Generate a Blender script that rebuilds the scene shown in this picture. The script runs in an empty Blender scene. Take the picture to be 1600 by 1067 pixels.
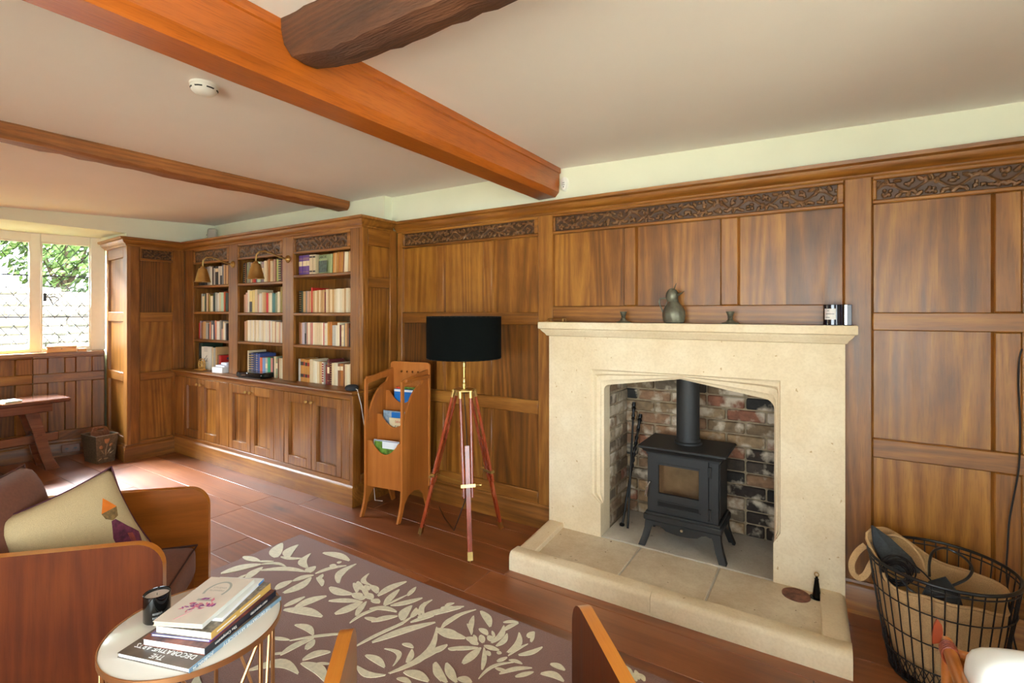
import bpy, bmesh, math, random
import numpy as np
from mathutils import Vector, Matrix
from mathutils.geometry import tessellate_polygon
rnd = random.Random(7)
PI = math.pi
scene = bpy.context.scene
COL = scene.collection

# ------------------------------------------------------------------ camera, sky, lights, exposure
YAW = math.radians(32.5)
CAMZ = 1.45
FPX = 776.0
cam_d = bpy.data.cameras.new('camera'); cam = bpy.data.objects.new('camera', cam_d); COL.objects.link(cam)
cam.location = (0, 0, CAMZ); cam.rotation_euler = (PI / 2, 0, YAW)
cam_d.sensor_width = 36; cam_d.lens = FPX / 1600 * 36; cam_d.shift_y = -46.0 / 1600
cam_d.clip_start = 0.02
scene.camera = cam
vs = scene.view_settings
vs.view_transform = 'Standard'; vs.look = 'None'; vs.gamma = 1; vs.use_curve_mapping = False
vs.exposure = 0.34
scene.cycles.use_denoising = True
scene.cycles.max_bounces = 8; scene.cycles.diffuse_bounces = 5; scene.cycles.glossy_bounces = 4
scene.cycles.transparent_max_bounces = 12
scene.cycles.caustics_reflective = False; scene.cycles.caustics_refractive = False
scene.cycles.sample_clamp_indirect = 6.0

world = bpy.data.worlds.new('overcast_sky'); scene.world = world; world.use_nodes = True
bg = world.node_tree.nodes['Background']
bg.inputs[0].default_value = (0.84, 0.93, 1.0, 1); bg.inputs[1].default_value = 12.5

def area(name, loc, rot, sx, sy, power, color, portal=False, spread=None):
    l = bpy.data.lights.new(name, 'AREA'); l.shape = 'RECTANGLE'; l.size = sx; l.size_y = sy
    l.energy = power; l.color = color
    if portal: l.cycles.is_portal = True
    if spread: l.spread = spread
    o = bpy.data.objects.new(name, l); COL.objects.link(o); o.location = loc; o.rotation_euler = rot
    return o
# portals: they only tell the renderer where the sky gets in
area('portal_bay', (-6.86, 1.0, 1.6), (0, -PI / 2, 0), 1.3, 2.2, 1, (1, 1, 1), portal=True)
area('portal_garden_doors', (-.3, -2.35, 1.2), (PI / 2, 0, 0), 3.6, 2.1, 1, (1, 1, 1), portal=True)
area('portal_east', (1.62, 0.2, 1.4), (0, PI / 2, 0), 1.4, 2.4, 1, (1, 1, 1), portal=True)
area('added_bay_light', (-8.25, .9, 3.25), (0, -math.radians(54), 0), .9, 3.4, 5400, (.78, .89, 1))  # added area lamp, out of sight above the bay, standing in for bright sky
sun_d = bpy.data.lights.new('sun', 'SUN'); sun_d.energy = 40; sun_d.angle = math.radians(3); sun_d.color = (1, 0.95, 0.86)
sun = bpy.data.objects.new('sun', sun_d); COL.objects.link(sun); sun.rotation_euler = (math.radians(36), 0, math.radians(62))

# ------------------------------------------------------------------ helpers
def T(v): return Vector(v)
def ray(u, v):   # direction of the sight line through a photograph pixel, used to read places off the photograph
    s = (u - 800) / FPX; t = (v - 487.5) / FPX
    return Vector((-math.sin(YAW) + s * math.cos(YAW), math.cos(YAW) + s * math.sin(YAW), -t))
def fl(u, v, z=0.0):
    r = ray(u, v); k = (z - CAMZ) / r.z
    return Vector((r.x * k, r.y * k, z))
def aty(u, v, y):
    r = ray(u, v); k = y / r.y
    return Vector((r.x * k, y, CAMZ + r.z * k))
def atx(u, v, x):
    r = ray(u, v); k = x / r.x
    return Vector((x, r.y * k, CAMZ + r.z * k))
def lin(c):
    c /= 255.0
    return c / 12.92 if c <= 0.04045 else ((c + 0.055) / 1.055) ** 2.4
def rgb(*c): return (lin(c[0]), lin(c[1]), lin(c[2]), 1.0)

def obj(name, me, parent=None, mats=None, kind=None):
    if isinstance(me, MB): me = me.mesh(name)
    o = bpy.data.objects.new(name, me); COL.objects.link(o)
    if mats is not None:
        if not isinstance(mats, (list, tuple)): mats = [mats]
        if len(me.materials) == 0:
            for m in mats: me.materials.append(m)
    if parent is not None: o.parent = parent
    if kind: o['kind'] = kind
    return o
def tag(o, label, cat, group=None):
    o['label'] = label; o['category'] = cat
    if group: o['group'] = group
    return o
def thing(name, label, cat, loc=(0, 0, 0), rotz=0, group=None):
    o = bpy.data.objects.new(name, None); COL.objects.link(o); o.empty_display_size = 0.1
    o.location = loc; o.rotation_euler = (0, 0, rotz)
    return tag(o, label, cat, group)
def struct(name, me, mats=None):
    o = obj(name, me, None, mats); o['kind'] = 'structure'; return o
def copy_tree(o, parent=None):
    c = o.copy(); COL.objects.link(c)
    if parent is not None: c.parent = parent
    for ch in list(o.children): copy_tree(ch, c)
    return c

class MB:
    def __init__(s): s.v = []; s.f = []; s.m = []; s.M = Matrix.Identity(4)
    def add(s, vs_, fs, mi=0):
        b = len(s.v)
        for p in vs_: s.v.append(tuple(s.M @ Vector(p)))
        for f in fs: s.f.append(tuple(b + i for i in f)); s.m.append(mi)
        return s
    def box(s, x0, x1, y0, y1, z0, z1, c=0.0, mi=0):
        if x1 < x0: x0, x1 = x1, x0
        if y1 < y0: y0, y1 = y1, y0
        if z1 < z0: z0, z1 = z1, z0
        c = min(c, (x1 - x0) * .45, (y1 - y0) * .45, (z1 - z0) * .45)
        if c <= 0:
            P = [(x0, y0, z0), (x1, y0, z0), (x1, y1, z0), (x0, y1, z0), (x0, y0, z1), (x1, y0, z1), (x1, y1, z1), (x0, y1, z1)]
            return s.add(P, [(3, 2, 1, 0), (4, 5, 6, 7), (0, 1, 5, 4), (1, 2, 6, 5), (2, 3, 7, 6), (3, 0, 4, 7)], mi)
        P = []
        for sx, X in ((0, x0), (1, x1)):
            for sy, Y in ((0, y0), (1, y1)):
                for sz, Z in ((0, z0), (1, z1)):
                    ix = X + c * (1 - 2 * sx); iy = Y + c * (1 - 2 * sy); iz = Z + c * (1 - 2 * sz)
                    P += [(X, iy, iz), (ix, Y, iz), (ix, iy, Z)]
        def k(a, b, d, t): return (a * 4 + b * 2 + d) * 3 + t
        F = []
        F.append((k(0,0,0,0), k(0,0,1,0), k(0,1,1,0), k(0,1,0,0)))
        F.append((k(1,0,0,0), k(1,1,0,0), k(1,1,1,0), k(1,0,1,0)))
        F.append((k(0,0,0,1), k(1,0,0,1), k(1,0,1,1), k(0,0,1,1)))
        F.append((k(0,1,0,1), k(0,1,1,1), k(1,1,1,1), k(1,1,0,1)))
        F.append((k(0,0,0,2), k(0,1,0,2), k(1,1,0,2), k(1,0,0,2)))
        F.append((k(0,0,1,2), k(1,0,1,2), k(1,1,1,2), k(0,1,1,2)))
        for a in (0, 1):
            for b in (0, 1):
                F.append((k(a,b,0,0), k(a,b,0,1), k(a,b,1,1), k(a,b,1,0)) if a == b else (k(a,b,0,1), k(a,b,0,0), k(a,b,1,0), k(a,b,1,1)))
                F.append((k(a,0,b,0), k(a,1,b,0), k(a,1,b,2), k(a,0,b,2)) if a == b else (k(a,1,b,0), k(a,0,b,0), k(a,0,b,2), k(a,1,b,2)))
                F.append((k(0,a,b,1), k(0,a,b,2), k(1,a,b,2), k(1,a,b,1)) if a == b else (k(0,a,b,2), k(0,a,b,1), k(1,a,b,1), k(1,a,b,2)))
        for a in (0, 1):
            for b in (0, 1):
                for d in (0, 1):
                    t = (k(a,b,d,0), k(a,b,d,1), k(a,b,d,2))
                    F.append(t if (a + b + d) % 2 == 1 else t[::-1])
        return s.add(P, F, mi)
    def tube(s, pts, r, n=8, mi=0, closed=False, cap=True):
        pts = [Vector(p) for p in pts]; N = len(pts)
        rs = r if isinstance(r, (list, tuple)) else [r] * N
        V = []; up = None
        for i, p in enumerate(pts):
            if closed: d = pts[(i + 1) % N] - pts[i - 1]
            else: d = pts[min(i + 1, N - 1)] - pts[max(i - 1, 0)]
            d.normalize()
            if up is None:
                up = Vector((0, 0, 1)) if abs(d.z) < .9 else Vector((1, 0, 0))
            a = d.cross(up)
            if a.length < 1e-6: a = d.orthogonal()
            a.normalize(); b = a.cross(d); up = b
            for j in range(n):
                t = 2 * PI * j / n
                V.append(p + (a * math.cos(t) + b * math.sin(t)) * rs[i])
        F = []
        for i in range(N if closed else N - 1):
            for j in range(n):
                F.append((i * n + j, i * n + (j + 1) % n, ((i + 1) % N) * n + (j + 1) % n, ((i + 1) % N) * n + j))
        if cap and not closed:
            F.append(tuple(range(n))[::-1]); F.append(tuple((N - 1) * n + j for j in range(n)))
        return s.add(V, F, mi)
    def lathe(s, prof, n=24, c=(0, 0, 0), mi=0, sx=1, sy=1):
        V = []; F = []; N = len(prof)
        for r, z in prof:
            for j in range(n):
                t = 2 * PI * j / n
                V.append((c[0] + r * sx * math.cos(t), c[1] + r * sy * math.sin(t), c[2] + z))
        for i in range(N - 1):
            for j in range(n):
                F.append((i * n + j, i * n + (j + 1) % n, (i + 1) * n + (j + 1) % n, (i + 1) * n + j))
        F.append(tuple(range(n))[::-1]); F.append(tuple((N - 1) * n + j for j in range(n)))
        return s.add(V, F, mi)
    def poly(s, outline, y0, y1, holes=(), mi=0):
        """outline and holes in the xz plane, extruded along y"""
        loops = [list(outline)] + [list(h) for h in holes]
        tris = tessellate_polygon([[Vector((a, b, 0)) for a, b in L] for L in loops])
        flat = [p for L in loops for p in L]; n = len(flat)
        V = [(a, y0, b) for a, b in flat] + [(a, y1, b) for a, b in flat]
        F = []
        for t in tris:
            a, b, c = t
            ar = (flat[b][0]-flat[a][0])*(flat[c][1]-flat[a][1])-(flat[b][1]-flat[a][1])*(flat[c][0]-flat[a][0])
            if abs(ar) < 1e-12: continue
            if ar < 0: a, b, c = a, c, b
            F.append((a, b, c)); F.append((a + n, c + n, b + n))
        k = 0
        for L in loops:
            m = len(L)
            for i in range(m): F.append((k + i, k + (i + 1) % m, k + (i + 1) % m + n, k + i + n))
            k += m
        return s.add(V, F, mi)
    def sweep(s, path, prof, mi=0, closed=False, side=1):
        """moulding: profile (out, z) swept along a horizontal xy path with mitres; side gives which side is out"""
        P = [Vector((p[0], p[1])) for p in path]; N = len(P); V = []; F = []; m = len(prof)
        for i in range(N):
            def nrm(a, b):
                d = (b - a).normalized(); return Vector((d.y, -d.x)) * side
            if closed or 0 < i < N - 1:
                n1 = nrm(P[i - 1], P[i]); n2 = nrm(P[i], P[(i + 1) % N]); nn = (n1 + n2); nn = nn / max(nn.dot(n1), .2) if nn.length > 1e-6 else n1
            else: nn = nrm(P[0], P[1]) if i == 0 else nrm(P[N - 2], P[N - 1])
            for d, z in prof: V.append((P[i].x + nn.x * d, P[i].y + nn.y * d, z))
        for i in range(N if closed else N - 1):
            for j in range(m):
                F.append((i * m + j, i * m + (j + 1) % m, ((i + 1) % N) * m + (j + 1) % m, ((i + 1) % N) * m + j))
        if not closed: F.append(tuple(range(m))); F.append(tuple((N - 1) * m + j for j in range(m))[::-1])
        return s.add(V, F, mi)
    def mesh(s, name, smooth=38):
        me = bpy.data.meshes.new(name); me.from_pydata(s.v, [], s.f); me.update()
        if any(s.m): me.polygons.foreach_set('material_index', s.m)
        bm = bmesh.new(); bm.from_mesh(me); bmesh.ops.recalc_face_normals(bm, faces=bm.faces); bm.to_mesh(me); bm.free()
        if smooth:
            me.polygons.foreach_set('use_smooth', [True] * len(me.polygons)); me.set_sharp_from_angle(angle=math.radians(smooth))
        return me
def smooth_path(pts, k=5):
    P = [Vector(p) for p in pts]; out = []
    for i in range(len(P) - 1):
        a, b, c, d = P[max(i - 1, 0)], P[i], P[i + 1], P[min(i + 2, len(P) - 1)]
        for j in range(k):
            t = j / k; out.append(.5 * ((2 * b) + (c - a) * t + (2 * a - 5 * b + 4 * c - d) * t * t + (3 * b - a - 3 * c + d) * t ** 3))
    return out + [P[-1]]
def bxm(name, x0, x1, y0, y1, z0, z1, c, mat, parent=None):
    return obj(name, MB().box(x0, x1, y0, y1, z0, z1, c), parent, mat)
def arc(cx, cz, r, a0, a1, n=8): return [(cx + r * math.cos(math.radians(a0 + (a1 - a0) * i / n)), cz + r * math.sin(math.radians(a0 + (a1 - a0) * i / n))) for i in range(n + 1)]
def subsurf(o, lv=2):
    m = o.modifiers.new('Subdivision', 'SUBSURF'); m.levels = lv; m.render_levels = lv; return o

# ------------------------------------------------------------------ materials
def newmat(name):
    m = bpy.data.materials.new(name); m.use_nodes = True
    return m, m.node_tree, m.node_tree.nodes['Principled BSDF']
def nd(nt, typ, **kw):
    n = nt.nodes.new(typ)
    for k, v in kw.items():
        if k.startswith('i_'): n.inputs[k[2:].replace('_', ' ')].default_value = v
        else: setattr(n, k, v)
    return n
def ramp(nt, fac, stops):
    r = nt.nodes.new('ShaderNodeValToRGB'); e = r.color_ramp.elements
    while len(e) < len(stops): e.new(0.5)
    for el, (p, c) in zip(e, stops): el.position = p; el.color = c
    nt.links.new(fac, r.inputs[0]); return r
def mixc(nt, fac, a, b, mode='MIX'):
    m = nt.nodes.new('ShaderNodeMix'); m.data_type = 'RGBA'; m.blend_type = mode
    for s_, i in ((fac, 0), (a, 6), (b, 7)):
        if isinstance(s_, (int, float)): m.inputs[i].default_value = s_
        elif isinstance(s_, tuple): m.inputs[i].default_value = s_
        else: nt.links.new(s_, m.inputs[i])
    return m.outputs[2]
def mathn(nt, op, a, b=0.0):
    m = nt.nodes.new('ShaderNodeMath'); m.operation = op
    for s_, i in ((a, 0), (b, 1)):
        if isinstance(s_, (int, float)): m.inputs[i].default_value = s_
        else: nt.links.new(s_, m.inputs[i])
    return m.outputs[0]
def rand_coords(nt, scale):
    tc = nt.nodes.new('ShaderNodeTexCoord'); oi = nt.nodes.new('ShaderNodeObjectInfo')
    ml = nd(nt, 'ShaderNodeVectorMath', operation='SCALE'); cb = nt.nodes.new('ShaderNodeCombineXYZ')
    nt.links.new(oi.outputs['Random'], cb.inputs[0]); nt.links.new(mathn(nt, 'MULTIPLY', oi.outputs['Random'], 7.3), cb.inputs[1])
    nt.links.new(mathn(nt, 'MULTIPLY', oi.outputs['Random'], 3.1), cb.inputs[2])
    nt.links.new(cb.outputs[0], ml.inputs[0]); ml.inputs[3].default_value = 9.0
    ad = nd(nt, 'ShaderNodeVectorMath', operation='ADD'); nt.links.new(tc.outputs['Object'], ad.inputs[0]); nt.links.new(ml.outputs[0], ad.inputs[1])
    mp = nt.nodes.new('ShaderNodeMapping'); mp.inputs['Scale'].default_value = scale
    nt.links.new(ad.outputs[0], mp.inputs[0]); return mp.outputs[0], oi.outputs['Random'], tc
def wood(name, dark, mid, light, axis='z', fig=1.0, rough=0.42, bump=0.12, vary=0.35, knots=0.0, coat=0.0, pore=1.0, figure=.16):
    m, nt, b = newmat(name)
    sc = [1, 1, 1]; ax = {'x': 0, 'y': 1, 'z': 2}[axis]; sc[ax] = 0.055
    co, rndv, tc = rand_coords(nt, tuple(sc))
    # broad cathedral figure: rings of a slowly warped field
    nf = nd(nt, 'ShaderNodeTexNoise'); nf.inputs['Scale'].default_value = 3.2 * fig; nf.inputs['Detail'].default_value = 1.5; nf.inputs['Roughness'].default_value = .4
    nt.links.new(co, nf.inputs[0])
    rings = mathn(nt, 'FRACT', mathn(nt, 'MULTIPLY', nf.outputs['Fac'], 22.0))
    rings = mathn(nt, 'ABSOLUTE', mathn(nt, 'SUBTRACT', rings, .5))
    n1 = nd(nt, 'ShaderNodeTexNoise'); n1.inputs['Scale'].default_value = 26 * fig; n1.inputs['Detail'].default_value = 6; n1.inputs['Roughness'].default_value = .62; n1.inputs['Distortion'].default_value = .3
    nt.links.new(co, n1.inputs[0])
    n2 = nd(nt, 'ShaderNodeTexNoise'); n2.inputs['Scale'].default_value = 210; n2.inputs['Detail'].default_value = 3; nt.links.new(co, n2.inputs[0])
    n3 = nd(nt, 'ShaderNodeTexNoise'); n3.inputs['Scale'].default_value = 3.0; n3.inputs['Detail'].default_value = 3
    wc, _, _ = rand_coords(nt, (1, 1, 1)); nt.links.new(wc, n3.inputs[0])
    f = mathn(nt, 'ADD', mathn(nt, 'MULTIPLY', mathn(nt, 'SUBTRACT', rings, .25), figure * 2), mathn(nt, 'ADD', mathn(nt, 'MULTIPLY', mathn(nt, 'SUBTRACT', n1.outputs['Fac'], .5), .62), .5))
    f = mathn(nt, 'ADD', f, mathn(nt, 'MULTIPLY', mathn(nt, 'SUBTRACT', rndv, .5), vary))
    f = mathn(nt, 'ADD', f, mathn(nt, 'MULTIPLY', mathn(nt, 'SUBTRACT', n3.outputs['Fac'], .5), .45))
    r = ramp(nt, f, [(.15, dark), (.5, mid), (.85, light)])
    p = ramp(nt, n2.outputs['Fac'], [(.36, (.6, .54, .48, 1)), (.5, (1, 1, 1, 1))])
    c = mixc(nt, .45 * pore, r.outputs[0], p.outputs[0], 'MULTIPLY')
    if knots:
        vo = nd(nt, 'ShaderNodeTexVoronoi'); vo.inputs['Scale'].default_value = 2.1
        cc, _, _ = rand_coords(nt, tuple([1.5 if i != ax else .6 for i in range(3)])); nt.links.new(cc, vo.inputs[0])
        nk = nd(nt, 'ShaderNodeTexNoise'); nk.inputs['Scale'].default_value = 16; nk.inputs['Detail'].default_value = 4; nt.links.new(cc, nk.inputs[0])
        k = mathn(nt, 'ADD', vo.outputs['Distance'], mathn(nt, 'MULTIPLY', mathn(nt, 'SUBTRACT', nk.outputs['Fac'], .5), .35))
        kr = ramp(nt, k, [(.03, (.22, .15, .11, 1)), (.13, (.72, .66, .60, 1)), (.24, (1, 1, 1, 1))])
        c = mixc(nt, knots, c, kr.outputs[0], 'MULTIPLY')
    nt.links.new(c, b.inputs['Base Color'])
    rr = nd(nt, 'ShaderNodeMapRange'); rr.inputs['To Min'].default_value = rough - .08; rr.inputs['To Max'].default_value = rough + .12
    nt.links.new(n1.outputs['Fac'], rr.inputs[0]); nt.links.new(rr.outputs[0], b.inputs['Roughness'])
    if coat: b.inputs['Coat Weight'].default_value = coat; b.inputs['Coat Roughness'].default_value = .18
    bp = nt.nodes.new('ShaderNodeBump'); bp.inputs['Strength'].default_value = bump; bp.inputs['Distance'].default_value = .004
    nt.links.new(mathn(nt, 'ADD', n2.outputs['Fac'], n1.outputs['Fac']), bp.inputs['Height']); nt.links.new(bp.outputs[0], b.inputs['Normal'])
    return m
def plain(name, col, rough=.5, metal=0.0, noise=0.0, nscale=20, bump=0.0, spec=.5, coat=0.0, sheen=0.0, trans=0.0):
    m, nt, b = newmat(name)
    b.inputs['Base Color'].default_value = col; b.inputs['Roughness'].default_value = rough; b.inputs['Metallic'].default_value = metal
    b.inputs['Specular IOR Level'].default_value = spec; b.inputs['Coat Weight'].default_value = coat
    if sheen: b.inputs['Sheen Weight'].default_value = sheen
    tc = nt.nodes.new('ShaderNodeTexCoord')
    n = nd(nt, 'ShaderNodeTexNoise'); n.inputs['Scale'].default_value = nscale; n.inputs['Detail'].default_value = 5; nt.links.new(tc.outputs['Object'], n.inputs[0])
    lo = tuple(max(0, c * (1 - noise)) for c in col[:3]) + (1,); hi = tuple(min(1, c * (1 + noise)) for c in col[:3]) + (1,)
    r = ramp(nt, n.outputs['Fac'], [(.3, lo), (.7, hi)]); nt.links.new(r.outputs[0], b.inputs['Base Color'])
    if bump:
        bp = nt.nodes.new('ShaderNodeBump'); bp.inputs['Strength'].default_value = bump; bp.inputs['Distance'].default_value = .005
        nt.links.new(n.outputs['Fac'], bp.inputs['Height']); nt.links.new(bp.outputs[0], b.inputs['Normal'])
    return m
def objcol(name, rough=.6, noise=.1, nscale=60, bump=0.0, dirt=None):
    """colour of the piece itself (object colour) with fine mottling"""
    m, nt, b = newmat(name); oi = nt.nodes.new('ShaderNodeObjectInfo'); tc = nt.nodes.new('ShaderNodeTexCoord')
    n = nd(nt, 'ShaderNodeTexNoise'); n.inputs['Scale'].default_value = nscale; n.inputs['Detail'].default_value = 5
    ad = nd(nt, 'ShaderNodeVectorMath', operation='ADD'); nt.links.new(tc.outputs['Object'], ad.inputs[0]); nt.links.new(oi.outputs['Location'], ad.inputs[1]); nt.links.new(ad.outputs[0], n.inputs[0])
    r = ramp(nt, n.outputs['Fac'], [(.3, (1 - noise,) * 3 + (1,)), (.7, (1, 1, 1, 1))])
    c = mixc(nt, 1.0, oi.outputs['Color'], r.outputs[0], 'MULTIPLY')
    if dirt:
        n2 = nd(nt, 'ShaderNodeTexNoise'); n2.inputs['Scale'].default_value = dirt[1]; n2.inputs['Detail'].default_value = 6; nt.links.new(ad.outputs[0], n2.inputs[0])
        rr = ramp(nt, n2.outputs['Fac'], [(.5, (0, 0, 0, 1)), (.62, (1, 1, 1, 1))]); c = mixc(nt, rr.outputs[0], c, dirt[0])
    nt.links.new(c, b.inputs['Base Color']); b.inputs['Roughness'].default_value = rough
    if bump:
        bp = nt.nodes.new('ShaderNodeBump'); bp.inputs['Strength'].default_value = bump; bp.inputs['Distance'].default_value = .01
        nt.links.new(n.outputs['Fac'], bp.inputs['Height']); nt.links.new(bp.outputs[0], b.inputs['Normal'])
    return m

OAK = {}
for ax in 'xyz':
    OAK[ax] = wood('oak_panelling_' + ax, rgb(76, 42, 10), rgb(130, 80, 26), rgb(172, 118, 50), ax, fig=1.0, rough=.38, vary=.14, bump=.10)
OAKP = wood('oak_panel_board', rgb(68, 38, 8), rgb(120, 72, 20), rgb(166, 112, 42), 'z', fig=.9, rough=.36, vary=.36, bump=.10, knots=.35, figure=.24)
OAKD = wood('carved_dark_oak', rgb(78, 48, 20), rgb(118, 76, 36), rgb(150, 104, 58), 'x', rough=.45, vary=.1)
def _hollow_shade(m):
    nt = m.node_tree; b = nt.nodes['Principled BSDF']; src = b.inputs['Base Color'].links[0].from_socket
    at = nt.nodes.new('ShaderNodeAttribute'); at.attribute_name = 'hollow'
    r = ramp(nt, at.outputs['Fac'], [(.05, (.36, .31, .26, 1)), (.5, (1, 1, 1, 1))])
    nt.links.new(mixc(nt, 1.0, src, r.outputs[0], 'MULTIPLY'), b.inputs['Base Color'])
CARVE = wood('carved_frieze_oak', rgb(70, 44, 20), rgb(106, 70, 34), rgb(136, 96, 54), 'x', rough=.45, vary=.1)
_hollow_shade(CARVE)   # crevice shade painted into the oak colour, darker where the carving is low
FLOOR = wood('floor_oak', rgb(84, 44, 20), rgb(128, 70, 34), rgb(162, 100, 58), 'x', fig=.7, rough=.40, vary=.26, knots=.85, bump=.06, pore=.5, figure=.15, coat=.7)
FLOOR.node_tree.nodes['Principled BSDF'].inputs['Coat Roughness'].default_value = .40
BEAM_O = wood('orange_beam', rgb(124, 60, 12), rgb(162, 84, 22), rgb(184, 106, 38), 'y', fig=.5, rough=.32, vary=.1, knots=.4, figure=.1, coat=.25)
BEAM_D = wood('dark_beam', rgb(36, 21, 13), rgb(76, 44, 26), rgb(118, 74, 46), 'x', fig=1.2, rough=.6, vary=.1, knots=.5, bump=.9)
BEAM_R = wood('rough_beam', rgb(84, 48, 18), rgb(144, 86, 36), rgb(180, 118, 58), 'y', fig=1.2, rough=.6, vary=.1, bump=.9)
PINE = wood('orange_plywood', rgb(144, 80, 26), rgb(170, 100, 38), rgb(190, 122, 56), 'z', fig=.8, rough=.4, vary=.08, pore=.4, figure=.08)
MAHOG = wood('mahogany_leg', rgb(92, 30, 12), rgb(142, 56, 26), rgb(174, 80, 40), 'z', fig=1, rough=.25, vary=.1, coat=.5)
VEN_X = wood('walnut_veneer', rgb(92, 46, 8), rgb(130, 68, 16), rgb(156, 90, 30), 'y', fig=.8, rough=.3, vary=.1, coat=.3, pore=.5, figure=.08)
VEN_Z = wood('striped_veneer', rgb(44, 14, 2), rgb(82, 32, 5), rgb(112, 52, 12), 'z', fig=.8, rough=.5, vary=.1, pore=.5, figure=.08)
VEN_E = wood('veneer_edge', rgb(150, 84, 20), rgb(186, 112, 34), rgb(204, 132, 50), 'y', fig=.8, rough=.3, vary=.1, coat=.3, pore=.3, figure=.08)
BENCHW = wood('bench_wood', rgb(60, 30, 18), rgb(110, 62, 38), rgb(146, 92, 60), 'y', fig=1, rough=.22, vary=.1, coat=1.0)
VEN_Z.node_tree.nodes['Principled BSDF'].inputs['Specular IOR Level'].default_value = .18
PLASTER_W = plain('wall_paint', rgb(232, 233, 210), .85, noise=.03, nscale=3, bump=.03)
PLASTER_C = plain('ceiling_paint', rgb(240, 235, 231), .9, noise=.02, nscale=2, bump=.03)
PAINT = plain('window_paint', rgb(240, 236, 224), .5, noise=.02)
def stone_mat(name, base, stain, amount, dark):
    m, nt, b = newmat(name); tc = nt.nodes.new('ShaderNodeTexCoord')
    n = nd(nt, 'ShaderNodeTexNoise'); n.inputs['Scale'].default_value = 3.2; n.inputs['Detail'].default_value = 8; n.inputs['Roughness'].default_value = .65; nt.links.new(tc.outputs['Object'], n.inputs[0])
    n2 = nd(nt, 'ShaderNodeTexNoise'); n2.inputs['Scale'].default_value = 90; n2.inputs['Detail'].default_value = 4; nt.links.new(tc.outputs['Object'], n2.inputs[0])
    n3 = nd(nt, 'ShaderNodeTexNoise'); n3.inputs['Scale'].default_value = 34; n3.inputs['Detail'].default_value = 2; nt.links.new(tc.outputs['Object'], n3.inputs[0])
    r = ramp(nt, n.outputs['Fac'], [(.35, base), (.52, tuple((x + y) / 2 for x, y in zip(base, stain))), (.75, stain)])
    c = mixc(nt, amount, base, r.outputs[0])
    sp = ramp(nt, n2.outputs['Fac'], [(.4, (.90, .88, .85, 1)), (.55, (1, 1, 1, 1))]); c = mixc(nt, .5, c, sp.outputs[0], 'MULTIPLY')
    s3 = ramp(nt, n3.outputs['Fac'], [(.72, (0, 0, 0, 1)), (.76, (1, 1, 1, 1))]); c = mixc(nt, s3.outputs[0], c, dark)
    nt.links.new(c, b.inputs['Base Color']); b.inputs['Roughness'].default_value = .8; b.inputs['Specular IOR Level'].default_value = .3
    bp = nt.nodes.new('ShaderNodeBump'); bp.inputs['Strength'].default_value = .25; bp.inputs['Distance'].default_value = .004
    nt.links.new(mathn(nt, 'ADD', n2.outputs['Fac'], n.outputs['Fac']), bp.inputs['Height']); nt.links.new(bp.outputs[0], b.inputs['Normal'])
    return m
STONE = stone_mat('limestone', rgb(230, 214, 184), rgb(204, 176, 132), .6, rgb(190, 160, 120))
STONE2 = stone_mat('worn_hearth_stone', rgb(222, 208, 182), rgb(176, 146, 110), .8, rgb(120, 96, 76))
CEMENT = stone_mat('hearth_cement', rgb(204, 196, 182), rgb(150, 138, 122), .7, rgb(120, 110, 100))
MORTAR = plain('mortar', rgb(150, 132, 106), .95, noise=.25, nscale=30, bump=.5)
BRICK = objcol('brick_face', .9, .45, 26, bump=.7, dirt=(rgb(196, 180, 158), 9))
IRON = plain('stove_black', rgb(31, 31, 31), .55, noise=.15, nscale=200, bump=.08)
BLACKM = plain('wrought_iron', rgb(22, 20, 20), .4, metal=.3, noise=.2)
BRASS = plain('brass', rgb(196, 166, 104), .30, metal=1, noise=.12)
BRASS_D = plain('aged_brass', rgb(168, 138, 84), .36, metal=1, noise=.2)
CHROME = plain('polished_steel', rgb(200, 196, 190), .18, metal=1)
WHITEP = plain('white_plastic', rgb(232, 230, 224), .4, noise=.01)
BLACKP = plain('black_plastic', rgb(18, 18, 20), .35)
DARKT = plain('charcoal_cloth', rgb(44, 46, 48), .9, noise=.2, nscale=300)
# ------------------------------------------------------------------ room shell
def ceil_z(x, y):
    z = 2.405 - .055 * max(0, min(1, (x + 1.5) / 2.2)) if x > -1.5 else 2.405 + .012 * min(1, (-x - 1.5) / 4)
    if x < -3.6: z -= .055 * min(1, (-x - 3.6) / 2.1) * max(0, 2.94 - y)
    return z
# floor: planks are pieces of the floor
floor = struct('floor', MB().box(-7.0, 1.6, -2.4, 3.3, -.12, -.012), plain('floor_void', rgb(150, 110, 80), .9))
FY = [1.06 + .203 * i for i in range(-17, 9)] 
FY = [2.04 + .2475 * i for i in range(-18, 5)]
def clip_x(y0, y1):
    return (-6.62, 1.55)
for i in range(len(FY) - 1):
    x = -6.62 - rnd.random() * 1.6
    while x < 1.55:
        L = rnd.uniform(1.5, 2.4); a, b_ = max(x, -6.62), min(x + L, 1.55)
        if b_ - a > .05:
            o = bxm('plank', a + .0012, b_ - .0012, FY[i] + .0012, FY[i + 1] - .0012, -.012, 0, .0022, FLOOR, floor)
        x += L
# ceiling
mb = MB(); nx, ny = 30, 14
xs = [-7.0 + 8.7 * i / nx for i in range(nx + 1)]; ys = [-2.5 + 5.7 * j / ny for j in range(ny + 1)]
V = [(x, y, ceil_z(x, y)) for x in xs for y in ys] + [(x, y, 2.62) for x in xs for y in ys]
F = []
n1 = (nx + 1) * (ny + 1)
for i in range(nx):
    for j in range(ny):
        a = i * (ny + 1) + j; F.append((a, a + 1, a + ny + 2, a + ny + 1)); F.append(tuple(n1 + q for q in (a, a + ny + 1, a + ny + 2, a + 1)))
mb.add(V, F); struct('ceiling', mb, PLASTER_C)
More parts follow.
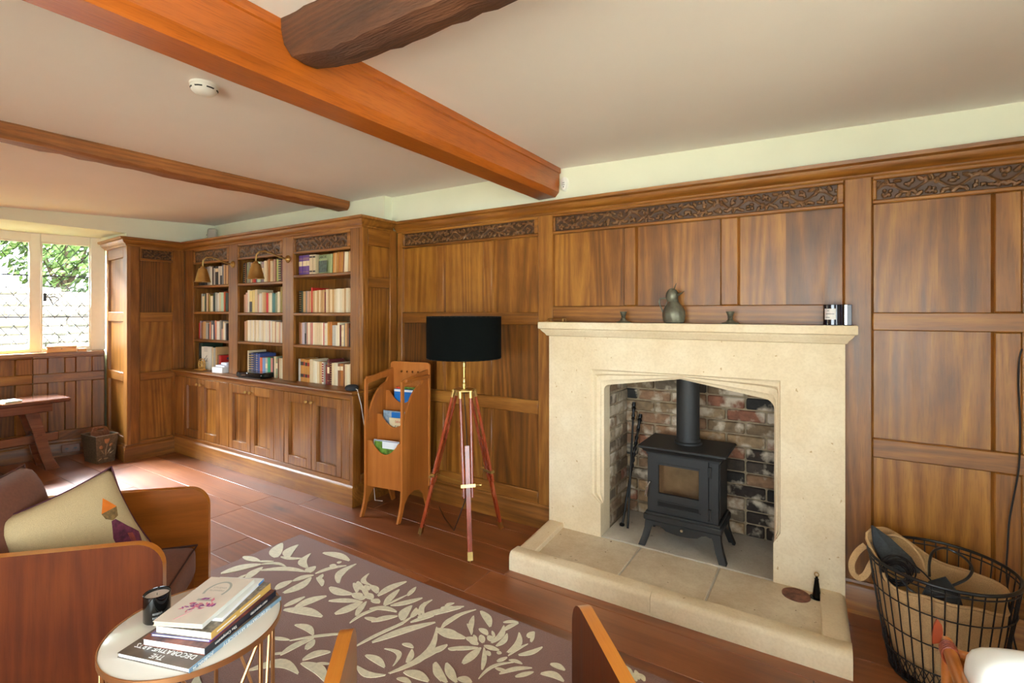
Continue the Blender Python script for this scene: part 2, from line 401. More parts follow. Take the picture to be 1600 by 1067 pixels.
# walls
wn = MB()
wn.box(-3.087, -1.62, 2.97, 3.2, 0, 2.5); wn.box(-1.62, .16, 2.97, 3.2, 1.34, 2.5); wn.box(.16, 1.7, 2.97, 3.2, 0, 2.5)
wn.box(-6.0, -3.087, 2.89, 3.2, 0, 2.5)
wall_n = struct('wall_north', wn, PLASTER_W)
ww = MB()
ww.box(-6.0, -5.78, 2.17, 2.97, 0, 2.5).box(-6.0, -5.78, 2.067, 2.17, 2.12, 2.5)          # pier beside the bookcase
ww.box(-5.99, -5.78, -.05, 2.067, 2.222, 2.5)      # lintel over the bay
ww.box(-6.0, -5.78, -2.4, -.05, 0, 2.5)
ww.box(-6.75, -6.0, 2.175, 2.3, 0, 2.4).box(-6.75, -6.0, 2.11, 2.175, 2.14, 2.238)
ww.box(-6.75, -6.0, -.3, -.1, 0, 2.4)
ww.box(-7.0, -5.99, -.3, 2.3, 2.238, 2.4)         # bay soffit
wall_w = struct('wall_west', ww, PLASTER_W)
ws = MB()
ws.box(-6.0, -1.9, -2.4, -2.2, 0, 2.5); ws.box(1.3, 1.8, -2.4, -2.2, 0, 2.5); ws.box(-1.9, 1.3, -2.4, -2.2, 2.15, 2.5); ws.box(-1.9, 1.3, -2.4, -2.2, 0, .12)
wall_s = struct('wall_south', ws, PLASTER_W)
we = MB()
we.box(1.5, 1.7, -2.4, -1.0, 0, 2.5); we.box(1.5, 1.7, 1.4, 3.2, 0, 2.5); we.box(1.5, 1.7, -1.0, 1.4, 2.1, 2.5); we.box(1.5, 1.7, -1.0, 1.4, 0, .7)
wall_e = struct('wall_east', we, PLASTER_W)

def glass_mat():
    m = bpy.data.materials.new('window_glass'); m.use_nodes = True; nt = m.node_tree; nt.nodes.clear()
    o = nt.nodes.new('ShaderNodeOutputMaterial'); t = nt.nodes.new('ShaderNodeBsdfTransparent'); g = nt.nodes.new('ShaderNodeBsdfGlossy'); mx = nt.nodes.new('ShaderNodeMixShader'); f = nt.nodes.new('ShaderNodeFresnel')
    f.inputs[0].default_value = 1.3; g.inputs['Roughness'].default_value = .03; t.inputs[0].default_value = (.97, .98, .97, 1)
    nt.links.new(f.outputs[0], mx.inputs[0]); nt.links.new(t.outputs[0], mx.inputs[1]); nt.links.new(g.outputs[0], mx.inputs[2]); nt.links.new(mx.outputs[0], o.inputs[0]); return m
GLASS = glass_mat()
# windows behind the camera and to the right, where the room's light comes from
w4 = struct('window_3', MB().box(-1.9, -1.83, -2.33, -2.27, .12, 2.15, .004).box(1.23, 1.3, -2.33, -2.27, .12, 2.15, .004).box(-1.83, 1.23, -2.33, -2.27, 2.08, 2.15, .004).box(-1.83, 1.23, -2.33, -2.27, .12, .2, .004), PAINT)
for k in range(1, 4): bxm('mullion', -1.9 + 3.2 * k / 4 - .03, -1.9 + 3.2 * k / 4 + .03, -2.33, -2.27, .2, 2.08, .004, PAINT, w4)
bxm('pane', -1.83, 1.23, -2.302, -2.298, .2, 2.08, 0, GLASS, w4)
w5 = struct('window_4', MB().box(1.57, 1.63, -1.0, -.94, .7, 2.1, .004).box(1.57, 1.63, 1.34, 1.4, .7, 2.1, .004).box(1.57, 1.63, -.94, 1.34, 2.04, 2.1, .004).box(1.57, 1.63, -.94, 1.34, .7, .76, .004).box(1.57, 1.63, .17, .23, .76, 2.04, .004), PAINT)
bxm('pane', 1.598, 1.602, -.94, 1.34, .76, 2.04, 0, GLASS, w5)

# ------------------------------------------------------------------ panelling on a vertical plane
class Facet:
    """u along the wall, d out into the room, z up"""
    def __init__(s, parent, o, d, n, name_axis):
        s.p = parent; s.o = Vector((o[0], o[1], 0)); s.d = Vector((d[0], d[1], 0)).normalized(); s.n = Vector((n[0], n[1], 0)).normalized(); s.ax = name_axis
        s.M = Matrix(((s.d.x, s.n.x, 0, s.o.x), (s.d.y, s.n.y, 0, s.o.y), (0, 0, 1, 0), (0, 0, 0, 1)))
    def piece(s, kind, u0, u1, z0, z1, d0, d1, mat, c=.004):
        mb = MB(); mb.M = s.M; mb.box(u0, u1, d0, d1, z0, z1, c)
        return obj(kind, mb, s.p, mat)
    def stile(s, u0, u1, z0, z1, name='stile', d=0.0): return s.piece(name, u0, u1, z0, z1, -.034, d, OAK['z'], .005)
    def rail(s, u0, u1, z0, z1, name='rail', d=-.0006): return s.piece(name, u0, u1, z0, z1, -.034, d, OAK[s.ax], .005)
    def panel(s, u0, u1, z0, z1, boards=1, d=-.023):
        for k in range(boards):
            f = .5 + (rnd.random() - .5) * .2 if boards == 2 else None
            a = u0 + (u1 - u0) * (0 if k == 0 else f2); b_ = u1 if k == boards - 1 else u0 + (u1 - u0) * f
            if k == 0 and boards == 2: f2 = f
            s.piece('panel_board', a, b_, z0, z1, -.036, d, OAKP, 0)
        # moulded edge left and right of the panel
        w = .007
        for (a, b_, A, B) in ((u0, u0 + w, 1, 0), (u1 - w, u1, 0, 1)):
            mb = MB(); mb.M = s.M
            mb.add([(a, d, z0), (b_, d, z0), (b_ if B else a, -.006, z0), (a, d, z1), (b_, d, z1), (b_ if B else a, -.006, z1)],
                   [(0, 1, 2), (3, 5, 4), (0, 3, 4, 1), (1, 4, 5, 2), (2, 5, 3, 0)])
            obj('panel_moulding', mb, s.p, OAK['z'])
    def backing(s, u0, u1, z0, z1): s.piece('backing', u0, u1, z0, z1, -.045, -.030, OAKD, 0)

def heights(nu, nz, L, H, seed):
    """carved vine: stem, leaves and grape bunches as a height field"""
    u = np.linspace(0, L, nu)[:, None]; z = np.linspace(0, H, nz)[None, :]
    h = np.zeros((nu, nz)); r = random.Random(seed)
    pitch = H * .85; n = int(L / pitch) + 1
    stem = H * (.5 + .22 * np.sin(2 * PI * u / (pitch * 2)))
    h = np.maximum(h, .55 * np.exp(-((z - stem) / (H * .045)) ** 2))
    for k in range(n):
        cx = (k + .5) * pitch; up = 1 if k % 2 == 0 else -1
        # grape bunch
        bx, bz = cx, H * (.5 - up * .22)
        for a in range(9):
            gx = bx + (r.random() - .5) * pitch * .42; gz = bz + (r.random() - .5) * H * .34; gr = H * .07
            d2 = ((u - gx) ** 2 + (z - gz) ** 2) / gr ** 2
            h = np.maximum(h, np.where(d2 < 1, .55 + .45 * np.sqrt(np.clip(1 - d2, 0, 1)), 0))
        for a in range(5):
            ang = r.uniform(-.9, .9) + (PI / 2 if up > 0 else -PI / 2) + (a - 2) * .7
            lx = cx + (a - 2) * pitch * .24; lz = H * (.5 + up * (.22 if a % 2 else .33)) + r.uniform(-.05, .05) * H
            du = (u - lx) * math.cos(ang) + (z - lz) * math.sin(ang); dv = -(u - lx) * math.sin(ang) + (z - lz) * math.cos(ang)
            d2 = (du / (H * .17)) ** 2 + (dv / (H * .085)) ** 2
            h = np.maximum(h, np.where(d2 < 1, (.5 + .3 * (1 - d2)) * (1 - .6 * np.exp(-(dv / (H * .014)) ** 2)), 0))
    return h
def carved(F_, u0, u1, z0, z1, seed, step=.0036, parent=None, dbase=-.014, relief=.010):
    L, H = u1 - u0, z1 - z0; nu = max(8, int(L / step)); nz = max(8, int(H / step))
    h = heights(nu, nz, L, H, seed)
    V = []; F = []
    for i in range(nu):
        for j in range(nz):
            V.append((u0 + L * i / (nu - 1), dbase + relief * h[i, j], z0 + H * j / (nz - 1)))
    for i in range(nu - 1):
        for j in range(nz - 1):
            a = i * nz + j; F.append((a, a + nz, a + nz + 1, a + 1))
    b = len(V); V += [(u0, -.034, z0), (u1, -.034, z0), (u1, -.034, z1), (u0, -.034, z1)]
    F.append((b, b + 3, b + 2, b + 1))
    F.append((b, b + 1) + tuple(i * nz for i in range(nu - 1, -1, -1)))
    F.append((b + 3,) + tuple(i * nz + nz - 1 for i in range(nu)) + (b + 2,))
    F.append((b,) + tuple(range(nz)) + (b + 3,))
    F.append((b + 1, b + 2) + tuple((nu - 1) * nz + j for j in range(nz - 1, -1, -1)))
    mb = MB(); mb.M = F_.M; mb.add(V, F)
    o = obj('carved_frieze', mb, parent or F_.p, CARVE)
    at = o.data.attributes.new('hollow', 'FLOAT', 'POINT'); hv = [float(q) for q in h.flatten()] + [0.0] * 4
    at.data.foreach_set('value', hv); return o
def frieze_band(F_, u0, u1, c0, c1, zb=1.965, zt=2.11, cz0=1.985, cz1=2.08, seed=1, parent=None):
    if parent is not None: q = F_.p; F_.p = parent
    F_.rail(u0, u1, zb, cz0, 'frieze_rail'); F_.rail(u0, u1, cz1, zt, 'frieze_rail')
    if c0 - u0 > .004: F_.rail(u0, c0, cz0, cz1, 'frieze_end')
    if u1 - c1 > .004: F_.rail(c1, u1, cz0, cz1, 'frieze_end')
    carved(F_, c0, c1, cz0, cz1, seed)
    if parent is not None: F_.p = q
CORN = [(-.03, 2.095), (.004, 2.095), (.010, 2.102), (.010, 2.110), (.016, 2.114), (.030, 2.122), (.040, 2.138), (.044, 2.150), (.056, 2.154), (.064, 2.158), (.066, 2.176), (-.06, 2.176)]
SKC = [(-.02, .0), (.026, .0), (.026, .128), (.022, .137), (.013, .143), (.010, .155), (-.02, .155)]

A = Facet(wall_n, (0, 2.925), (1, 0), (0, -1), 'x')
Z0, Z1, Z2, Z3, Z4, Z5 = .235, .757, .848, 1.362, 1.448, 1.965
A.backing(-2.99, -1.56, .1, 2.13); A.backing(-1.56, .08, 1.36, 2.13); A.backing(.08, 1.49, .1, 2.13)
A.stile(-2.98, -2.925, .14, 2.11)
for (a, b_) in ((-2.558, -2.487), (-2.113, -2.037)):
    for (z0, z1) in ((Z0, Z1), (Z2, Z3), (Z4, Z5)): A.stile(a, b_, z0, z1, 'mullion')
for (z0, z1) in ((.14, Z0), (Z1, Z2), (Z3, Z4)): A.rail(-2.925, -1.655, z0, z1)
for (a, b_) in ((-2.925, -2.558), (-2.487, -2.113), (-2.037, -1.655)):
    for (z0, z1) in ((Z0, Z1), (Z2, Z3), (Z4, Z5)): A.panel(a, b_, z0, z1)
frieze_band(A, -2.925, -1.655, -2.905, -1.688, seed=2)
A.stile(-1.655, -1.545, .14, 2.11)
# above the fireplace
A.rail(-1.545, .065, 1.375, 1.488)
for (a, b_) in ((-1.055, -.980), (-.500, -.412)): A.stile(a, b_, 1.488, Z5, 'mullion')
for (a, b_) in ((-1.545, -1.055), (-.980, -.500), (-.412, .065)): A.panel(a, b_, 1.488, Z5, 2)
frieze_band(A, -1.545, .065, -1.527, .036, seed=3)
A.stile(.065, .177, .14, 2.11)
for (a, b_) in ((.177, .604), (.690, 1.13)):
    for (z0, z1) in ((Z0, Z1), (Z2, Z3), (Z4, Z5)): A.panel(a, b_, z0, z1, 2 if z0 > 1 else 1)
for (z0, z1) in ((Z0, Z1), (Z2, Z3), (Z4, Z5)): A.stile(.604, .690, z0, z1, 'mullion')
for (z0, z1) in ((.14, Z0), (Z1, Z2), (Z3, Z4)): A.rail(.177, 1.13, z0, z1)
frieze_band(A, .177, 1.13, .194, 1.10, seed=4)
A.stile(1.13, 1.49, .14, 2.11)
obj('cornice', MB().sweep([(1.5, 2.925), (-2.98, 2.925)], CORN, side=-1), wall_n, OAK['x'])
sk = MB().sweep([(1.5, 2.925), (.07, 2.925)], SKC, side=-1); struct('baseboard_north_right', sk, OAK['x'])
sk = MB().sweep([(-1.5, 2.925), (-2.98, 2.925)], SKC, side=-1); struct('baseboard_north_left', sk, OAK['x'])

# west wall pier beside the bookcase
W = Facet(wall_w, (-5.745, 2.067), (0, 1), (1, 0), 'y')     # u = y - 2.067
W.backing(0.01, .51, .1, 2.13)
W.stile(0, .10, .14, 2.11); W.stile(.395, .505, .14, 2.11)
for (z0, z1) in ((.14, .175), (.768, .85), (1.352, 1.447)): W.rail(.10, .395, z0, z1)
for (z0, z1) in ((.175, .768), (.85, 1.352), (1.447, 1.962)): W.panel(.10, .395, z0, z1)
frieze_band(W, .10, .395, .122, .38, zb=1.962, cz0=1.985, cz1=2.075, seed=5)
obj('cornice', MB().sweep([(-5.745, 2.58), (-5.745, 2.055), (-6.42, 2.108)], CORN, side=-1), wall_w, OAK['y'])
# splay beside the window
d_ = Vector((-6.44 + 5.78, 2.118 - 2.055)).normalized()
S = Facet(wall_w, (-5.78, 2.062), (d_.x, d_.y), (d_.y, -d_.x) if d_.x > 0 else (-d_.y * 1.0, d_.x), 'x')
S.backing(0, .66, .1, 2.13)
S.stile(-.034, .09, .14, 2.11); S.stile(.60, .66, .14, 2.11)
for (z0, z1) in ((.14, .22), (.76, .85), (1.355, 1.45), (1.99, 2.11)): S.rail(.09, .60, z0, z1)
for (z0, z1) in ((.22, .76), (.85, 1.355), (1.45, 1.99)): S.panel(.09, .60, z0, z1)
struct('baseboard_west', MB().sweep([(-5.745, 2.49), (-5.745, 2.055), (-6.44, 2.105), (-6.58, 1.578), (-6.58, .502), (-6.44, -.025), (-5.78, -.05), (-5.78, -2.2)], SKC, side=-1), OAK['y'])

# bay: panelling below the sill, then the leaded windows
BR, BC, BC2, BE = Vector((-6.44, 2.11)), Vector((-6.58, 1.582)), Vector((-6.58, .5)), Vector((-6.44, -.03))
def bay_panels(p, q, cols):
    d = (q - p).normalized(); n = Vector((d.y, -d.x)) if Vector((d.y, -d.x)).x > 0 else Vector((-d.y, d.x))
    F_ = Facet(wall_w, p, d, n, 'y'); L = (q - p).length
    F_.backing(0, L, 0, 1.01)
    edges = [0] + cols + [L]
    for (z0, z1) in ((.14, .255), (.745, .835), (.99, 1.012)): F_.rail(0, L, z0, z1)
    i = 0
    # cols = [panel start, panel end, ...]
    st = [0] + cols + [L]
    for k in range(0, len(st), 2):
        for (z0, z1) in ((.255, .745), (.835, .99)): F_.stile(st[k], st[k + 1], z0, z1)
    for k in range(0, len(cols), 2):
        for (z0, z1) in ((.255, .745), (.835, .99)): F_.panel(cols[k], cols[k + 1], z0, z1)
    return F_
bay_panels(BR, BC, [.10, .23, .31, .44])
bay_panels(BC, BC2, [.12, .36, .43, .67, .74, .97])
bay_panels(BC2, BE, [.10, .23, .31, .44])
sill = MB()
for p, q in ((BR, BC), (BC, BC2), (BC2, BE)): pass
def offs(dist):   # bay plan offset outwards
    out = []
    P = [BR, BC, BC2, BE]
    def nr(a, b): d = (b - a).normalized(); n = Vector((d.y, -d.x)); return n if n.x > 0 else -n
    for i in range(4):
        if i == 0: n = nr(P[0], P[1]); out.append(P[0] - n * dist)
        elif i == 3: n = nr(P[2], P[3]); out.append(P[3] - n * dist)
        else:
            n1_, n2_ = nr(P[i - 1], P[i]), nr(P[i], P[i + 1]); nn = n1_ + n2_; out.append(P[i] - nn / nn.dot(n1_) * dist)
    return out
a = offs(-.03); b_ = offs(.30)
for z in (1.012, 1.045): pass
V = [(p.x, p.y, z) for z in (1.012, 1.045) for p in a + b_]
F = []
for i in range(3): F += [(i, i + 1, 4 + i + 1, 4 + i), (8 + i, 12 + i, 12 + i + 1, 8 + i + 1), (i, 8 + i, 9 + i, i + 1), (4 + i, 5 + i, 13 + i, 12 + i)]
F += [(0, 4, 12, 8), (3, 11, 15, 7)]
struct('trim_1', MB().add(V, F), OAK['y'])['label'] = 'wooden window sill of the bay'
wo = offs(.13)
outer_low = MB()
lo = offs(.06); hi = offs(.30)
V = [(p.x, p.y, z) for z in (0, 1.012) for p in lo + hi]
outer_low.add(V, F); obj('bay_dwarf_wall', outer_low, wall_w, PLASTER_W)

LEAD = plain('lead_came', rgb(50, 54, 66), .7)
def clip_poly(poly, x0, x1, z0, z1):
    def cl(P, ins, inter):
        out = []
        for i in range(len(P)):
            a_, b2 = P[i - 1], P[i]
            if ins(b2):
                if not ins(a_): out.append(inter(a_, b2))
                out.append(b2)
            elif ins(a_): out.append(inter(a_, b2))
        return out
    for ax, v, sgn in ((0, x0, 1), (0, x1, -1), (1, z0, 1), (1, z1, -1)):
        if not poly: break
        def inter(p, q, ax=ax, v=v):
            t = (v - p[ax]) / (q[ax] - p[ax]); return (p[0] + (q[0] - p[0]) * t, p[1] + (q[1] - p[1]) * t)
        poly = cl(poly, lambda p, ax=ax, v=v, sgn=sgn: (p[ax] - v) * sgn >= -1e-9, inter)
    return poly
def leaded_window(name, p, q, lights, label):
    """lights: list of (u0,u1) glazed openings"""
    d = (q - p).normalized(); n = Vector((d.y, -d.x)); n = n if n.x > 0 else -n
    M = Matrix(((d.x, n.x, 0, p.x), (d.y, n.y, 0, p.y), (0, 0, 1, 0), (0, 0, 0, 1))); L = (q - p).length
    fr = MB(); fr.M = M
    us = [0.0] + [x for l in lights for x in l] + [L]
    for k in range(0, len(us), 2): fr.box(us[k] - (.012 if k == 0 else 0), us[k + 1] + (.012 if k == len(us) - 2 else 0), -.035, .035, 1.045, 2.238, .006)
    for a_, b2 in lights: fr.box(a_, b2, -.034, .034, 1.045, 1.082, .004); fr.box(a_, b2, -.034, .034, 2.152, 2.238, .004)
    w = struct(name, fr, PAINT); w['label'] = label
    dw, dh = .106, .150
    for a_, b2 in lights:
        z0, z1 = 1.09, 2.145
        sash = MB(); sash.M = M
        sash.box(a_, a_ + .012, -.014, .02, 1.082, 2.152, .003).box(b2 - .012, b2, -.014, .02, 1.082, 2.152, .003).box(a_, b2, -.013, .019, 1.082, 1.092, .002).box(a_, b2, -.013, .019, 2.142, 2.152, .002)
        obj('casement_frame', sash, w, PAINT)
        bars = MB(); bars.M = M
        for zb in (1.40, 1.815): bars.box(a_, b2, .004, .016, zb - .006, zb + .006)
        obj('saddle_bar', bars, w, LEAD)
        lead = MB(); lead.M = M; segs = []
        nxx = int((b2 - a_) / dw) + 2; nz = int((z1 - z0) / dh) + 2
        a0, a1 = a_ + .012, b2 - .012
        for i in range(-1, nxx * 2 + 1):
            for j in range(-1, nz * 2 + 1):
                if (i + j) % 2: continue
                cx, cz = a0 + i * dw / 2, z0 + j * dh / 2
                pl = clip_poly([(cx, cz - dh / 2), (cx + dw / 2, cz), (cx, cz + dh / 2), (cx - dw / 2, cz)], a0, a1, z0, z1)
                if len(pl) < 3: continue
                ar = abs(sum(pl[k - 1][0] * pl[k][1] - pl[k][0] * pl[k - 1][1] for k in range(len(pl)))) / 2
                if ar < 1e-5: continue
                m = MB(); m.M = M; m.add([(x, 0, z) for x, z in pl], [tuple(range(len(pl)))])
                obj('pane', m, w, GLASS)
        # leads along both diagonals
        for sg in (1, -1):
            for k in range(-60, 60):
                cx = a0 + (k + .5) * dw
                # line x = cx + sg*(z-z0)*dw/dh
                pts = []
                t0, t1 = z0, z1
                def X(z): return cx + sg * (z - z0) * dw / dh
                zz = [z0, z1]
                for xe in (a0, a1): zz.append(z0 + (xe - cx) * sg * dh / dw)
                zz = sorted(z for z in zz if z0 - 1e-9 <= z <= z1 + 1e-9 and a0 - 1e-9 <= X(z) <= a1 + 1e-9)
                if len(zz) >= 2 and zz[-1] - zz[0] > .005: lead.tube([(X(zz[0]), 0, zz[0]), (X(zz[-1]), 0, zz[-1])], .003, 4)
        obj('lead_came', lead, w, LEAD)
    return w, M
def ulen(px, p, q):   # where a photograph column meets the facet
    r = ray(px, 500); d = (q - p); 
    t = (r.x * p.y - r.y * p.x) / (r.y * d.x - r.x * d.y); return t * d.length
L1 = (wo[1] - wo[0]).length
uA, uB = ulen(141, wo[0], wo[1]), ulen(64, wo[0], wo[1])
win1, M1 = leaded_window('window_1', wo[0], wo[1], [(uA, uB)], 'right-hand leaded casement of the bay, with the dark handle')
vA = ulen(47, wo[1], wo[2])
L2 = (wo[2] - wo[1]).length
win2, M2 = leaded_window('window_2', wo[1], wo[2], [(vA, vA + .46), (L2 - vA - .46, L2 - vA)], 'middle leaded casements of the bay, cut by the left edge of the photo')
win3, M3 = leaded_window('window_5', wo[2], wo[3], [(L1 - uB, L1 - uA)], 'left leaded casement of the bay, out of frame')
h = MB(); h.M = M1
uh = uB - .03
h.box(uh - .012, uh + .012, .02, .028, 1.56, 1.64, .002); h.tube([(uh, .03, 1.60), (uh - .03, .045, 1.60), (uh - .075, .045, 1.605), (uh - .10, .045, 1.59)], .006, 6)
h.tube([(uh - .03, .045, 1.60), (uh - .045, .045, 1.56), (uh - .062, .045, 1.525)], .005, 6)
h.tube([(uh - .06 + .016 * math.cos(t), .045, 1.622 + .016 * math.sin(t)) for t in np.linspace(0, 2 * PI, 10)][:-1], .003, 5, closed=True)
h.tube([(uh - .09 + .014 * math.cos(t), .045, 1.580 + .014 * math.sin(t)) for t in np.linspace(0, 2 * PI, 10)][:-1], .003, 5, closed=True)
obj('window_handle', h, win1, BLACKM)['label'] = 'dark wrought iron handle'

# plug socket on the skirting
sp = MB().box(-6.562, -6.552, 1.70, 1.83, .05, .115, .003)

# ------------------------------------------------------------------ outside
grass = struct('ground_outside', MB().box(-30, -6.95, -14, 16, -.5, -.25), plain('grass', rgb(70, 90, 44), .95, noise=.3, nscale=8)); grass['label'] = 'grass outside the bay window'
struct('ground_outside_south', MB().box(-30, 14, -16, -2.42, -.3, -.14), plain('terrace', rgb(205, 200, 180), .95, noise=.2, nscale=3))
struct('ground_outside_east', MB().box(1.72, 14, -2.42, 16, -.3, -.14), plain('terrace_east', rgb(205, 200, 180), .95, noise=.2, nscale=3))
gw = thing('garden_wall', 'dry stone retaining wall in the garden beyond the bay window', 'wall', (-9.6, 3, -.25))
STN = objcol('garden_stone', .95, .35, 9, bump=.5)
obj('core', MB().box(-.5, -.03, -4.5, 3.6, 0, 2.0), gw, plain('garden_mortar', rgb(120, 112, 98), .95, noise=.2))
z = 0.0
gcount = 0
while z < 2.02:
    hh = rnd.uniform(.11, .17); y = -4.5 + rnd.random() * .2
    while y < 3.5:
        l = rnd.uniform(.25, .55)
        if gcount < 290:
            o = bxm('stone', -.1, rnd.uniform(-.01, .05), y + .008, y + l - .008, z + .006, z + hh - .006, .018, STN, gw)
            k = rnd.uniform(.75, 1.1); o.color = (.25 * k, .22 * k, .185 * k, 1); gcount += 1
        y += l
    z += hh
def foliage(name, loc, sz, n, col, seed, leaf=.07):
    r = random.Random(seed); V = []; F = []
    for i in range(n):
        while True:
            p = Vector((r.uniform(-1, 1), r.uniform(-1, 1), r.uniform(-1, 1)))
            if p.length < 1: break
        p = Vector((p.x * sz[0], p.y * sz[1], p.z * sz[2])); a = Vector((r.gauss(0, 1), r.gauss(0, 1), r.gauss(0, 1))).normalized(); b2 = a.orthogonal().normalized(); c = a.cross(b2)
        s_ = leaf * r.uniform(.6, 1.3); k = len(V)
        V += [p - b2 * s_, p - c * s_ * .4, p + b2 * s_, p + c * s_ * .4]; F.append((k, k + 1, k + 2, k + 3))
    return V, F
LEAF = plain('leaf_green', rgb(74, 98, 44), .7, noise=.35, nscale=5)
BARK = plain('bark', rgb(92, 76, 58), .9, noise=.3, nscale=20, bump=.5)
SHR = [(-10.9, -1.4, 1.3, 'seen through the leftmost panes'), (-10.9, .8, 1.35, 'seen through the left casement of the window'), (-10.9, 3.0, 1.3, 'behind the right casement with the dark handle'), (-10.9, 5.2, 1.3, 'furthest right, mostly hidden by the window jamb')]
for k, (xx, yy, hh, lab) in enumerate(SHR):
    t = thing('garden_shrub', 'bright green leafy shrub above the garden wall, ' + lab, 'shrub', (xx, yy, 1.74), group='shrubs above the garden wall')
    V, F = foliage('f', None, (.9, 1.06, 1.9), 7000, None, 30 + k, .075)
    o = obj('foliage', MB().add([(p.x, p.y, p.z + 1.85) for p in V], F), t, LEAF)
    st = MB()
    for a in range(4): st.tube([(0, 0, -.02), (.1 * math.cos(a * 1.6), .2 * math.sin(a * 1.6), .5), (.3 * math.cos(a * 1.6), .5 * math.sin(a * 1.6), 1.4)], [.05, .035, .015], 6)
    obj('stems', st, t, BARK)
struct('garden_bank', MB().box(-14, -10.1, -6, 9, -.25, 1.74, .03), plain('earth', rgb(84, 80, 50), .95, noise=.3, nscale=6))['label'] = 'earth bank behind the garden wall'

# ------------------------------------------------------------------ ceiling beams
def rough(o, amt, seed):
    me = o.data; r = random.Random(seed)
    return o
def beam(name, label, axis, pts_fn, n, mat, amp, seed):
    """cross-section rings along the beam with slight adze wobble"""
    r = random.Random(seed); V = []; F = []; m = None
    for i in range(n):
        sec = pts_fn(i / (n - 1)); m = len(sec)
        for k, p in enumerate(sec):
            V.append(tuple(c + r.uniform(-amp, amp) for c in p))
    for i in range(n - 1):
        for j in range(m): F.append((i * m + j, i * m + (j + 1) % m, (i + 1) * m + (j + 1) % m, (i + 1) * m + j))
    F.append(tuple(range(m))); F.append(tuple((n - 1) * m + j for j in range(m)))
    o = obj(name, MB().add(V, F).mesh(name, 25), None, mat); tag(o, label, 'beam'); return o
def sec1(t):
    y = -2.19 + t * (2.955 + 2.19)
    return [(-1.500, y, 2.43), (-1.500, y, 2.372), (-1.508, y, 2.368), (-1.512, y, 2.248), (-1.54, y, 2.215), (-1.665, y, 2.213), (-1.69, y, 2.24), (-1.70, y, 2.43)]
b1 = beam('ceiling_beam', 'broad smooth orange-stained ceiling beam running from the camera to the chimney wall', 'y', sec1, 26, BEAM_O, .0012, 1)
def sec2(t):
    y = -2.19 + t * (2.88 + 2.19); zt = ceil_z(-3.6, y) + .04; zb = 2.333 + .004 * math.sin(y * 3)
    zc = ceil_z(-3.6, y)
    return [(-3.50, y, zt), (-3.50, y, zc - .03), (-3.512, y, zb + .012), (-3.535, y, zb), (-3.60, y, zb - .003), (-3.655, y, zb + .002), (-3.68, y, zb + .02), (-3.685, y, zt)]
b2_ = beam('ceiling_beam', 'thin rough brown ceiling beam at left, ending over the bookcase', 'y', sec2, 60, BEAM_R, .005, 2)
def sec3(t):
    x = -1.503 + t * 2.99; k = min(1, t * 14)
    zc = ceil_z(x, 1)
    return [(x, .955, zc + .03), (x, .958, zc - .03), (x, .970, 2.33 - .015 * k), (x, .995, 2.30 - .035 * k), (x, 1.045, 2.29 - .04 * k), (x, 1.095, 2.295 - .035 * k), (x, 1.125, 2.32 - .03 * k), (x, 1.19, zc - .025), (x, 1.205, zc + .03)]
b3 = beam('ceiling_beam', 'dark rough-hewn ceiling beam butting into the orange beam at the top of the photo', 'x', sec3, 60, BEAM_D, .004, 3)
# ------------------------------------------------------------------ fireplace
fp = thing('fireplace', 'pale limestone fireplace with a shallow pointed opening and a raised kerbed hearth', 'fireplace', (-.735, 2.86, 0))
def wp(o):   # parent a world-space part to a thing without moving it
    o.matrix_parent_inverse = o.parent.matrix_world.inverted() if False else Matrix.Translation(-o.parent.location) ; return o
def fpart(kind, mb, mat): return wp(obj(kind, mb, fp, mat))
FYF = 2.86; HX0, HX1 = -1.535, .068; HZ = .07
xlo, xro = -1.245, -.206; xli, xri = -1.178, -.238
outer_c = [(xli, HZ), (xli, .27), (xlo, .325), (xlo, 1.098), (-.715, 1.100), (xro, 1.102), (xro, .325), (xri, .27), (xri, HZ)]
# inner arch: straight jambs, small haunch arcs, shallow pointed head
def seg(a, b, n): return [(a[0] + (b[0] - a[0]) * i / n, a[1] + (b[1] - a[1]) * i / n) for i in range(n)]
NS = 10
il = [(xli, .325)] ; apex = (-.715, 1.066)
hl = arc(xli + .035, .965, .035, 180, 100, 5); hr = arc(xri - .05, .945, .05, 80, 0, 5)
head_l = [hl[-1]] ; 
inner = [(xli, HZ), (xli, .27)] + seg((xli, .325), hl[0], 4) + hl + seg(hl[-1], apex, 6)[1:] + [apex] + seg(apex, hr[0], 6)[1:] + hr + seg(hr[-1], (xri, .325), 4)[1:] + [(xri, .325), (xri, .27), (xri, HZ)]
no = len(inner)
# outer loop matched point for point
outer = [outer_c[0], outer_c[1]]
cntL = 4; outer += seg((xlo, .325), (xlo, 1.098 - .03), cntL)
outer += seg((xlo, 1.068), (xlo, 1.098), 2) + seg((xlo, 1.098), (xlo + .05, 1.098), 4)[:len(hl) - 2]
rest = no - len(outer) - (len(hr) + 4 + 3) - 0
topn = rest
topL = seg((xlo + .05, 1.098), (xro - .05, 1.102), topn); outer += topL
outer += seg((xro - .05, 1.102), (xro, 1.102), 3) + seg((xro, 1.102), (xro, 1.068), len(hr) - 3) + seg((xro, 1.068), (xro, .325), 4)
while len(outer) < no - 3: outer.append((xro, .33))
outer = outer[:no - 3] + [(xro, .325), (xri, .27), (xri, HZ)]
mb = MB()
def plate_with_mouth(mb, y):
    full = [(HX0, HZ)] + list(outer_c) + [(HX1, HZ), (HX1, 1.33), (HX0, 1.33)]
    t = tessellate_polygon([[Vector((a, b, 0)) for a, b in full]])
    mb.add([(a, y, b) for a, b in full], [tuple(k) for k in t])
plate_with_mouth(mb, FYF)
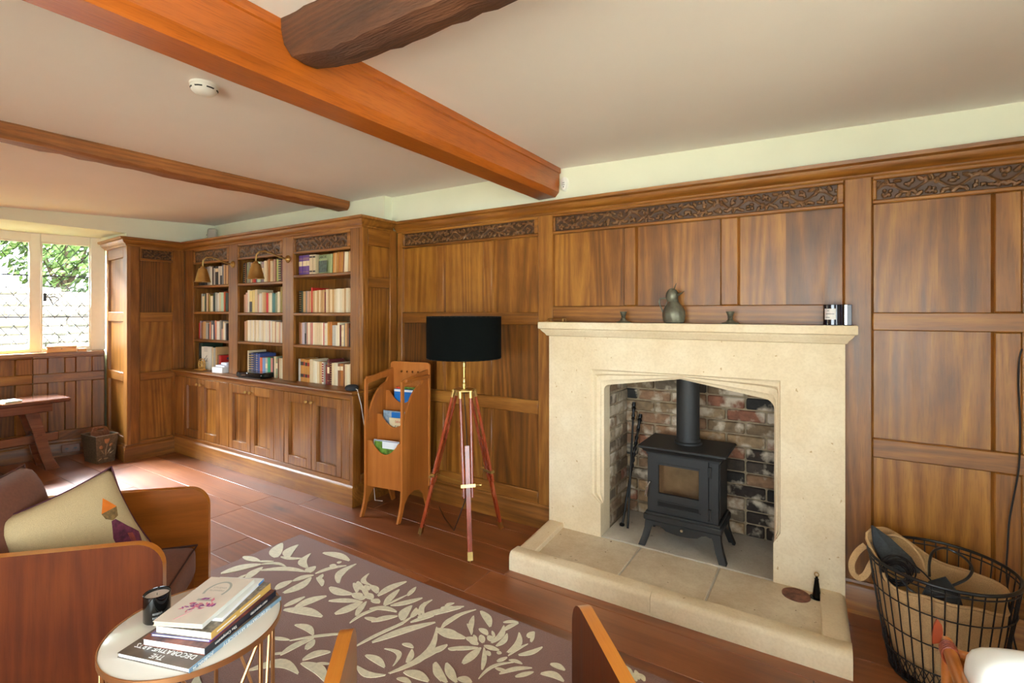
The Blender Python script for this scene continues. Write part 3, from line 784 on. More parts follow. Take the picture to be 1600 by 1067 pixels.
mb.add([(HX0, FYF, HZ), (HX0, 2.97, HZ), (HX0, 2.97, 1.33), (HX0, FYF, 1.33), (HX1, FYF, HZ), (HX1, 2.97, HZ), (HX1, 2.97, 1.33), (HX1, FYF, 1.33)], [(0, 1, 2, 3), (4, 7, 6, 5), (3, 2, 6, 7)])
def ring(loop, y): return [(a, y, b) for a, b in loop]
def lerp(A_, B_, t): return [(a[0] + (b[0] - a[0]) * t, a[1] + (b[1] - a[1]) * t) for a, b in zip(A_, B_)]
rings = [ring(outer, FYF), ring(lerp(outer, inner, .12), FYF + .012), ring(lerp(outer, inner, .30), FYF + .014), ring(lerp(outer, inner, .42), FYF + .034), ring(lerp(outer, inner, .72), FYF + .038), ring(lerp(outer, inner, .82), FYF + .05), ring(inner, FYF + .055), ring(inner, FYF + .15)]
V = [p for r_ in rings for p in r_]; F = []
for k in range(len(rings) - 1):
    for i in range(no - 1): F.append((k * no + i, k * no + i + 1, (k + 1) * no + i + 1, (k + 1) * no + i))
mb.add(V, F)
o = fpart('surround', mb, STONE)
# breast above the arch inside and flue box
fpart('flue_lining', MB().box(-1.30, -.10, 3.01, 3.6, 1.12, 1.34).box(-1.34, -1.185, 3.01, 3.6, 0, 1.34).box(-.215, -.05, 3.01, 3.6, 0, 1.34).box(-1.34, -.05, 3.36, 3.6, 0, 1.34), MORTAR)
# mantel shelf
MPROF = [(-.13, 1.297), (.000, 1.297), (.008, 1.300), (.014, 1.312), (.028, 1.326), (.034, 1.334), (.036, 1.340), (.044, 1.342), (.048, 1.346), (.048, 1.382), (.045, 1.386), (-.13, 1.386)]
mb = MB().sweep([(HX1, 2.97), (HX1, FYF - .017), (HX0, FYF - .017), (HX0, 2.97)], MPROF, side=-1)
mb.box(HX0, HX1, FYF - .02, 2.925, 1.30, 1.386)
fpart('mantel_shelf', mb, STONE)
# hearth: kerb stones, flags, inner cement bed
kp = [(0, -.0), (0, .072), (.006, .088), (.02, .098), (.034, .10), (.088, .10), (.094, .094), (.096, 0)]
def kerb(x0, y0, x1, y1, w=.094, h=.10, cut=None):
    d = Vector((x1 - x0, y1 - y0)).normalized()
    mbk = MB(); n = 8; V = []; F = []
    L = Vector((x1 - x0, y1 - y0)).length
    inw = Vector((-d.y, d.x))
    prof = [(0, 0), (0, h - .026), (.005, h - .012), (.018, h - .002), (.03, h), (w - .004, h), (w, h - .004), (w, 0)]
    r = random.Random(int(x0 * 100)); m = len(prof)
    for i in range(n + 1):
        for k, (a_, b_) in enumerate(prof):
            wob = r.uniform(-.0015, .0015) if 0 < k < m - 1 else 0
            p = Vector((x0, y0)) + d * L * i / n + inw * (a_ + wob); V.append((p.x, p.y, b_ + wob))
    for i in range(n):
        for j in range(m): F.append((i * m + j, i * m + (j + 1) % m, (i + 1) * m + (j + 1) % m, (i + 1) * m + j))
    F.append(tuple(range(m))); F.append(tuple(n * m + j for j in range(m)))
    mbk.add(V, F); return mbk
HYF = 2.352
xj = fl(1014, 965, 0.0).x
fpart('kerb_stone', kerb(-1.515, HYF - .004, xj - .001, HYF), STONE)
fpart('kerb_stone', kerb(xj + .001, HYF, .082, HYF + .012), STONE)
# side kerbs run back to the surround
mbk = kerb(-1.515, HYF, -1.545, 2.86, w=.094); 
V = [(x, y, z) for x, y, z in mbk.v]
def side(x0f, x0b, w, y0, y1, h=.10):
    m = MB(); P = []
    prof = [(0, 0), (0, h - .026), (.005, h - .012), (.018, h - .002), (.03, h), (w - .004, h), (w, h - .004), (w, 0)]
    for y, x in ((y0, x0f), (y1, x0b)):
        for a_, b_ in prof: P.append((x + a_ * (1 if w > 0 else 1), y, b_))
    k = len(prof); F = [(j, (j + 1) % k, k + (j + 1) % k, k + j) for j in range(k)] + [tuple(range(k)), tuple(k + j for j in range(k))]
    return m.add(P, F)
fpart('kerb_stone', side(-1.515, -1.548, .115, HYF + .09, 2.86), STONE)
def side_r(x0f, x0b, w, y0, y1, h=.10):
    m = MB(); P = []
    prof = [(0, 0), (0, h - .026), (.005, h - .012), (.018, h - .002), (.03, h), (w - .004, h), (w, h - .004), (w, 0)]
    for y, x in ((y0, x0f), (y1, x0b)):
        for a_, b_ in prof: P.append((x - a_, y, b_))
    k = len(prof); F = [(j, (j + 1) % k, k + (j + 1) % k, k + j) for j in range(k)] + [tuple(range(k)), tuple(k + j for j in range(k))]
    return m.add(P, F)
fpart('kerb_stone', side_r(.082, .07, .105, HYF + .10, 2.86), STONE)
ys_, ye_ = HYF + .09, 2.868
for (a, b_, mt) in ((-1.46, -.934, STONE2), (-.924, -.502, STONE2), (-.492, -.02, STONE2)):
    fpart('hearth_flag', MB().box(a, b_, ys_, ye_ - (.0 if a > -1 else .0), 0, HZ, .004), mt)
fpart('joint_mortar', MB().box(-1.45, -.02, ys_, 2.86, 0, HZ - .006), CEMENT)
fpart('hearth_bed', MB().box(xli + .0, xri, 2.87, 3.36, 0, HZ + .004, .003), CEMENT)
# bricks of the back and the reveals, one by one
BCOL = [(146, 112, 82), (158, 120, 88), (160, 108, 82), (134, 110, 82), (172, 138, 100), (74, 62, 52), (158, 130, 96), (150, 98, 74), (122, 106, 86), (182, 154, 118), (48, 44, 40), (160, 122, 92)]
def brick(mbk, c):
    o = fpart('brick', mbk, BRICK); k = rnd.uniform(.85, 1.1); o.color = (lin(c[0]) * k, lin(c[1]) * k, lin(c[2]) * k, 1); return o
rowh = .0775; ybk = 3.345
for rrow in range(14):
    z0 = HZ + .004 + rrow * rowh; x = -1.21 + (0 if rrow % 2 else -.115)
    if z0 > 1.14: break
    while x < -.2:
        l = .225 if rnd.random() > .12 else .11
        x0, x1 = max(x, -1.20), min(x + l - .011, -.212)
        if x1 - x0 > .02:
            c = BCOL[rnd.randrange(len(BCOL))]
            if z0 < .55 and x0 > -.55 and rnd.random() < .5: c = (58, 46, 38)
            brick(MB().box(x0, x1, ybk - rnd.uniform(.0, .009), ybk + .05, z0 + .005, z0 + rowh - .006, .006), c)
        x += l
    # left reveal
    y = 3.015 + (0 if rrow % 2 else -.1)
    while y < 3.34:
        y0, y1 = max(y, 3.012), min(y + .215, 3.34)
        if y1 - y0 > .02:
            c = random.Random(rrow * 7 + int(y * 30)).choice([(176, 156, 128), (150, 122, 94), (170, 150, 122), (186, 168, 140), (128, 110, 90), (172, 118, 100)])
            brick(MB().box(-1.22, -1.178 + rnd.uniform(-.006, .003), y0, y1, z0 + .005, z0 + rowh - .006, .006), c)
            c = BCOL[rnd.randrange(len(BCOL))]
            brick(MB().box(-.238 + rnd.uniform(-.003, .004), -.20, y0, y1, z0 + .005, z0 + rowh - .006, .006), c)
        y += .225

# ------------------------------------------------------------------ stove
sx0, sx1, syf, syb, sz = -.950, -.478, 2.885, 3.235, HZ + .004
st = thing('wood_stove', 'black cast iron wood-burning stove with a glass door standing in the fireplace', 'stove', (-.70, 3.06, sz))
def sp_(kind, mb, mat): mb2 = mb; o = obj(kind, mb2, st, mat); o.matrix_parent_inverse = Matrix.Translation(-st.location); return o
bx0, bx1 = -.905, -.510; byf = 2.915; byb = 3.19
zt = .672
body = MB().box(bx0, bx1, byf + .012, byb, .265, .63, .006)
body.sweep([(bx0, byb), (bx0, byf), (bx1, byf), (bx1, byb)], [(-.02, .612), (.004, .612), (.006, .625), (.018, .632), (.026, .645), (.04, .652), (-.02, .652)], side=1)
sp_('stove_body', body, IRON)
sp_('top_plate', MB().box(-.952, -.462, 2.868, 3.215, .652, .668, .005), IRON)
sp_('base_plinth', MB().box(bx0 - .02, bx1 + .02, byf - .018, byb + .01, .225, .262, .006).box(bx0 - .01, bx1 + .01, byf - .008, byb, .255, .275, .003), IRON)
ap = [(bx0 + .02, .228), (bx1 - .02, .228), (bx1 - .02, .205)] + [(bx1 - .02 + (bx0 - bx1 + .04) * t, .205 - .035 * math.sin(PI * t) ** 1.0 + (.012 if .12 < t < .2 or .8 < t < .88 else 0)) for t in [i / 16 for i in range(1, 16)]] + [(bx0 + .02, .205)]
sp_('apron', MB().poly(ap, byf - .010, byf + .004), IRON)
for (lx, sgn) in ((bx0 - .01, -1), (bx1 + .01, 1)):
    for (ly, sy) in ((byf - .01, -1), (byb, 1)):
        m = MB(); P = []
        prof = [(0, .232), (.004 * sgn, .18), (.016 * sgn, .13), (.036 * sgn, sz), ]
        wd = .052
        for (ox, zz) in prof:
            w2 = wd * (.75 if zz < .2 else 1.15)
            x_a = lx + ox; x_b = lx + ox - sgn * w2; oy = abs(ox) * sy * .6
            for (xx, yy) in ((x_a, ly + oy), (x_b, ly + oy), (x_b, ly + oy - sy * .014), (x_a - sgn * .014, ly + oy - sy * .014), (x_a - sgn * .014, ly + oy - sy * w2), (x_a, ly + oy - sy * w2)):
                P.append((xx, yy, zz))
        F = []
        for i in range(3):
            for j in range(6): F.append((i * 6 + j, i * 6 + (j + 1) % 6, (i + 1) * 6 + (j + 1) % 6, (i + 1) * 6 + j))
        F.append((0, 1, 2, 3, 4, 5)); F.append((18, 19, 20, 21, 22, 23))
        sp_('leg', m.add(P, F), IRON)
# door with glass, vents, handle, hinges
dx0, dx1, dz0, dz1 = bx0 + .012, bx1 - .052, .285, .618
gx0, gx1, gz0, gz1 = dx0 + .055, dx1 - .05, .392, .560
dm = MB().poly([(dx0, dz0), (dx1, dz0), (dx1, dz1), (dx0, dz1)], byf - .008, byf + .011, holes=[[(gx0, gz0), (gx1, gz0), (gx1, gz1), (gx0, gz1)]])
dm.box(dx0 + .05, dx1 - .04, byf - .012, byf - .006, .310, .322, .002).box(dx0 + .05, dx1 - .04, byf - .012, byf - .006, .346, .354, .002).box(dx0 + .05, dx0 + .058, byf - .012, byf - .006, .322, .346, .002)
dm.sweep([(gx0 - .006, byf - .008), (gx1 + .006, byf - .008)], [(0, gz1), (.005, gz1), (.005, gz1 + .01), (0, gz1 + .01)], side=1)
door = sp_('door', dm, IRON)
glm = plain('stove_glass', rgb(40, 36, 32), .08, spec=.6)
nt = glm.node_tree; b = nt.nodes['Principled BSDF']; b.inputs['Alpha'].default_value = .25
o = obj('door_glass', MB().box(gx0, gx1, byf + .002, byf + .005, gz0, gz1), door, glm)
o = obj('vent_bars', MB().box(dx0 + .06, dx1 - .05, byf - .0085, byf - .0075, .323, .345), door, BLACKM)
hd = MB().tube([(dx0 + .012, byf - .008, .452), (dx0 + .010, byf - .03, .455)], .006, 8); hd.tube([(dx0 + .014, byf - .032, .460), (dx0 + .004, byf - .036, .440), (dx0 - .006, byf - .038, .400), (dx0 - .010, byf - .036, .372)], [.005, .005, .008, .009], 10)
o = obj('handle', hd, door, CHROME); o['label'] = 'polished steel handle'
for hz in (.325, .56): sp_('hinge', MB().box(dx1 - .002, dx1 + .012, byf - .012, byf + .006, hz - .028, hz + .028, .003).tube([(dx1 + .012, byf - .010, hz - .03), (dx1 + .012, byf - .010, hz + .03)], .006, 8), IRON)
sp_('stove_side_panel', MB().box(bx1 - .003, bx1 + .004, byf + .03, byb - .03, .30, .60, .004), IRON)
o = sp_('air_knob', MB().lathe([(.004, 0), (.004, .012), (.009, .014), (.011, .020), (.008, .026), (.001, .027)], 14), CHROME)
o.data.transform(Matrix.Translation((-.700, byf - .010, .213)) @ Matrix.Rotation(PI / 2, 4, 'X')); o['label'] = 'polished air control knob'
fireb = plain('firebrick', rgb(214, 170, 118), .9, noise=.2, nscale=14)
liner = MB()
liner.box(bx0 + .02, bx1 - .02, byb - .09, byb - .05, .29, .62).box(bx0 + .02, bx0 + .045, byf + .03, byb - .05, .29, .62).box(bx1 - .045, bx1 - .02, byf + .03, byb - .05, .29, .62)
fbx = MB()
sp_('firebrick_lining', liner, fireb)
sp_('pipe_collar', MB().lathe([(.080, .668), (.080, .678), (.070, .684), (.070, .70)], 28, (-.708, 3.07, 0)), IRON)
sp_('flue_pipe', MB().lathe([(.0655, .684), (.0655, 1.20)], 28, (-.708, 3.07, 0)), IRON)
# body must be open behind the glass: rebuild body as a shell
st_body = [c for c in st.children if c.name.startswith('stove_body')][0]
sh = MB()
sh.box(bx0, bx0 + .012, byf + .012, byb, .265, .63, .003).box(bx1 - .012, bx1, byf + .012, byb, .265, .63, .003).box(bx0, bx1, byb - .012, byb, .265, .63).box(bx0, bx1, byf + .012, byb, .265, .285).box(bx0, bx1, byf + .012, byb, .615, .63)
sh.box(dx1 + .001, bx1, byf + .002, byf + .014, .265, .63, .002).box(bx0, dx0 - .001, byf + .002, byf + .014, .265, .63, .002).box(bx0, bx1, byf + .004, byf + .014, .262, .286, .002)
sh.sweep([(bx0, byb), (bx0, byf), (bx1, byf), (bx1, byb)], [(-.02, .612), (.004, .612), (.006, .625), (.018, .632), (.026, .645), (.04, .652), (-.02, .652)], side=1)
st_body.data = sh.mesh('stove_body'); st_body.data.materials.append(IRON)
# interior spill of room light is enough; soot baffle
sp_('baffle', MB().box(bx0 + .03, bx1 - .03, byf + .08, byb - .05, .585, .60), IRON)

# ------------------------------------------------------------------ bookcase
bc = thing('fitted_bookcase', 'fitted oak bookcase with three open bays above panelled cupboards', 'bookcase', (-4.36, 2.7, 0))
def bp_(kind, mb, mat): o = obj(kind, mb, bc, mat); o.matrix_parent_inverse = Matrix.Translation(-bc.location); return o
YU, YL, YB = 2.57, 2.478, 2.886
def bb(kind, x0, x1, y0, y1, z0, z1, ax='z', c=.004): return bp_(kind, MB().box(x0, x1, y0, y1, z0, z1, c), OAK[ax])
# carcass
bb('back_board', -5.745, -2.985, 2.868, 2.888, .86, 2.11, 'z', 0)
for k in range(12):
    xa = -5.70 + k * .226; bb('back_board', xa + .002, xa + .224, 2.860, 2.869, .86, 2.0, 'z', .001)
UP = [(-5.744, -5.560), (-4.880, -4.722), (-4.007, -3.850), (-3.124, -3.020)]
for (a, b_) in UP: bb('upright', a, b_, YU, YU + .028, .858, 2.11)
for (a, b_) in ((-4.85, -4.75), (-3.98, -3.88)): bb('divider', a, b_, YU + .028, 2.86, .858, 2.0, 'z', 0)
bb('divider', -5.60, -5.575, YU + .028, 2.86, .858, 2.0, 'z', 0); bb('divider', -3.11, -3.09, YU + .028, 2.86, .858, 2.0, 'z', 0)
BAYS = [(-5.560, -4.880), (-4.722, -4.007), (-3.850, -3.124)]
BF = Facet(bc, (0, YU), (1, 0), (0, -1), 'x')
q0 = len(bc.children)
for k, (a, b_) in enumerate(BAYS):
    BF.rail(a, b_, 1.942, 1.963, 'frieze_rail'); BF.rail(a, b_, 2.072, 2.11, 'frieze_rail')
    fr0, fr1 = (a + .02, b_ - .04)
    BF.rail(a, fr0, 1.963, 2.072, 'frieze_end'); BF.rail(fr1, b_, 1.963, 2.072, 'frieze_end')
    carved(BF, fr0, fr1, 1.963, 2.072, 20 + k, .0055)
for o in bc.children[q0:] if False else [c for c in bc.children if c.matrix_parent_inverse == Matrix.Identity(4)]: o.matrix_parent_inverse = Matrix.Translation(-bc.location)
for o in bc.children: pass
SH = [(1.172, 1.455, 1.722), (1.176, 1.445, 1.722), (1.176, 1.445, 1.765)]
for k, (a, b_) in enumerate(BAYS):
    for zz in SH[k]: bb('shelf', a - .02, b_ + .02, YU + .004, 2.86, zz - .026, zz, 'x', .006)
# side of the upper part (faces the camera side)
SD = Facet(bc, (-2.985, 2.57), (0, 1), (1, 0), 'y')
SD.backing(.035, .31, .84, 2.11)
SD.piece('stile', 0, .055, .858, 2.11, -.034, .004, OAK['z']); SD.piece('stile', .28, .358, .858, 2.11, -.034, .004, OAK['z'])
for (z0, z1) in ((.858, .93), (1.64, 1.72), (1.965, 2.11)): SD.piece('rail', .055, .28, z0, z1, -.034, .003, OAK['y'])
for (z0, z1) in ((.93, 1.64), (1.72, 1.965)): SD.piece('side_panel', .055, .28, z0, z1, -.034, -.014, OAKP, 0)
# lower part
LY = .0
SL = Facet(bc, (-2.985, YL), (0, 1), (1, 0), 'y')
SL.piece('stile', 0, .075, .14, .826, -.034, .004, OAK['z']); SL.piece('stile', .36, .45, .14, .826, -.034, .004, OAK['z'])
for (z0, z1) in ((.14, .22), (.77, .826)): SL.piece('rail', .075, .36, z0, z1, -.034, .003, OAK['y'])
SL.piece('side_panel', .075, .36, .22, .77, -.034, -.014, OAKP, 0); 
DR = [(-5.56, -5.213, -4.867), (-4.700, -4.345, -3.990), (-3.840, -3.478, -3.112)]
LF = Facet(bc, (0, YL), (1, 0), (0, -1), 'x')
for (a, b_) in ((-5.744, -5.562), (-4.865, -4.702), (-3.988, -3.842), (-3.110, -3.020)): LF.piece('cabinet_stile', a, b_, .19, .79, -.034, 0, OAK['z'])
LF.piece('cabinet_rail', -5.744, -2.985, .14, .19, -.034, -.0005, OAK['x']); LF.piece('cabinet_rail', -5.744, -2.985, .79, .826, -.034, -.0005, OAK['x'])
kn = MB().lathe([(.004, 0), (.004, .010), (.006, .014), (.0125, .020), (.014, .027), (.010, .034), (.001, .036)], 12).mesh('knob'); kn.transform(Matrix.Rotation(PI / 2, 4, 'X'))
for (a, m_, b_) in DR:
    for (x0, x1, kx) in ((a, m_ - .0015, m_ - .032), (m_ + .0015, b_, m_ + .032)):
        dmb = MB(); dmb.M = LF.M; s_ = .062; z0, z1 = .193, .787
        dmb.box(x0 + .001, x0 + s_, -.03, -.001, z0, z1, .003).box(x1 - s_, x1 - .001, -.03, -.001, z0, z1, .003).box(x0 + s_, x1 - s_, -.03, -.0014, z0, z0 + .075, .003).box(x0 + s_, x1 - s_, -.03, -.0014, z1 - .078, z1, .003)
        for (e0, e1, q) in ((x0 + s_, x0 + s_ + .005, 0), (x1 - s_ - .005, x1 - s_, 1)):
            dmb.add([(e0, -.020, z0 + .075), (e1, -.020, z0 + .075), (e1 if q else e0, -.003, z0 + .075), (e0, -.020, z1 - .078), (e1, -.020, z1 - .078), (e1 if q else e0, -.003, z1 - .078)], [(0, 1, 2), (3, 5, 4), (0, 3, 4, 1), (1, 4, 5, 2), (2, 5, 3, 0)])
        dr = obj('cupboard_door', dmb, bc, OAK['z'])
        pm = MB(); pm.M = LF.M; pm.box(x0 + s_ - .004, x1 - s_ + .004, -.030, -.020, z0 + .07, z1 - .07); obj('door_panel', pm, dr, OAKP)
        o = obj('knob', kn, dr, BRASS); o.location = (kx, YL - .0005, .735); o['label'] = 'small brass knob'
for c in bc.children:
    if c.matrix_parent_inverse == Matrix.Identity(4): c.matrix_parent_inverse = Matrix.Translation(-bc.location)
CT = [(-.03, .826), (.012, .826), (.016, .832), (.024, .836), (.036, .842), (.040, .850), (.038, .857), (.034, .859), (-.03, .859)]
m = MB().sweep([(-5.745, YL), (-2.985, YL), (-2.985, 2.895)], CT, side=1); m.box(-5.745, -2.985, YL, 2.888, .826, .8585)
bp_('countertop', m, OAK['x'])
PL = [(-.02, .0), (.016, .0), (.016, .136), (.012, .145), (.006, .151), (.002, .158), (-.02, .158)]
bp_('plinth', MB().sweep([(-5.745, YL), (-2.985, YL), (-2.985, 2.895)], PL, side=1), OAK['x'])
bp_('cornice', MB().sweep([(-5.74, YU), (-2.985, YU), (-2.985, 2.86)], CORN, side=1), OAK['x'])
bp_('top_board', MB().box(-5.745, -2.985, YU, 2.888, 2.11, 2.172), OAK['x'])
# ------------------------------------------------------------------ books
SPINE = {  # colour names seen on the spines
 'black': (34, 30, 30), 'dark brown': (66, 48, 40), 'grey': (140, 134, 126), 'pale grey': (186, 182, 172), 'white': (232, 226, 212), 'cream': (226, 204, 164),
 'pale cream': (232, 220, 188), 'ivory': (238, 228, 204), 'tan': (200, 158, 106), 'brown': (138, 88, 56), 'slate': (104, 108, 118), 'sage green': (150, 158, 122), 'dark green': (40, 62, 44),
 'mint': (196, 214, 184), 'orange': (212, 98, 48), 'red': (190, 34, 26), 'dark red': (120, 36, 30), 'maroon': (100, 38, 38), 'pink': (206, 158, 136), 'rose': (200, 122, 110), 'salmon': (210, 138, 108),
 'navy': (34, 40, 84), 'blue': (60, 78, 138), 'light blue': (120, 144, 186), 'teal': (72, 124, 120), 'green': (40, 150, 104), 'yellow': (238, 216, 140), 'olive': (142, 124, 50), 'mauve': (164, 140, 150),
 'lime green': (188, 202, 120), 'purple': (112, 78, 150), 'orange brown': (186, 116, 54), 'pink tan': (196, 152, 122), 'lavender': (206, 196, 206), 'golden brown': (196, 136, 62)}
BOOKM = objcol('book_cover', .55, .10, 40)
PAGES = plain('book_pages', rgb(222, 206, 170), .8, noise=.1, nscale=400)
LABELM = plain('book_label_cream', rgb(232, 214, 176), .6); BANDR = plain('band_red', rgb(150, 40, 30), .5); BANDK = plain('band_black', rgb(46, 38, 34), .5); GOLD = plain('gilt_line', rgb(206, 168, 96), .35, metal=.6)
GREYP = plain('label_greyprint', rgb(120, 120, 122), .6)
def book_mesh(name, bands=(), n=5):
    """unit book standing up: x width, y depth (spine at y=0 facing -y), z height; rounded spine, cover boards, page block"""
    mb = MB(); sp = []
    for i in range(n + 1):
        t = i / n; sp.append((t - .5, .02 - .02 * math.sin(PI * t)))
    m = len(sp)
    # spine
    mb.add([(x, y, 0) for x, y in sp] + [(x, y, 1) for x, y in sp], [(i, i + 1, m + i + 1, m + i) for i in range(m - 1)])
    mb.add([(-.5, .02, 0), (-.5, 1, 0), (-.5, 1, 1), (-.5, .02, 1), (.5, .02, 0), (.5, 1, 0), (.5, 1, 1), (.5, .02, 1)], [(0, 3, 2, 1), (4, 5, 6, 7)])
    # tops: narrow cover edges and sunk pages
    for z, zp in ((1, .985), (0, .012)):
        mb.add([(x, y, z) for x, y in sp] + [(.36, .05, z), (-.36, .05, z)], [tuple(range(m + 2))])
        mb.add([(-.5, .02, z), (-.40, .05, z), (-.40, 1, z), (-.5, 1, z), (.5, .02, z), (.5, 1, z), (.40, 1, z), (.40, .05, z)], [(0, 1, 2, 3), (4, 5, 6, 7)])
        mb.add([(-.42, .04, zp), (.42, .04, zp), (.42, .985, zp), (-.42, .985, zp)], [(0, 1, 2, 3)], 1)
    mb.add([(-.42, .985, 0), (.42, .985, 0), (.42, .985, 1), (-.42, .985, 1)], [(0, 1, 2, 3)], 1)
    for (z0, z1, mi) in bands:
        e = .006
        pts = [(x * 1.002, y - e) for x, y in sp]
        mb.add([(x, y, z0) for x, y in pts] + [(x, y, z1) for x, y in pts], [(i, i + 1, m + i + 1, m + i) for i in range(m - 1)], mi)
    me = mb.mesh(name, 30)
    for mm in (BOOKM, PAGES, LABELM, BANDR, BANDK, GOLD, GREYP): me.materials.append(mm)
    return me
BM = {'': book_mesh('book_plain'), 'L': book_mesh('book_label', [(.40, .78, 2)]), 'l': book_mesh('book_small_label', [(.70, .88, 2)]), 'g': book_mesh('book_gilt', [(.84, .855, 5), (.78, .795, 5), (.15, .165, 5), (.45, .70, 2)]),
      'B': book_mesh('book_bands_black', [(.72, .88, 4), (.20, .34, 4)]), 'R': book_mesh('book_bands_red', [(.72, .88, 3), (.20, .34, 3)]), 't': book_mesh('book_title', [(.35, .8, 6)]) ,
      'r': book_mesh('book_red_ticks', [(.1 + .11 * k, .17 + .11 * k, 3) for k in range(8)]), 'w': book_mesh('book_gilt_ticks', [(.08 + .1 * k, .10 + .1 * k, 5) for k in range(9)]), 'd': book_mesh('book_dark_foot', [(.02, .5, 4)]),
      'x': book_mesh('book_dotted', [(.12, .2, 4), (.84, .92, 4)])}
# thin printed titles: narrower than the spine, so they need their own strip
def title_mesh(name, mi):
    me = book_mesh(name); return me
def ordinal(k): return ['first', 'second', 'third', 'fourth', 'fifth', 'sixth', 'seventh', 'eighth', 'ninth', 'tenth', 'eleventh', 'twelfth', 'thirteenth', 'fourteenth', 'fifteenth', 'sixteenth', 'seventeenth', 'eighteenth', 'nineteenth', 'twentieth', 'twenty-first', 'twenty-second', 'twenty-third', 'twenty-fourth', 'twenty-fifth', 'twenty-sixth', 'twenty-seventh', 'twenty-eighth', 'twenty-ninth', 'thirtieth'][k]
BAYN = ['left', 'middle', 'right']; SHN = ['top shelf', 'second shelf', 'third shelf', 'counter']
SHORT = {'K': 'black', 'DB': 'dark brown', 'G': 'grey', 'PG': 'pale grey', 'W': 'white', 'C': 'cream', 'PC': 'pale cream', 'I': 'ivory', 'T': 'tan', 'BR': 'brown', 'S': 'slate', 'SG': 'sage green', 'DG': 'dark green', 'M': 'mint', 'O': 'orange', 'R': 'red', 'DR': 'dark red',
         'MA': 'maroon', 'P': 'pink', 'RO': 'rose', 'SA': 'salmon', 'N': 'navy', 'B': 'blue', 'LB': 'light blue', 'TE': 'teal', 'GR': 'green', 'Y': 'yellow', 'OL': 'olive', 'MV': 'mauve', 'LG': 'lime green', 'PU': 'purple', 'OB': 'orange brown', 'PT': 'pink tan', 'LV': 'lavender', 'GB': 'golden brown'}
KINDT = {'': '', 'L': ' with label', 'l': ' with small label', 'g': ' with gilt lines', 'B': ' with two black bands', 'R': ' with two red bands', 't': ' with a grey printed spine', 'r': ' with red spine blocks', 'w': ' with gilt ticks', 'd': ' with dark foot', 'x': ' with dark end marks'}
def shelf_row(bay, sh, x0, x1, z, hgt, spec, y=None, dep=.145, lean=0.0, start=0):
    """spec: 'code:w:h:variant' tokens, left to right"""
    toks = [t.split(':') for t in spec.split()]
    ws = [float(t[1]) if len(t) > 1 and t[1] else 1.0 for t in toks]; k = (x1 - x0) / sum(ws); x = x0
    for i, t in enumerate(toks):
        w = ws[i] * k; h = hgt * (float(t[2]) if len(t) > 2 and t[2] else 1.0) * rnd.uniform(.99, 1.01); va = t[3] if len(t) > 3 else ''
        cn = SHORT[t[0]]; c = SPINE[cn]; kk = rnd.uniform(.9, 1.08)
        o = obj('book', BM[va]); o.color = (lin(c[0]) * kk, lin(c[1]) * kk, lin(c[2]) * kk, 1)
        d = dep * rnd.uniform(.92, 1.08) * (1.1 if h > hgt * 1.08 else 1)
        o.scale = (w * .965, d, h); o.location = (x + w / 2, (y if y else YU + .042) + rnd.uniform(0, .006), z + .0005)
        if lean: o.rotation_euler = (0, lean, 0); o.location.z += w / 2 * math.sin(abs(lean)) + .001
        hw = 'tall ' if h > hgt * 1.08 else ('short ' if h < hgt * .9 else '')
        tag(o, '%s%s book%s, %s from left, %s, %s bay' % (hw, cn, KINDT[va], ordinal(i + start), SHN[sh], BAYN[bay]), 'book', 'books on the %s of the %s bay' % (SHN[sh], BAYN[bay]))
        x += w
z = [s_ for s_ in SH]
# left bay
shelf_row(0, 0, -5.545, -4.90, SH[0][2], .19, 'K:1:1:L K:1:1:L K:1:1:L K:1:1:L K:1:1:L DB:1:1:L DB:1.3:1:L G:1.4:1 PG:1:1.03 W:1.3:.96 DB:1.4:1.02 PG:1.2:.9 K:2.4:.98:l W:1.1:.98 W:1.6:.97:d S:1.4:1.04 T:1.1:1.04 BR:.9:1.02 T:1.2:.98 BR:1:1 C:1.1:.96 W:1:.92')
shelf_row(0, 1, -5.50, -4.905, SH[0][1], .185, 'PG:1.2:1 C:1.4:.85 SG:1.3:.95 K:.7:1 C:1:1.02 BR:1.2:1 OL:1.5:.96 PC:2:.85 K:.9:1 DG:1.3:1.05 PG:1.6:1.03 W:1.6:.98 C:1.2:1.04 M:1.4:1.02 M:1:1 O:1.2:1.06 DG:2:1 K:.7:1 C:1.4:1.28 PC:1.3:1.26')
shelf_row(0, 2, -5.55, -5.00, SH[0][0], .185, 'R:.9:.9 MV:1.2:1 BR:1.2:.9 T:2.4:.97 PG:1.8:.9 K:.8:.85 SA:1.2:.95 G:.8:1.02 W:1.1:.8 N:1:.9 SA:1.4:1.04 W:2:1 G:1.2:1.06 P:1.2:.6 C:1:1 W:.8:.9 DB:1:.9')
o = obj('book', BM[''], None); o.color = (.14, .15, .20, 1); o.scale = (.025, .10, .178); o.rotation_euler = (0, 0, PI / 2 - .25); o.location = (-4.93, YU + .05, SH[0][0] + .0005)
o.location = (-4.90, YU + .075, SH[0][0] + .0005)
tag(o, 'slate dotted book turned face-out, right end of the third shelf, left bay', 'book')
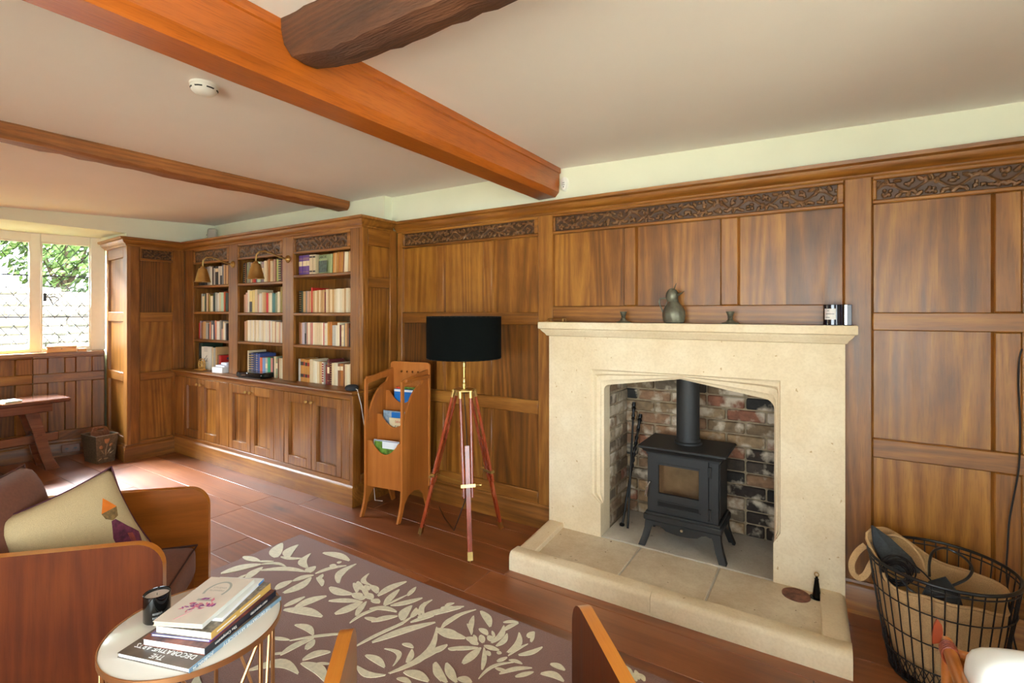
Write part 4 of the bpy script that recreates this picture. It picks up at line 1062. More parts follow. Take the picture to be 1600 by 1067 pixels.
# middle bay
shelf_row(1, 0, -4.712, -4.02, SH[1][2], .192, 'K:1:.95 K:1:1:w BR:.8:1 K:.9:1 SG:1.3:1.02 G:1.3:1.04 C:1.1:1 BR:1:.98 O:.8:1 R:1.9:.96 S:1.2:1 M:1.2:1.02 M:1.2:.98 G:1:1 MV:1.5:1:g PC:1.5:1.02 C:1.2:1 T:1.1:1.05 OB:1.2:1.1 C:1.8:1 C:1:.9 P:1.4:1.04 BR:1:1 LG:1.4:1.06 K:2:1.08:w MA:1.2:1 MA:1.5:1.02:g I:1.3:1')
shelf_row(1, 1, -4.70, -4.02, SH[1][1], .187, 'PT:1.6:.92 P:1.3:1 I:1.5:1.14 Y:2:1.1:d Y:2:1.12 C:1.8:1.14 P:1:.9 W:1.9:.95 C:1.2:1 T:2:.98 R:1.5:.95 C:1.1:.95 PC:1.5:.96 TE:1.2:.94 TE:1:.9 SG:1.4:.95 PC:1.6:1 OL:1.8:1.24 OB:1.2:.95 MV:1.2:1.0')
shelf_row(1, 2, -4.69, -4.02, SH[1][0], .195, 'PT:1.5:.96 T:1.1:.98 I:1.4:1 I:1:1 PC:1.2:1.01 W:1.2:1 C:.9:1 I:1.3:1 PC:1.1:1 W:1.4:1 I:1:.99 C:1:1 PC:1.2:1 W:1.1:1 I:1.2:.99 P:.9:1 W:1.2:1 C:.9:.98 PC:1.1:.97 PT:.8:.96 I:1.1:.94 C:.9:.94 P:.9:.93 W:1.1:.93 T:.8:.92 PC:1:.93 P:.9:.92')
shelf_row(1, 3, -4.64, -4.34, .859, .205, 'C:.8:1.1 K:2.1:1:w N:1.6:1.02:w N:1.4:1 B:1.2:1.02:w B:1.2:1 O:1.5:.85 LB:2:.84', dep=.15)
shelf_row(1, 3, -4.338, -4.02, .859, .175, 'PG:1.6:1:g GR:2.2:1.02 RO:1.7:1 K:.8:1 C:1.5:1.1 SG:1.3:1.08:g BR:.9:1 C:1.4:1.05 PC:1.6:1.02 GR:1.1:.95 T:1.2:1.08', dep=.15, start=8)
# right bay
shelf_row(2, 0, -3.84, -3.62, SH[2][2], .168, 'PU:1.6:1:g PU:1.5:1:g PU:1.6:1:g C:1.3:.99:x C:1.2:.99:x')
shelf_row(2, 0, -3.395, -3.14, SH[2][2], .162, 'GB:1:1.02 T:.8:1 GB:1:1.03 OB:1:1.01 GB:1.1:1.02 BR:.8:1.03 PC:1.7:1.0 T:1.5:1.01 C:1.3:1.0', start=6, lean=.05)
o = obj('book', BM['']); c = SPINE['sage green']; o.color = (lin(168), lin(180), lin(128), 1); o.scale = (.02, .19, .160); o.rotation_euler = (0, 0, PI / 2 - .12); o.location = (-3.415, YU + .062, SH[2][2] + .0005)
tag(o, 'sage green picture book turned face-out on the top shelf of the right bay', 'book')
cover = o
def text_mesh(txt, size, mat, ext=.0004, align='CENTER'):
    cu = bpy.data.curves.new('lettering', 'FONT'); cu.body = txt; cu.size = size; cu.align_x = align; cu.extrude = ext; cu.resolution_u = 2
    to = bpy.data.objects.new('lettering', cu); COL.objects.link(to)
    bpy.context.view_layer.update(); dg = bpy.context.evaluated_depsgraph_get(); me = bpy.data.meshes.new_from_object(to.evaluated_get(dg))
    bpy.data.objects.remove(to); me.materials.clear(); me.materials.append(mat); return me
INK = plain('dark_ink', rgb(52, 50, 40), .6)
def decal(name, parent, me, M):
    """part with a world matrix, child of a scaled thing"""
    o = bpy.data.objects.new(name, me); COL.objects.link(o); o.parent = parent
    bpy.context.view_layer.update(); o.matrix_parent_inverse = parent.matrix_world.inverted(); o.matrix_world = M; 
    return o
bpy.context.view_layer.update()
Mc = Matrix.Translation((-3.51, YU + .0405 + 0, SH[2][2])) @ Matrix.Rotation(-.12, 4, 'Z')
PIC = plain('cover_picture', rgb(60, 76, 62), .5, noise=.8, nscale=40)
decal('cover_title', cover, text_mesh('LABICHE', .030, INK), Mc @ Matrix.Translation((0.0, 0, .128)) @ Matrix.Rotation(PI / 2, 4, 'X'))
decal('cover_picture', cover, MB().box(-.062, .062, -.0008, .0008, .012, .108).mesh('cover_picture'), Mc).data.materials.append(PIC)
shelf_row(2, 1, -3.84, -3.13, SH[2][1], .190, 'K:1.6:.98:w DG:1.2:.96 T:1.4:.96 G:1:.97 PT:1.4:.95 T:1.1:.96 R:.8:1.1 T:1.1:.96 C:1.4:.97 T:1:.97 C:1.2:.98 T:1.2:.98 T:1:.99 DR:1:.9 C:1.2:1 T:1.2:1 C:1:.99 T:1:1 C:1.1:1 PC:1:1.01 I:1.3:1.01 PC:1.4:1.0 C:1:1 T:.9:1.02 PC:1.3:1.02 C:1.1:1.02 I:1.1:1.04 I:1:1.06')
shelf_row(2, 2, -3.84, -3.13, SH[2][0], .185, 'BR:1:1 PT:1.4:.98 LV:1.6:1 G:1:1:d P:1.2:.98 PC:1.2:1 P:1:1 RO:.9:.99 PC:1.2:1 C:1.6:1.0 C:1.6:1.0 C:1.4:1.0 I:.9:1.0 RO:.8:1 I:1.1:.98:g PC:1:1 GB:1.3:1.06 OB:1.4:1.05 PG:1.2:.9 PG:1:.9 I:1.1:.9 PC:1.4:1.02 MA:.8:.92 C:1.6:.92:g S:.7:1 T:1.2:1 BR:1.1:1 K:.9:.8 OB:1.4:1.12 OB:1:1.1')
shelf_row(2, 3, -3.83, -3.13, .859, .190, 'PG:1.3:1 GB:.9:1:B GB:1:1:B GB:1.1:1:R GB:1.2:.98:B GB:1.5:.98:R C:2.0:1.02 PC:1.3:.98 I:1.1:.96 C:1.4:.95 T:1.6:.96 W:1:.95:r G:1:.95 DR:1.2:.85 MA:1.3:1.08:g MA:1.1:.98:w C:1.2:.95 PC:1.3:.95 I:1:.94 BR:1.3:.94:l OB:1.6:.95:l BR:.8:.95 C:1.3:.94 PC:1.2:.94 C:1:.95 G:1.1:.95', y=YU + .03)
# things on the counter in the left bay
def flat_book(label, x, y, z, w, l, t, rot, col, va='', name='book', cat='book', group=None):
    """lying book: spine along local -y edge... uses the same unit mesh laid on its side"""
    o = obj(name, BM[va]); o.color = (lin(col[0]), lin(col[1]), lin(col[2]), 1); o.scale = (t, w, l)
    o.rotation_mode = 'XYZ'
    o.rotation_euler = (Matrix.Rotation(rot, 3, 'Z') @ Matrix.Rotation(PI / 2, 3, 'Y')).to_euler()
    o.location = (x, y, z + t / 2); tag(o, label, cat, group); return o
shelf_row(0, 3, -5.545, -5.47, .859, .27, 'K:.4:1.0 DG:1:.98', dep=.2)
o = obj('book', BM['']); o.color = (lin(236), lin(232), lin(220), 1); o.scale = (.03, .155, .235); o.rotation_euler = (0, 0, PI / 2 + .06); o.location = (-5.30, YU + .055, .8595)
tag(o, 'white book standing face-out in the left bay with a small grey drawing on its cover', 'book')
wb = o; bpy.context.view_layer.update()
Mw = Matrix.Translation((-5.377, YU + .0345, .8595)) @ Matrix.Rotation(.06, 4, 'Z')
dr_ = MB()
for (a, b_, c, d) in ((-.03, .10, .01, .14), (-.01, .08, .03, .12), (.0, .13, .02, .15), (-.035, .09, .035, .09), (-.02, .075, -.03, .12)): dr_.tube([(a, 0, b_), ((a + c) / 2 + .006, 0, (b_ + d) / 2), (c, 0, d)], .0022, 5)
for zz in (.19, .205, .22): dr_.box(-.03, .03, -.0008, .0006, zz, zz + .003)
decal('cover_drawing', wb, dr_.mesh('cover_drawing'), Mw).data.materials.append(GREYP)
shelf_row(0, 3, -5.285, -5.19, .859, .235, 'C:1:.98 PG:1.2:.97 T:.8:1', dep=.15, start=2)
shelf_row(0, 3, -5.175, -5.115, .859, .16, 'BR:.8:1.0 R:1:.98', dep=.12, start=5)
flat_book('dark blue book lying on top of the small flat pile, left bay counter', -5.10, YU + .10, .972, .13, .20, .022, .3, (52, 56, 74))
flat_book('thin brown book lying under the dark blue book in the left bay', -5.095, YU + .12, .940, .13, .20, .03, .2, (120, 92, 70))
flat_book('black book lying at the bottom of the small pile in the left bay', -5.09, YU + .13, .860, .13, .20, .078, .1, (30, 26, 28))
t = thing('paper_stack', 'loose stack of white papers at the right of the left bay counter', 'papers', (-5.0, YU + .0, .8595))
for k, (dx, dy, r_, ww_, hh_) in enumerate(((0, 0, .15, .15, .055), (.02, .02, .1, .14, .02), (.04, .05, -.1, .13, .02))):
    o = obj('paper_bundle', MB().box(-ww_ / 2, ww_ / 2, -.05, .06, 0, hh_, .003), t, plain('paper_white_%d' % k, [rgb(240, 238, 236), rgb(228, 230, 240), rgb(210, 214, 226)][k], .7)); o.location = (dx, dy, [0, .055, .075][k]); o.rotation_euler = (0, 0, r_)
# gilded fretwork book stand
GILT = plain('gilt_fretwork', rgb(226, 184, 106), .35, metal=.7, noise=.2, nscale=60)
t = thing('fretwork_stand', 'small gilt fretwork stand in front of the white face-out book', 'stand', (-5.385, YU - .012, .8595))
m = MB().box(-.075, .075, -.03, .03, 0, .012, .003).box(-.065, .065, .008, .016, .012, .03, .002)
obj('base', m, t, GILT)
m = MB()
for s_ in (-1, 1):
    m.tube([(s_ * .06, .012, .02), (s_ * .066, .012, .06), (s_ * .055, .012, .095)], .005, 6)
    for (cx, cz, r_) in ((.042, .075, .014), (.03, .045, .013), (.014, .08, .012), (.05, .04, .010)): m.tube([(s_ * cx + r_ * math.cos(a), .012, cz + r_ * math.sin(a)) for a in np.linspace(0, 2 * PI, 12)][:-1], .003, 5, closed=True)
m.tube([(.055 * math.cos(a), .012, .085 + .03 * math.sin(a)) for a in np.linspace(PI, 0, 12)], .004, 6)
m.tube([(0, .012, .02), (0, .012, .11)], .003, 5); m.tube([(-.008, .012, .02), (-.02, .012, .07), (0, .012, .1), (.02, .012, .07), (.008, .012, .02)], .003, 5)
obj('fretwork', m, t, GILT)
# router / set-top box in the middle bay
t = thing('set_top_box', 'black set-top box lying on the counter in front of the middle bay', 'box', (-4.36, YU - .045, .8595), .10)
obj('case', MB().box(-.17, .17, -.06, .07, .006, .052, .008), t, plain('glossy_black', rgb(14, 12, 12), .12))
obj('foot', MB().box(-.15, .15, -.05, .06, 0, .006), t, BLACKP)
obj('logo', MB().box(-.09, -.04, -.0608, -.0602, .024, .032), t, CHROME)
# picture lights
def picture_light(x, label):
    t = thing('picture_light', label, 'lamp', (x, YU, 1.905))
    pl_ = MB().lathe([(.034, 0), (.034, .006), (.026, .010), (.020, .018), (.010, .024), (.002, .026)], 18).mesh('wall_plate'); pl_.transform(Matrix.Rotation(PI / 2, 4, 'X')); obj('wall_plate', pl_, t, BRASS_D)
    ax, ay, az = -.115, -.215, .0
    arm = [(0, -.02, 0), (-.02, -.06, .012), (-.05, -.11, .04), (-.08, -.16, .058), (-.10, -.195, .052), (-.115, -.213, .025), (-.117, -.215, -.01), (-.117, -.215, -.04)]
    obj('arm', MB().tube(arm, .0075, 8), t, BRASS_D)
    sh = MB(); prof = [(.012, -.03), (.018, -.036), (.020, -.045), (.034, -.052), (.044, -.085), (.056, -.135), (.066, -.172), (.070, -.176), (.064, -.172), (.052, -.130), (.030, -.058), (.010, -.05)]
    sh.lathe(prof, 28, (-.117, -.215, 0)); obj('lamp_shade', sh, t, BRASS)
    obj('bulb', MB().lathe([(.010, -.06), (.014, -.09), (.024, -.13), (.022, -.155), (.010, -.172), (.001, -.175)], 14, (-.117, -.215, 0)), t, plain('frosted_bulb', rgb(240, 240, 236), .3))
    return t
picture_light(-4.800, 'brass swan-neck picture light on the upright between the left and middle bays')
picture_light(-3.925, 'brass swan-neck picture light on the upright between the middle and right bays')
# speaker puck with its lead
t = thing('speaker_puck', 'round charcoal speaker puck on the right corner of the bookcase counter', 'speaker', (-3.035, 2.512, .859))
obj('body', MB().lathe([(.030, 0), (.044, .004), (.050, .014), (.049, .026), (.042, .036), (.025, .042), (.001, .043)], 28), t, DARKT)
m = MB().tube([(.045, 0, .014), (.075, -.01, .012), (.098, -.02, -.02), (.105, .0, -.10), (.112, .02, -.24), (.115, .10, -.60), (.12, .12, -.843), (.16, .16, -.853)], .0028, 6)
obj('lead', m, t, WHITEP)['label'] = 'thin white power lead'
# ------------------------------------------------------------------ floor lamp
lx, ly = -1.937, 2.478
t = thing('floor_lamp', 'tripod floor lamp with glossy mahogany legs, brass fittings and a black drum shade', 'lamp', (lx, ly, 0))
feet = [Vector((-2.232, 2.396, 0)), Vector((-1.745, 2.289, 0)), Vector((-1.837, 2.748, 0))]
sz0, sz1, sr = 1.160, 1.424, .235
SHADE = plain('black_shade_cloth', rgb(8, 11, 10), .95, noise=.15, nscale=400, spec=.08); GOLDI = plain('gold_shade_lining', rgb(196, 146, 50), .4, metal=.5)
sm = MB(); n = 48
V = [(sr * math.cos(2 * PI * i / n), sr * math.sin(2 * PI * i / n), z_) for z_ in (sz0, sz1) for i in range(n)]
o = obj('lamp_shade', MB().add([(x, y, z_) for x, y, z_ in V] + [((sr - .003) * math.cos(2 * PI * i / n), (sr - .003) * math.sin(2 * PI * i / n), z_) for z_ in (sz0, sz1) for i in range(n)],
    [(i, (i + 1) % n, n + (i + 1) % n, n + i) for i in range(n)] + [(n + i, n + (i + 1) % n, 3 * n + (i + 1) % n, 3 * n + i) for i in range(n)] + [(i, (i + 1) % n, 2 * n + (i + 1) % n, 2 * n + i) for i in range(n)]), t, SHADE)
o2 = obj('shade_lining', MB().add([((sr - .004) * math.cos(2 * PI * i / n), (sr - .004) * math.sin(2 * PI * i / n), z_) for z_ in (sz0 + .002, sz1 - .002) for i in range(n)], [(i, n + i, n + (i + 1) % n, (i + 1) % n) for i in range(n)]), o, GOLDI); o2['label'] = 'gold lining'
ringm = MB()
for zz in (sz0 + .003, sz1 - .003): ringm.tube([((sr - .002) * math.cos(2 * PI * i / 40), (sr - .002) * math.sin(2 * PI * i / 40), zz) for i in range(40)], .003, 5, closed=True)
for k in range(3): ringm.tube([(0, 0, sz1 - .03), ((sr - .003) * math.cos(k * 2.094), (sr - .003) * math.sin(k * 2.094), sz1 - .004)], .002, 5)
obj('shade_ring', ringm, o, BLACKM)
obj('bulb', MB().lathe([(.013, 1.26), (.014, 1.30), (.03, 1.33), (.034, 1.355), (.026, 1.38), (.001, 1.39)], 16), t, plain('bulb_white', rgb(240, 238, 230), .3))
obj('pole', MB().lathe([(.007, .965), (.007, 1.10), (.011, 1.105), (.011, 1.13), (.007, 1.135), (.007, 1.27), (.016, 1.272), (.016, 1.29), (.001, 1.291)], 16).lathe([(.012, .955), (.014, .97), (.014, 1.0), (.010, 1.005), (.010, 1.03), (.007, 1.035)], 16), t, BRASS)
hub = MB().lathe([(.05, .952), (.062, .955), (.062, .967), (.05, .970), (.012, .972)], 24)
legs_top = []
for fpt in feet:
    d = Vector((fpt.x - lx, fpt.y - ly, 0)).normalized(); pr = Vector((-d.y, d.x, 0)); tp = d * .058
    hub.tube([tuple(tp - pr * .040 + Vector((0, 0, .958))), tuple(tp + pr * .040 + Vector((0, 0, .958)))], .008, 10)
    legs_top.append((d, pr, tp))
obj('brass_head', hub, t, BRASS)
for fpt, (d, pr, tp) in zip(feet, legs_top):
    F0 = Vector((fpt.x - lx, fpt.y - ly, .012)); T0 = tp + Vector((0, 0, .95)); ax = (F0 - T0); L = ax.length; ax.normalize()
    lg = MB()
    lo = T0 + ax * (L * .64)   # outer pair ends here
    for s_ in (-1, 1):
        a0 = T0 + pr * .032 * s_ + ax * .03; a1 = lo + pr * .025 * s_
        lg.tube([tuple(a0), tuple(a0 + (a1 - a0) * .5), tuple(a1)], [.0095, .0105, .0095], 10)
    c0 = T0 + ax * (L * .33); c1 = F0 - ax * .045
    # flat centre slat as a beam
    nrm = ax.cross(pr).normalized(); P = []
    for q in (c0, c1):
        for (aa, bb_) in ((-.013, -.009), (.013, -.009), (.013, .009), (-.013, .009)): P.append(tuple(q + pr * aa + nrm * bb_))
    lg.add(P, [(0, 1, 2, 3), (7, 6, 5, 4), (0, 4, 5, 1), (1, 5, 6, 2), (2, 6, 7, 3), (3, 7, 4, 0)])
    leg = obj('leg', lg, t, MAHOG)
    br = MB()
    for s_ in (-1, 1):
        a0 = T0 + pr * .032 * s_; br.tube([tuple(a0 - ax * .004), tuple(a0 + ax * .034)], .0125, 12)
    q = T0 + ax * (L * .57); P = []
    for z_ in (-.009, .009):
        for (aa, bb_) in ((-.044, -.0135), (.044, -.0135), (.044, .0135), (-.044, .0135)): P.append(tuple(q + ax * z_ + pr * aa + nrm * bb_))
    br.add(P, [(3, 2, 1, 0), (4, 5, 6, 7), (0, 1, 5, 4), (1, 2, 6, 5), (2, 3, 7, 6), (3, 0, 4, 7)])
    br.tube([tuple(q + pr * .044), tuple(q + pr * .075)], .0035, 6); br.tube([tuple(q + pr * .068), tuple(q + pr * .080)], .009, 10)
    P = []
    for q2 in (F0 - ax * .05, F0 - ax * .004):
        for (aa, bb_) in ((-.0155, -.0115), (.0155, -.0115), (.0155, .0115), (-.0155, .0115)): P.append(tuple(q2 + pr * aa + nrm * bb_))
    br.add(P, [(3, 2, 1, 0), (4, 5, 6, 7), (0, 1, 5, 4), (1, 2, 6, 5), (2, 3, 7, 6), (3, 0, 4, 7)])
    br.tube([tuple(F0 - ax * .004), (F0.x, F0.y, .0)], [.005, .002], 8)
    obj('brass_fitting', br, leg, BRASS)
ch = MB()
mid = [leg_p for leg_p in []]
for fpt, (d, pr, tp) in zip(feet, legs_top):
    F0 = Vector((fpt.x - lx, fpt.y - ly, .012)); T0 = tp + Vector((0, 0, .95)); q = T0 + (F0 - T0) * .57
    ch.tube([tuple(q), tuple(q * .5 + Vector((0, 0, .5 * .40 - .015))), (0, 0, .372)], .0015, 5)
obj('spreader_chain', ch, t, BRASS_D)
obj('cable', MB().tube([(0, 0, .95), (.004, .01, .80), (.012, .02, .55), (.0, .03, .42), (-.02, .04, .25), (-.07, .03, .12), (-.13, .06, .02), (-.2, .12, .004), (-.35, .22, .004), (-.5, .34, .004)], .0032, 6), t, BLACKP)

# ------------------------------------------------------------------ magazine rack
rt = thing('magazine_rack', 'orange plywood magazine rack with three scooped pockets beside the bookcase', 'rack', (-2.640, 2.455, 0), math.radians(9))
Wd, Dp = .330, .34
def side_outline():   # local: u = depth back from the front, z
    out = [(-.045, 0), (-.02, -.0), (.008, .03), (.018, .07)] 
    out = [(-.050, .004), (-.020, .0), (.004, .045), (.030, .115), (.075, .160), (.14, .175), (.21, .16), (.265, .11), (.295, .04), (.310, .0), (.345, .004), (.335, .05), (.325, .12), (.322, .2), (.322, 1.01), (.315, 1.02), (.012, .975), (.001, .965), (0, .955), (0, .2), (-.004, .14), (-.022, .07)]
    return out
hole = [(.024, .60), (.024, .93), (.030, .938), (.255, .966), (.262, .960)] + [(.262 - .238 * math.sin(a), .925 - .33 * (1 - math.cos(a)) ) for a in np.linspace(0.1, PI / 2, 8)]
for s_ in (-1, 1):
    mb = MB().poly(side_outline(), 0, .016, holes=[hole])
    # poly lies in xz with thickness along y: turn so depth runs along +y
    me = mb.mesh('side_panel'); me.transform(Matrix(((0, 1, 0, 0), (1, 0, 0, 0), (0, 0, 1, 0), (0, 0, 0, 1)))); me.flip_normals()
    o = obj('side_panel', me, rt, PINE); o.location = (s_ * Wd / 2 - (.0 if s_ < 0 else .016), 0, 0)
    obj('arm_rail', MB().box(s_ * Wd / 2 - .012 - (.006 if s_ < 0 else -.006) , s_ * Wd / 2 + .012 - (.006 if s_ < 0 else -.006), .03, .32, .955, .985, .006), rt, PINE).rotation_euler = (0, 0, 0)
inn0, inn1 = -Wd / 2 + .017, Wd / 2 - .017
holes = [[(cx + .009 * math.cos(a), .995 + .009 * math.sin(a)) for a in np.linspace(0, 2 * PI, 11)][:-1] for cx in (-.075, -.025, .025, .075)]
bo = [(inn0 - .03, .15), (inn1 + .03, .15), (inn1 + .03, 1.045)] + arc(inn1 + .005, 1.045, .025, 0, 90, 4) + arc(inn0 - .005, 1.045, .025, 90, 180, 4)
obj('back_panel', MB().poly(bo, .322, .336, holes=holes), rt, PINE)
def scoop(z0, z1, y, tilt=0):
    ou = [(inn0, z0), (inn1, z0), (inn1, z1), (.115, z1)] + [(.115 - .23 * i / 14, z1 - .088 * (math.sin(PI * i / 14) ** .8)) for i in range(1, 14)] + [(-.115, z1), (inn0, z1)]
    o = obj('pocket_front', MB().poly(ou, y, y + .010), rt, PINE); return o
scoop(.205, .530, .018); scoop(.440, .700, .125); scoop(.62, .860, .225)
obj('pocket_floor', MB().box(inn0, inn1, .028, .125, .205, .215), rt, PINE); obj('pocket_floor', MB().box(inn0, inn1, .135, .225, .44, .45), rt, PINE); obj('pocket_floor', MB().box(inn0, inn1, .235, .322, .62, .63), rt, PINE)
def magazine(label, x0, x1, y, z0, z1, mat, name='magazine', strips=(), rot=0.0):
    m = MB().box(x0, x1, 0, .006, 0, z1 - z0, .001)
    o = obj(name, m, None, mat); M = rt.matrix_world if False else Matrix.Translation(rt.location) @ Matrix.Rotation(rt.rotation_euler.z, 4, 'Z')
    Mw_ = M @ Matrix.Translation((0, y, z0)) @ Matrix.Rotation(rot, 4, 'X'); o.matrix_world = Mw_; tag(o, label, 'magazine')
    for (a, b_, c, d, mt) in strips: obj('cover_print', MB().box(a, b_, -.0008, 0, c, d), o, mt)
    return o
LMAG = plain('cover_blue', rgb(20, 110, 190), .4); GARD = plain('cover_garden', rgb(96, 130, 48), .5, noise=.7, nscale=30); SKYW = plain('cover_sky', rgb(226, 232, 238), .4); REDP = plain('cover_red', rgb(190, 60, 40), .4, noise=.5, nscale=60)
CRM = plain('leaflet_cream', rgb(222, 206, 166), .6); STEELB = plain('cover_dusk', rgb(140, 160, 176), .4, noise=.3, nscale=40)
magazine('garden magazine with trees under a pale sky in the lowest pocket of the rack', -.115, .105, .045, .216, .536, SKYW, strips=[(-.11, .10, .20, .262, GARD), (-.11, -.04, .262, .31, GARD), (-.112, .102, .312, .316, plain('navy_line', rgb(30, 40, 90), .5))])
magazine('cream leaflet with dark lettering in the middle pocket of the rack', -.06, .135, .150, .451, .675, CRM)
lf = [o for o in COL.objects if o.get('label', '').startswith('cream leaflet')][0]
for (txt, sz_, zz, xx) in (('DEVINE', .022, .190, .03), ('coast', .045, .150, .035)):
    me = text_mesh(txt, sz_, INK if txt == 'coast' else REDP); o = obj('lettering', me, lf); o.location = (xx, -.001, zz); o.rotation_euler = (PI / 2, 0, 0)
magazine('blue and grey magazine behind the cream leaflet in the middle pocket', -.125, .10, .165, .451, .722, STEELB, strips=[(-.05, .035, .16, .262, LMAG)])
magazine('bright blue brochure in the highest pocket of the rack', -.085, .12, .245, .631, .872, LMAG, strips=[(-.085, .12, .222, .238, SKYW)])
magazine('green and red brochure just behind the bright blue one', -.08, .10, .262, .631, .888, GARD, strips=[(-.08, -.02, .24, .256, REDP)])

# ------------------------------------------------------------------ mantel things
MZ = 1.3862
PEWT = plain('verdigris_pewter', rgb(104, 102, 86), .45, metal=.45, noise=.35, nscale=30, bump=.2)
jx = aty(1053, 506, 2.862).x
t = thing('bird_jug', 'pewter jug shaped like an open-beaked bird on the mantel shelf', 'jug', (jx, 2.862, MZ), 0)
bd = MB(); prof = [(.042, 0), (.052, .004), (.058, .02), (.061, .045), (.059, .066), (.050, .088), (.038, .106), (.028, .118), (.024, .126), (.025, .130), (.028, .134)]
N = 40; V = []; F = []
for i, (r_, z_) in enumerate(prof):
    for j in range(N):
        a = 2 * PI * j / N; rr = r_ * (1 + (.035 * math.cos(10 * a + z_ * 60) if i < 7 else 0)); V.append((rr * math.cos(a), rr * math.sin(a), z_))
for i in range(len(prof) - 1):
    for j in range(N): F.append((i * N + j, i * N + (j + 1) % N, (i + 1) * N + (j + 1) % N, (i + 1) * N + j))
F.append(tuple(range(N))[::-1]); bd.add(V, F); obj('body', bd, t, PEWT)
# head: lathe leaning, with two beak halves
hd = MB(); hp = [(.024, .122), (.029, .130), (.033, .145), (.034, .160), (.030, .176), (.022, .189), (.010, .197), (.002, .199)]
hd.lathe(hp, 24, (-.010, 0, 0)); obj('head', hd, t, PEWT)
def beak(p0, p1, w, th, curl):
    m = MB(); V = []; n_ = 8
    for i in range(n_ + 1):
        q = i / n_; c = Vector(p0) + (Vector(p1) - Vector(p0)) * q + Vector((0, 0, curl * q * q)); ww_ = w * (1 - q) ** .8 + .001; tt = th * (1 - q) + .001
        V += [(c.x, -ww_, c.z + tt * .2), (c.x - .002, 0, c.z - tt), (c.x, ww_, c.z + tt * .2), (c.x + .001, 0, c.z + tt * .3)]
    F = []
    for i in range(n_):
        for j in range(4): F.append((i * 4 + j, i * 4 + (j + 1) % 4, (i + 1) * 4 + (j + 1) % 4, (i + 1) * 4 + j))
    F += [(0, 1, 2, 3), tuple(n_ * 4 + k for k in range(4))]; m.add(V, F); return m
obj('upper_beak', beak((-.004, 0, .182), (.014, 0, .222), .024, .020, .006), t, PEWT)
obj('lower_beak', beak((.004, 0, .158), (.062, 0, .168), .028, .018, .016), t, PEWT)
obj('handle', MB().tube([(-.038, 0, .140), (-.058, 0, .143), (-.078, 0, .140), (-.083, 0, .124), (-.077, 0, .10), (-.069, 0, .082), (-.0600, 0, .056)], [.004, .0045, .0045, .0045, .004, .004, .004], 8).tube([(-.034, 0, .138), (-.036, 0, .125), (-.044, 0, .106), (-.052, 0, .088)], .003, 6), t, PEWT)
for (px, lab) in ((974, 'short pewter candlestick left of the bird jug'), (1141, 'short pewter candlestick right of the bird jug')):
    x = aty(px, 506, 2.862).x
    t = thing('candlestick', lab, 'candlestick', (x, 2.862, MZ), 0, 'pewter candlesticks on the mantel')
    obj('base', MB().lathe([(.042, 0), (.043, .004), (.038, .007), (.022, .012), (.014, .022), (.010, .030)], 28), t, PEWT)
    obj('socket', MB().lathe([(.010, .030), (.014, .034), (.011, .040), (.014, .046), (.019, .060), (.021, .066), (.018, .067), (.013, .060), (.012, .050), (.001, .049)], 28), t, PEWT)
x = aty(1296, 509, 2.855).x + .024
t = thing('candle_jar', 'dark glass candle jar with a pale square label at the right end of the mantel', 'candle', (x - .01, 2.855, MZ))
DG = plain('dark_glass', rgb(12, 14, 34), .06, spec=.8)
obj('jar', MB().lathe([(.036, 0), (.040, .003), (.040, .098), (.037, .100), (.036, .096), (.036, .07), (.001, .07)], 32), t, DG)
lb = MB(); V = []
for z_ in (.028, .080):
    for i in range(9): a = -PI / 2 - .95 + 1.25 * i / 8; V.append((.0408 * math.cos(a), .0408 * math.sin(a), z_))
lb.add(V, [(i, i + 1, 9 + i + 1, 9 + i) for i in range(8)]); obj('label', lb, t, plain('label_paper', rgb(222, 216, 210), .6))
ln = MB()
for (z_, a0, a1) in ((.068, -2.2, -1.95), (.053, -2.35, -1.45), (.036, -2.35, -1.9)):
    V = [(.0412 * math.cos(a0 + (a1 - a0) * i / 6), .0412 * math.sin(a0 + (a1 - a0) * i / 6), zz) for zz in (z_, z_ + .0035) for i in range(7)]
    ln.add(V, [(i, i + 1, 8 + i, 7 + i) for i in range(6)])
obj('label_print', ln, t, GREYP)
t = thing('matchbox_tin', 'small black and silver upright box behind the candle jar', 'box', (x + .050, 2.868, MZ))
obj('box', MB().box(-.016, .016, -.018, .018, 0, .100, .002), t, plain('navy_card', rgb(20, 24, 48), .3)); obj('foil_stripe', MB().box(-.012, -.004, -.0188, -.0178, .004, .098), t, CHROME)
t = thing('brass_frame', 'tiny brass and glass box lying at the left end of the mantel', 'ornament', (aty(870, 504, 2.86).x, 2.86, MZ))
m = MB()
for (a, b_) in (((-.055, -.02, 0), (.055, -.02, 0)), ((-.055, -.02, .022), (.055, -.02, .022)), ((-.055, .02, 0), (.055, .02, 0)), ((-.055, .02, .022), (.055, .02, .022)), ((-.055, -.02, 0), (-.055, -.02, .022)), ((.055, -.02, 0), (.055, -.02, .022)), ((-.055, .02, 0), (-.055, .02, .022)), ((.055, .02, 0), (.055, .02, .022)), ((.055, -.02, .022), (.055, .02, .022)), ((-.055, -.02, .022), (-.055, .02, .022))): m.tube([a, b_], .0022, 5)
obj('frame', m, t, BRASS); obj('corner_block', MB().box(.048, .058, -.024, -.014, 0, .024, .002), t, BRASS)

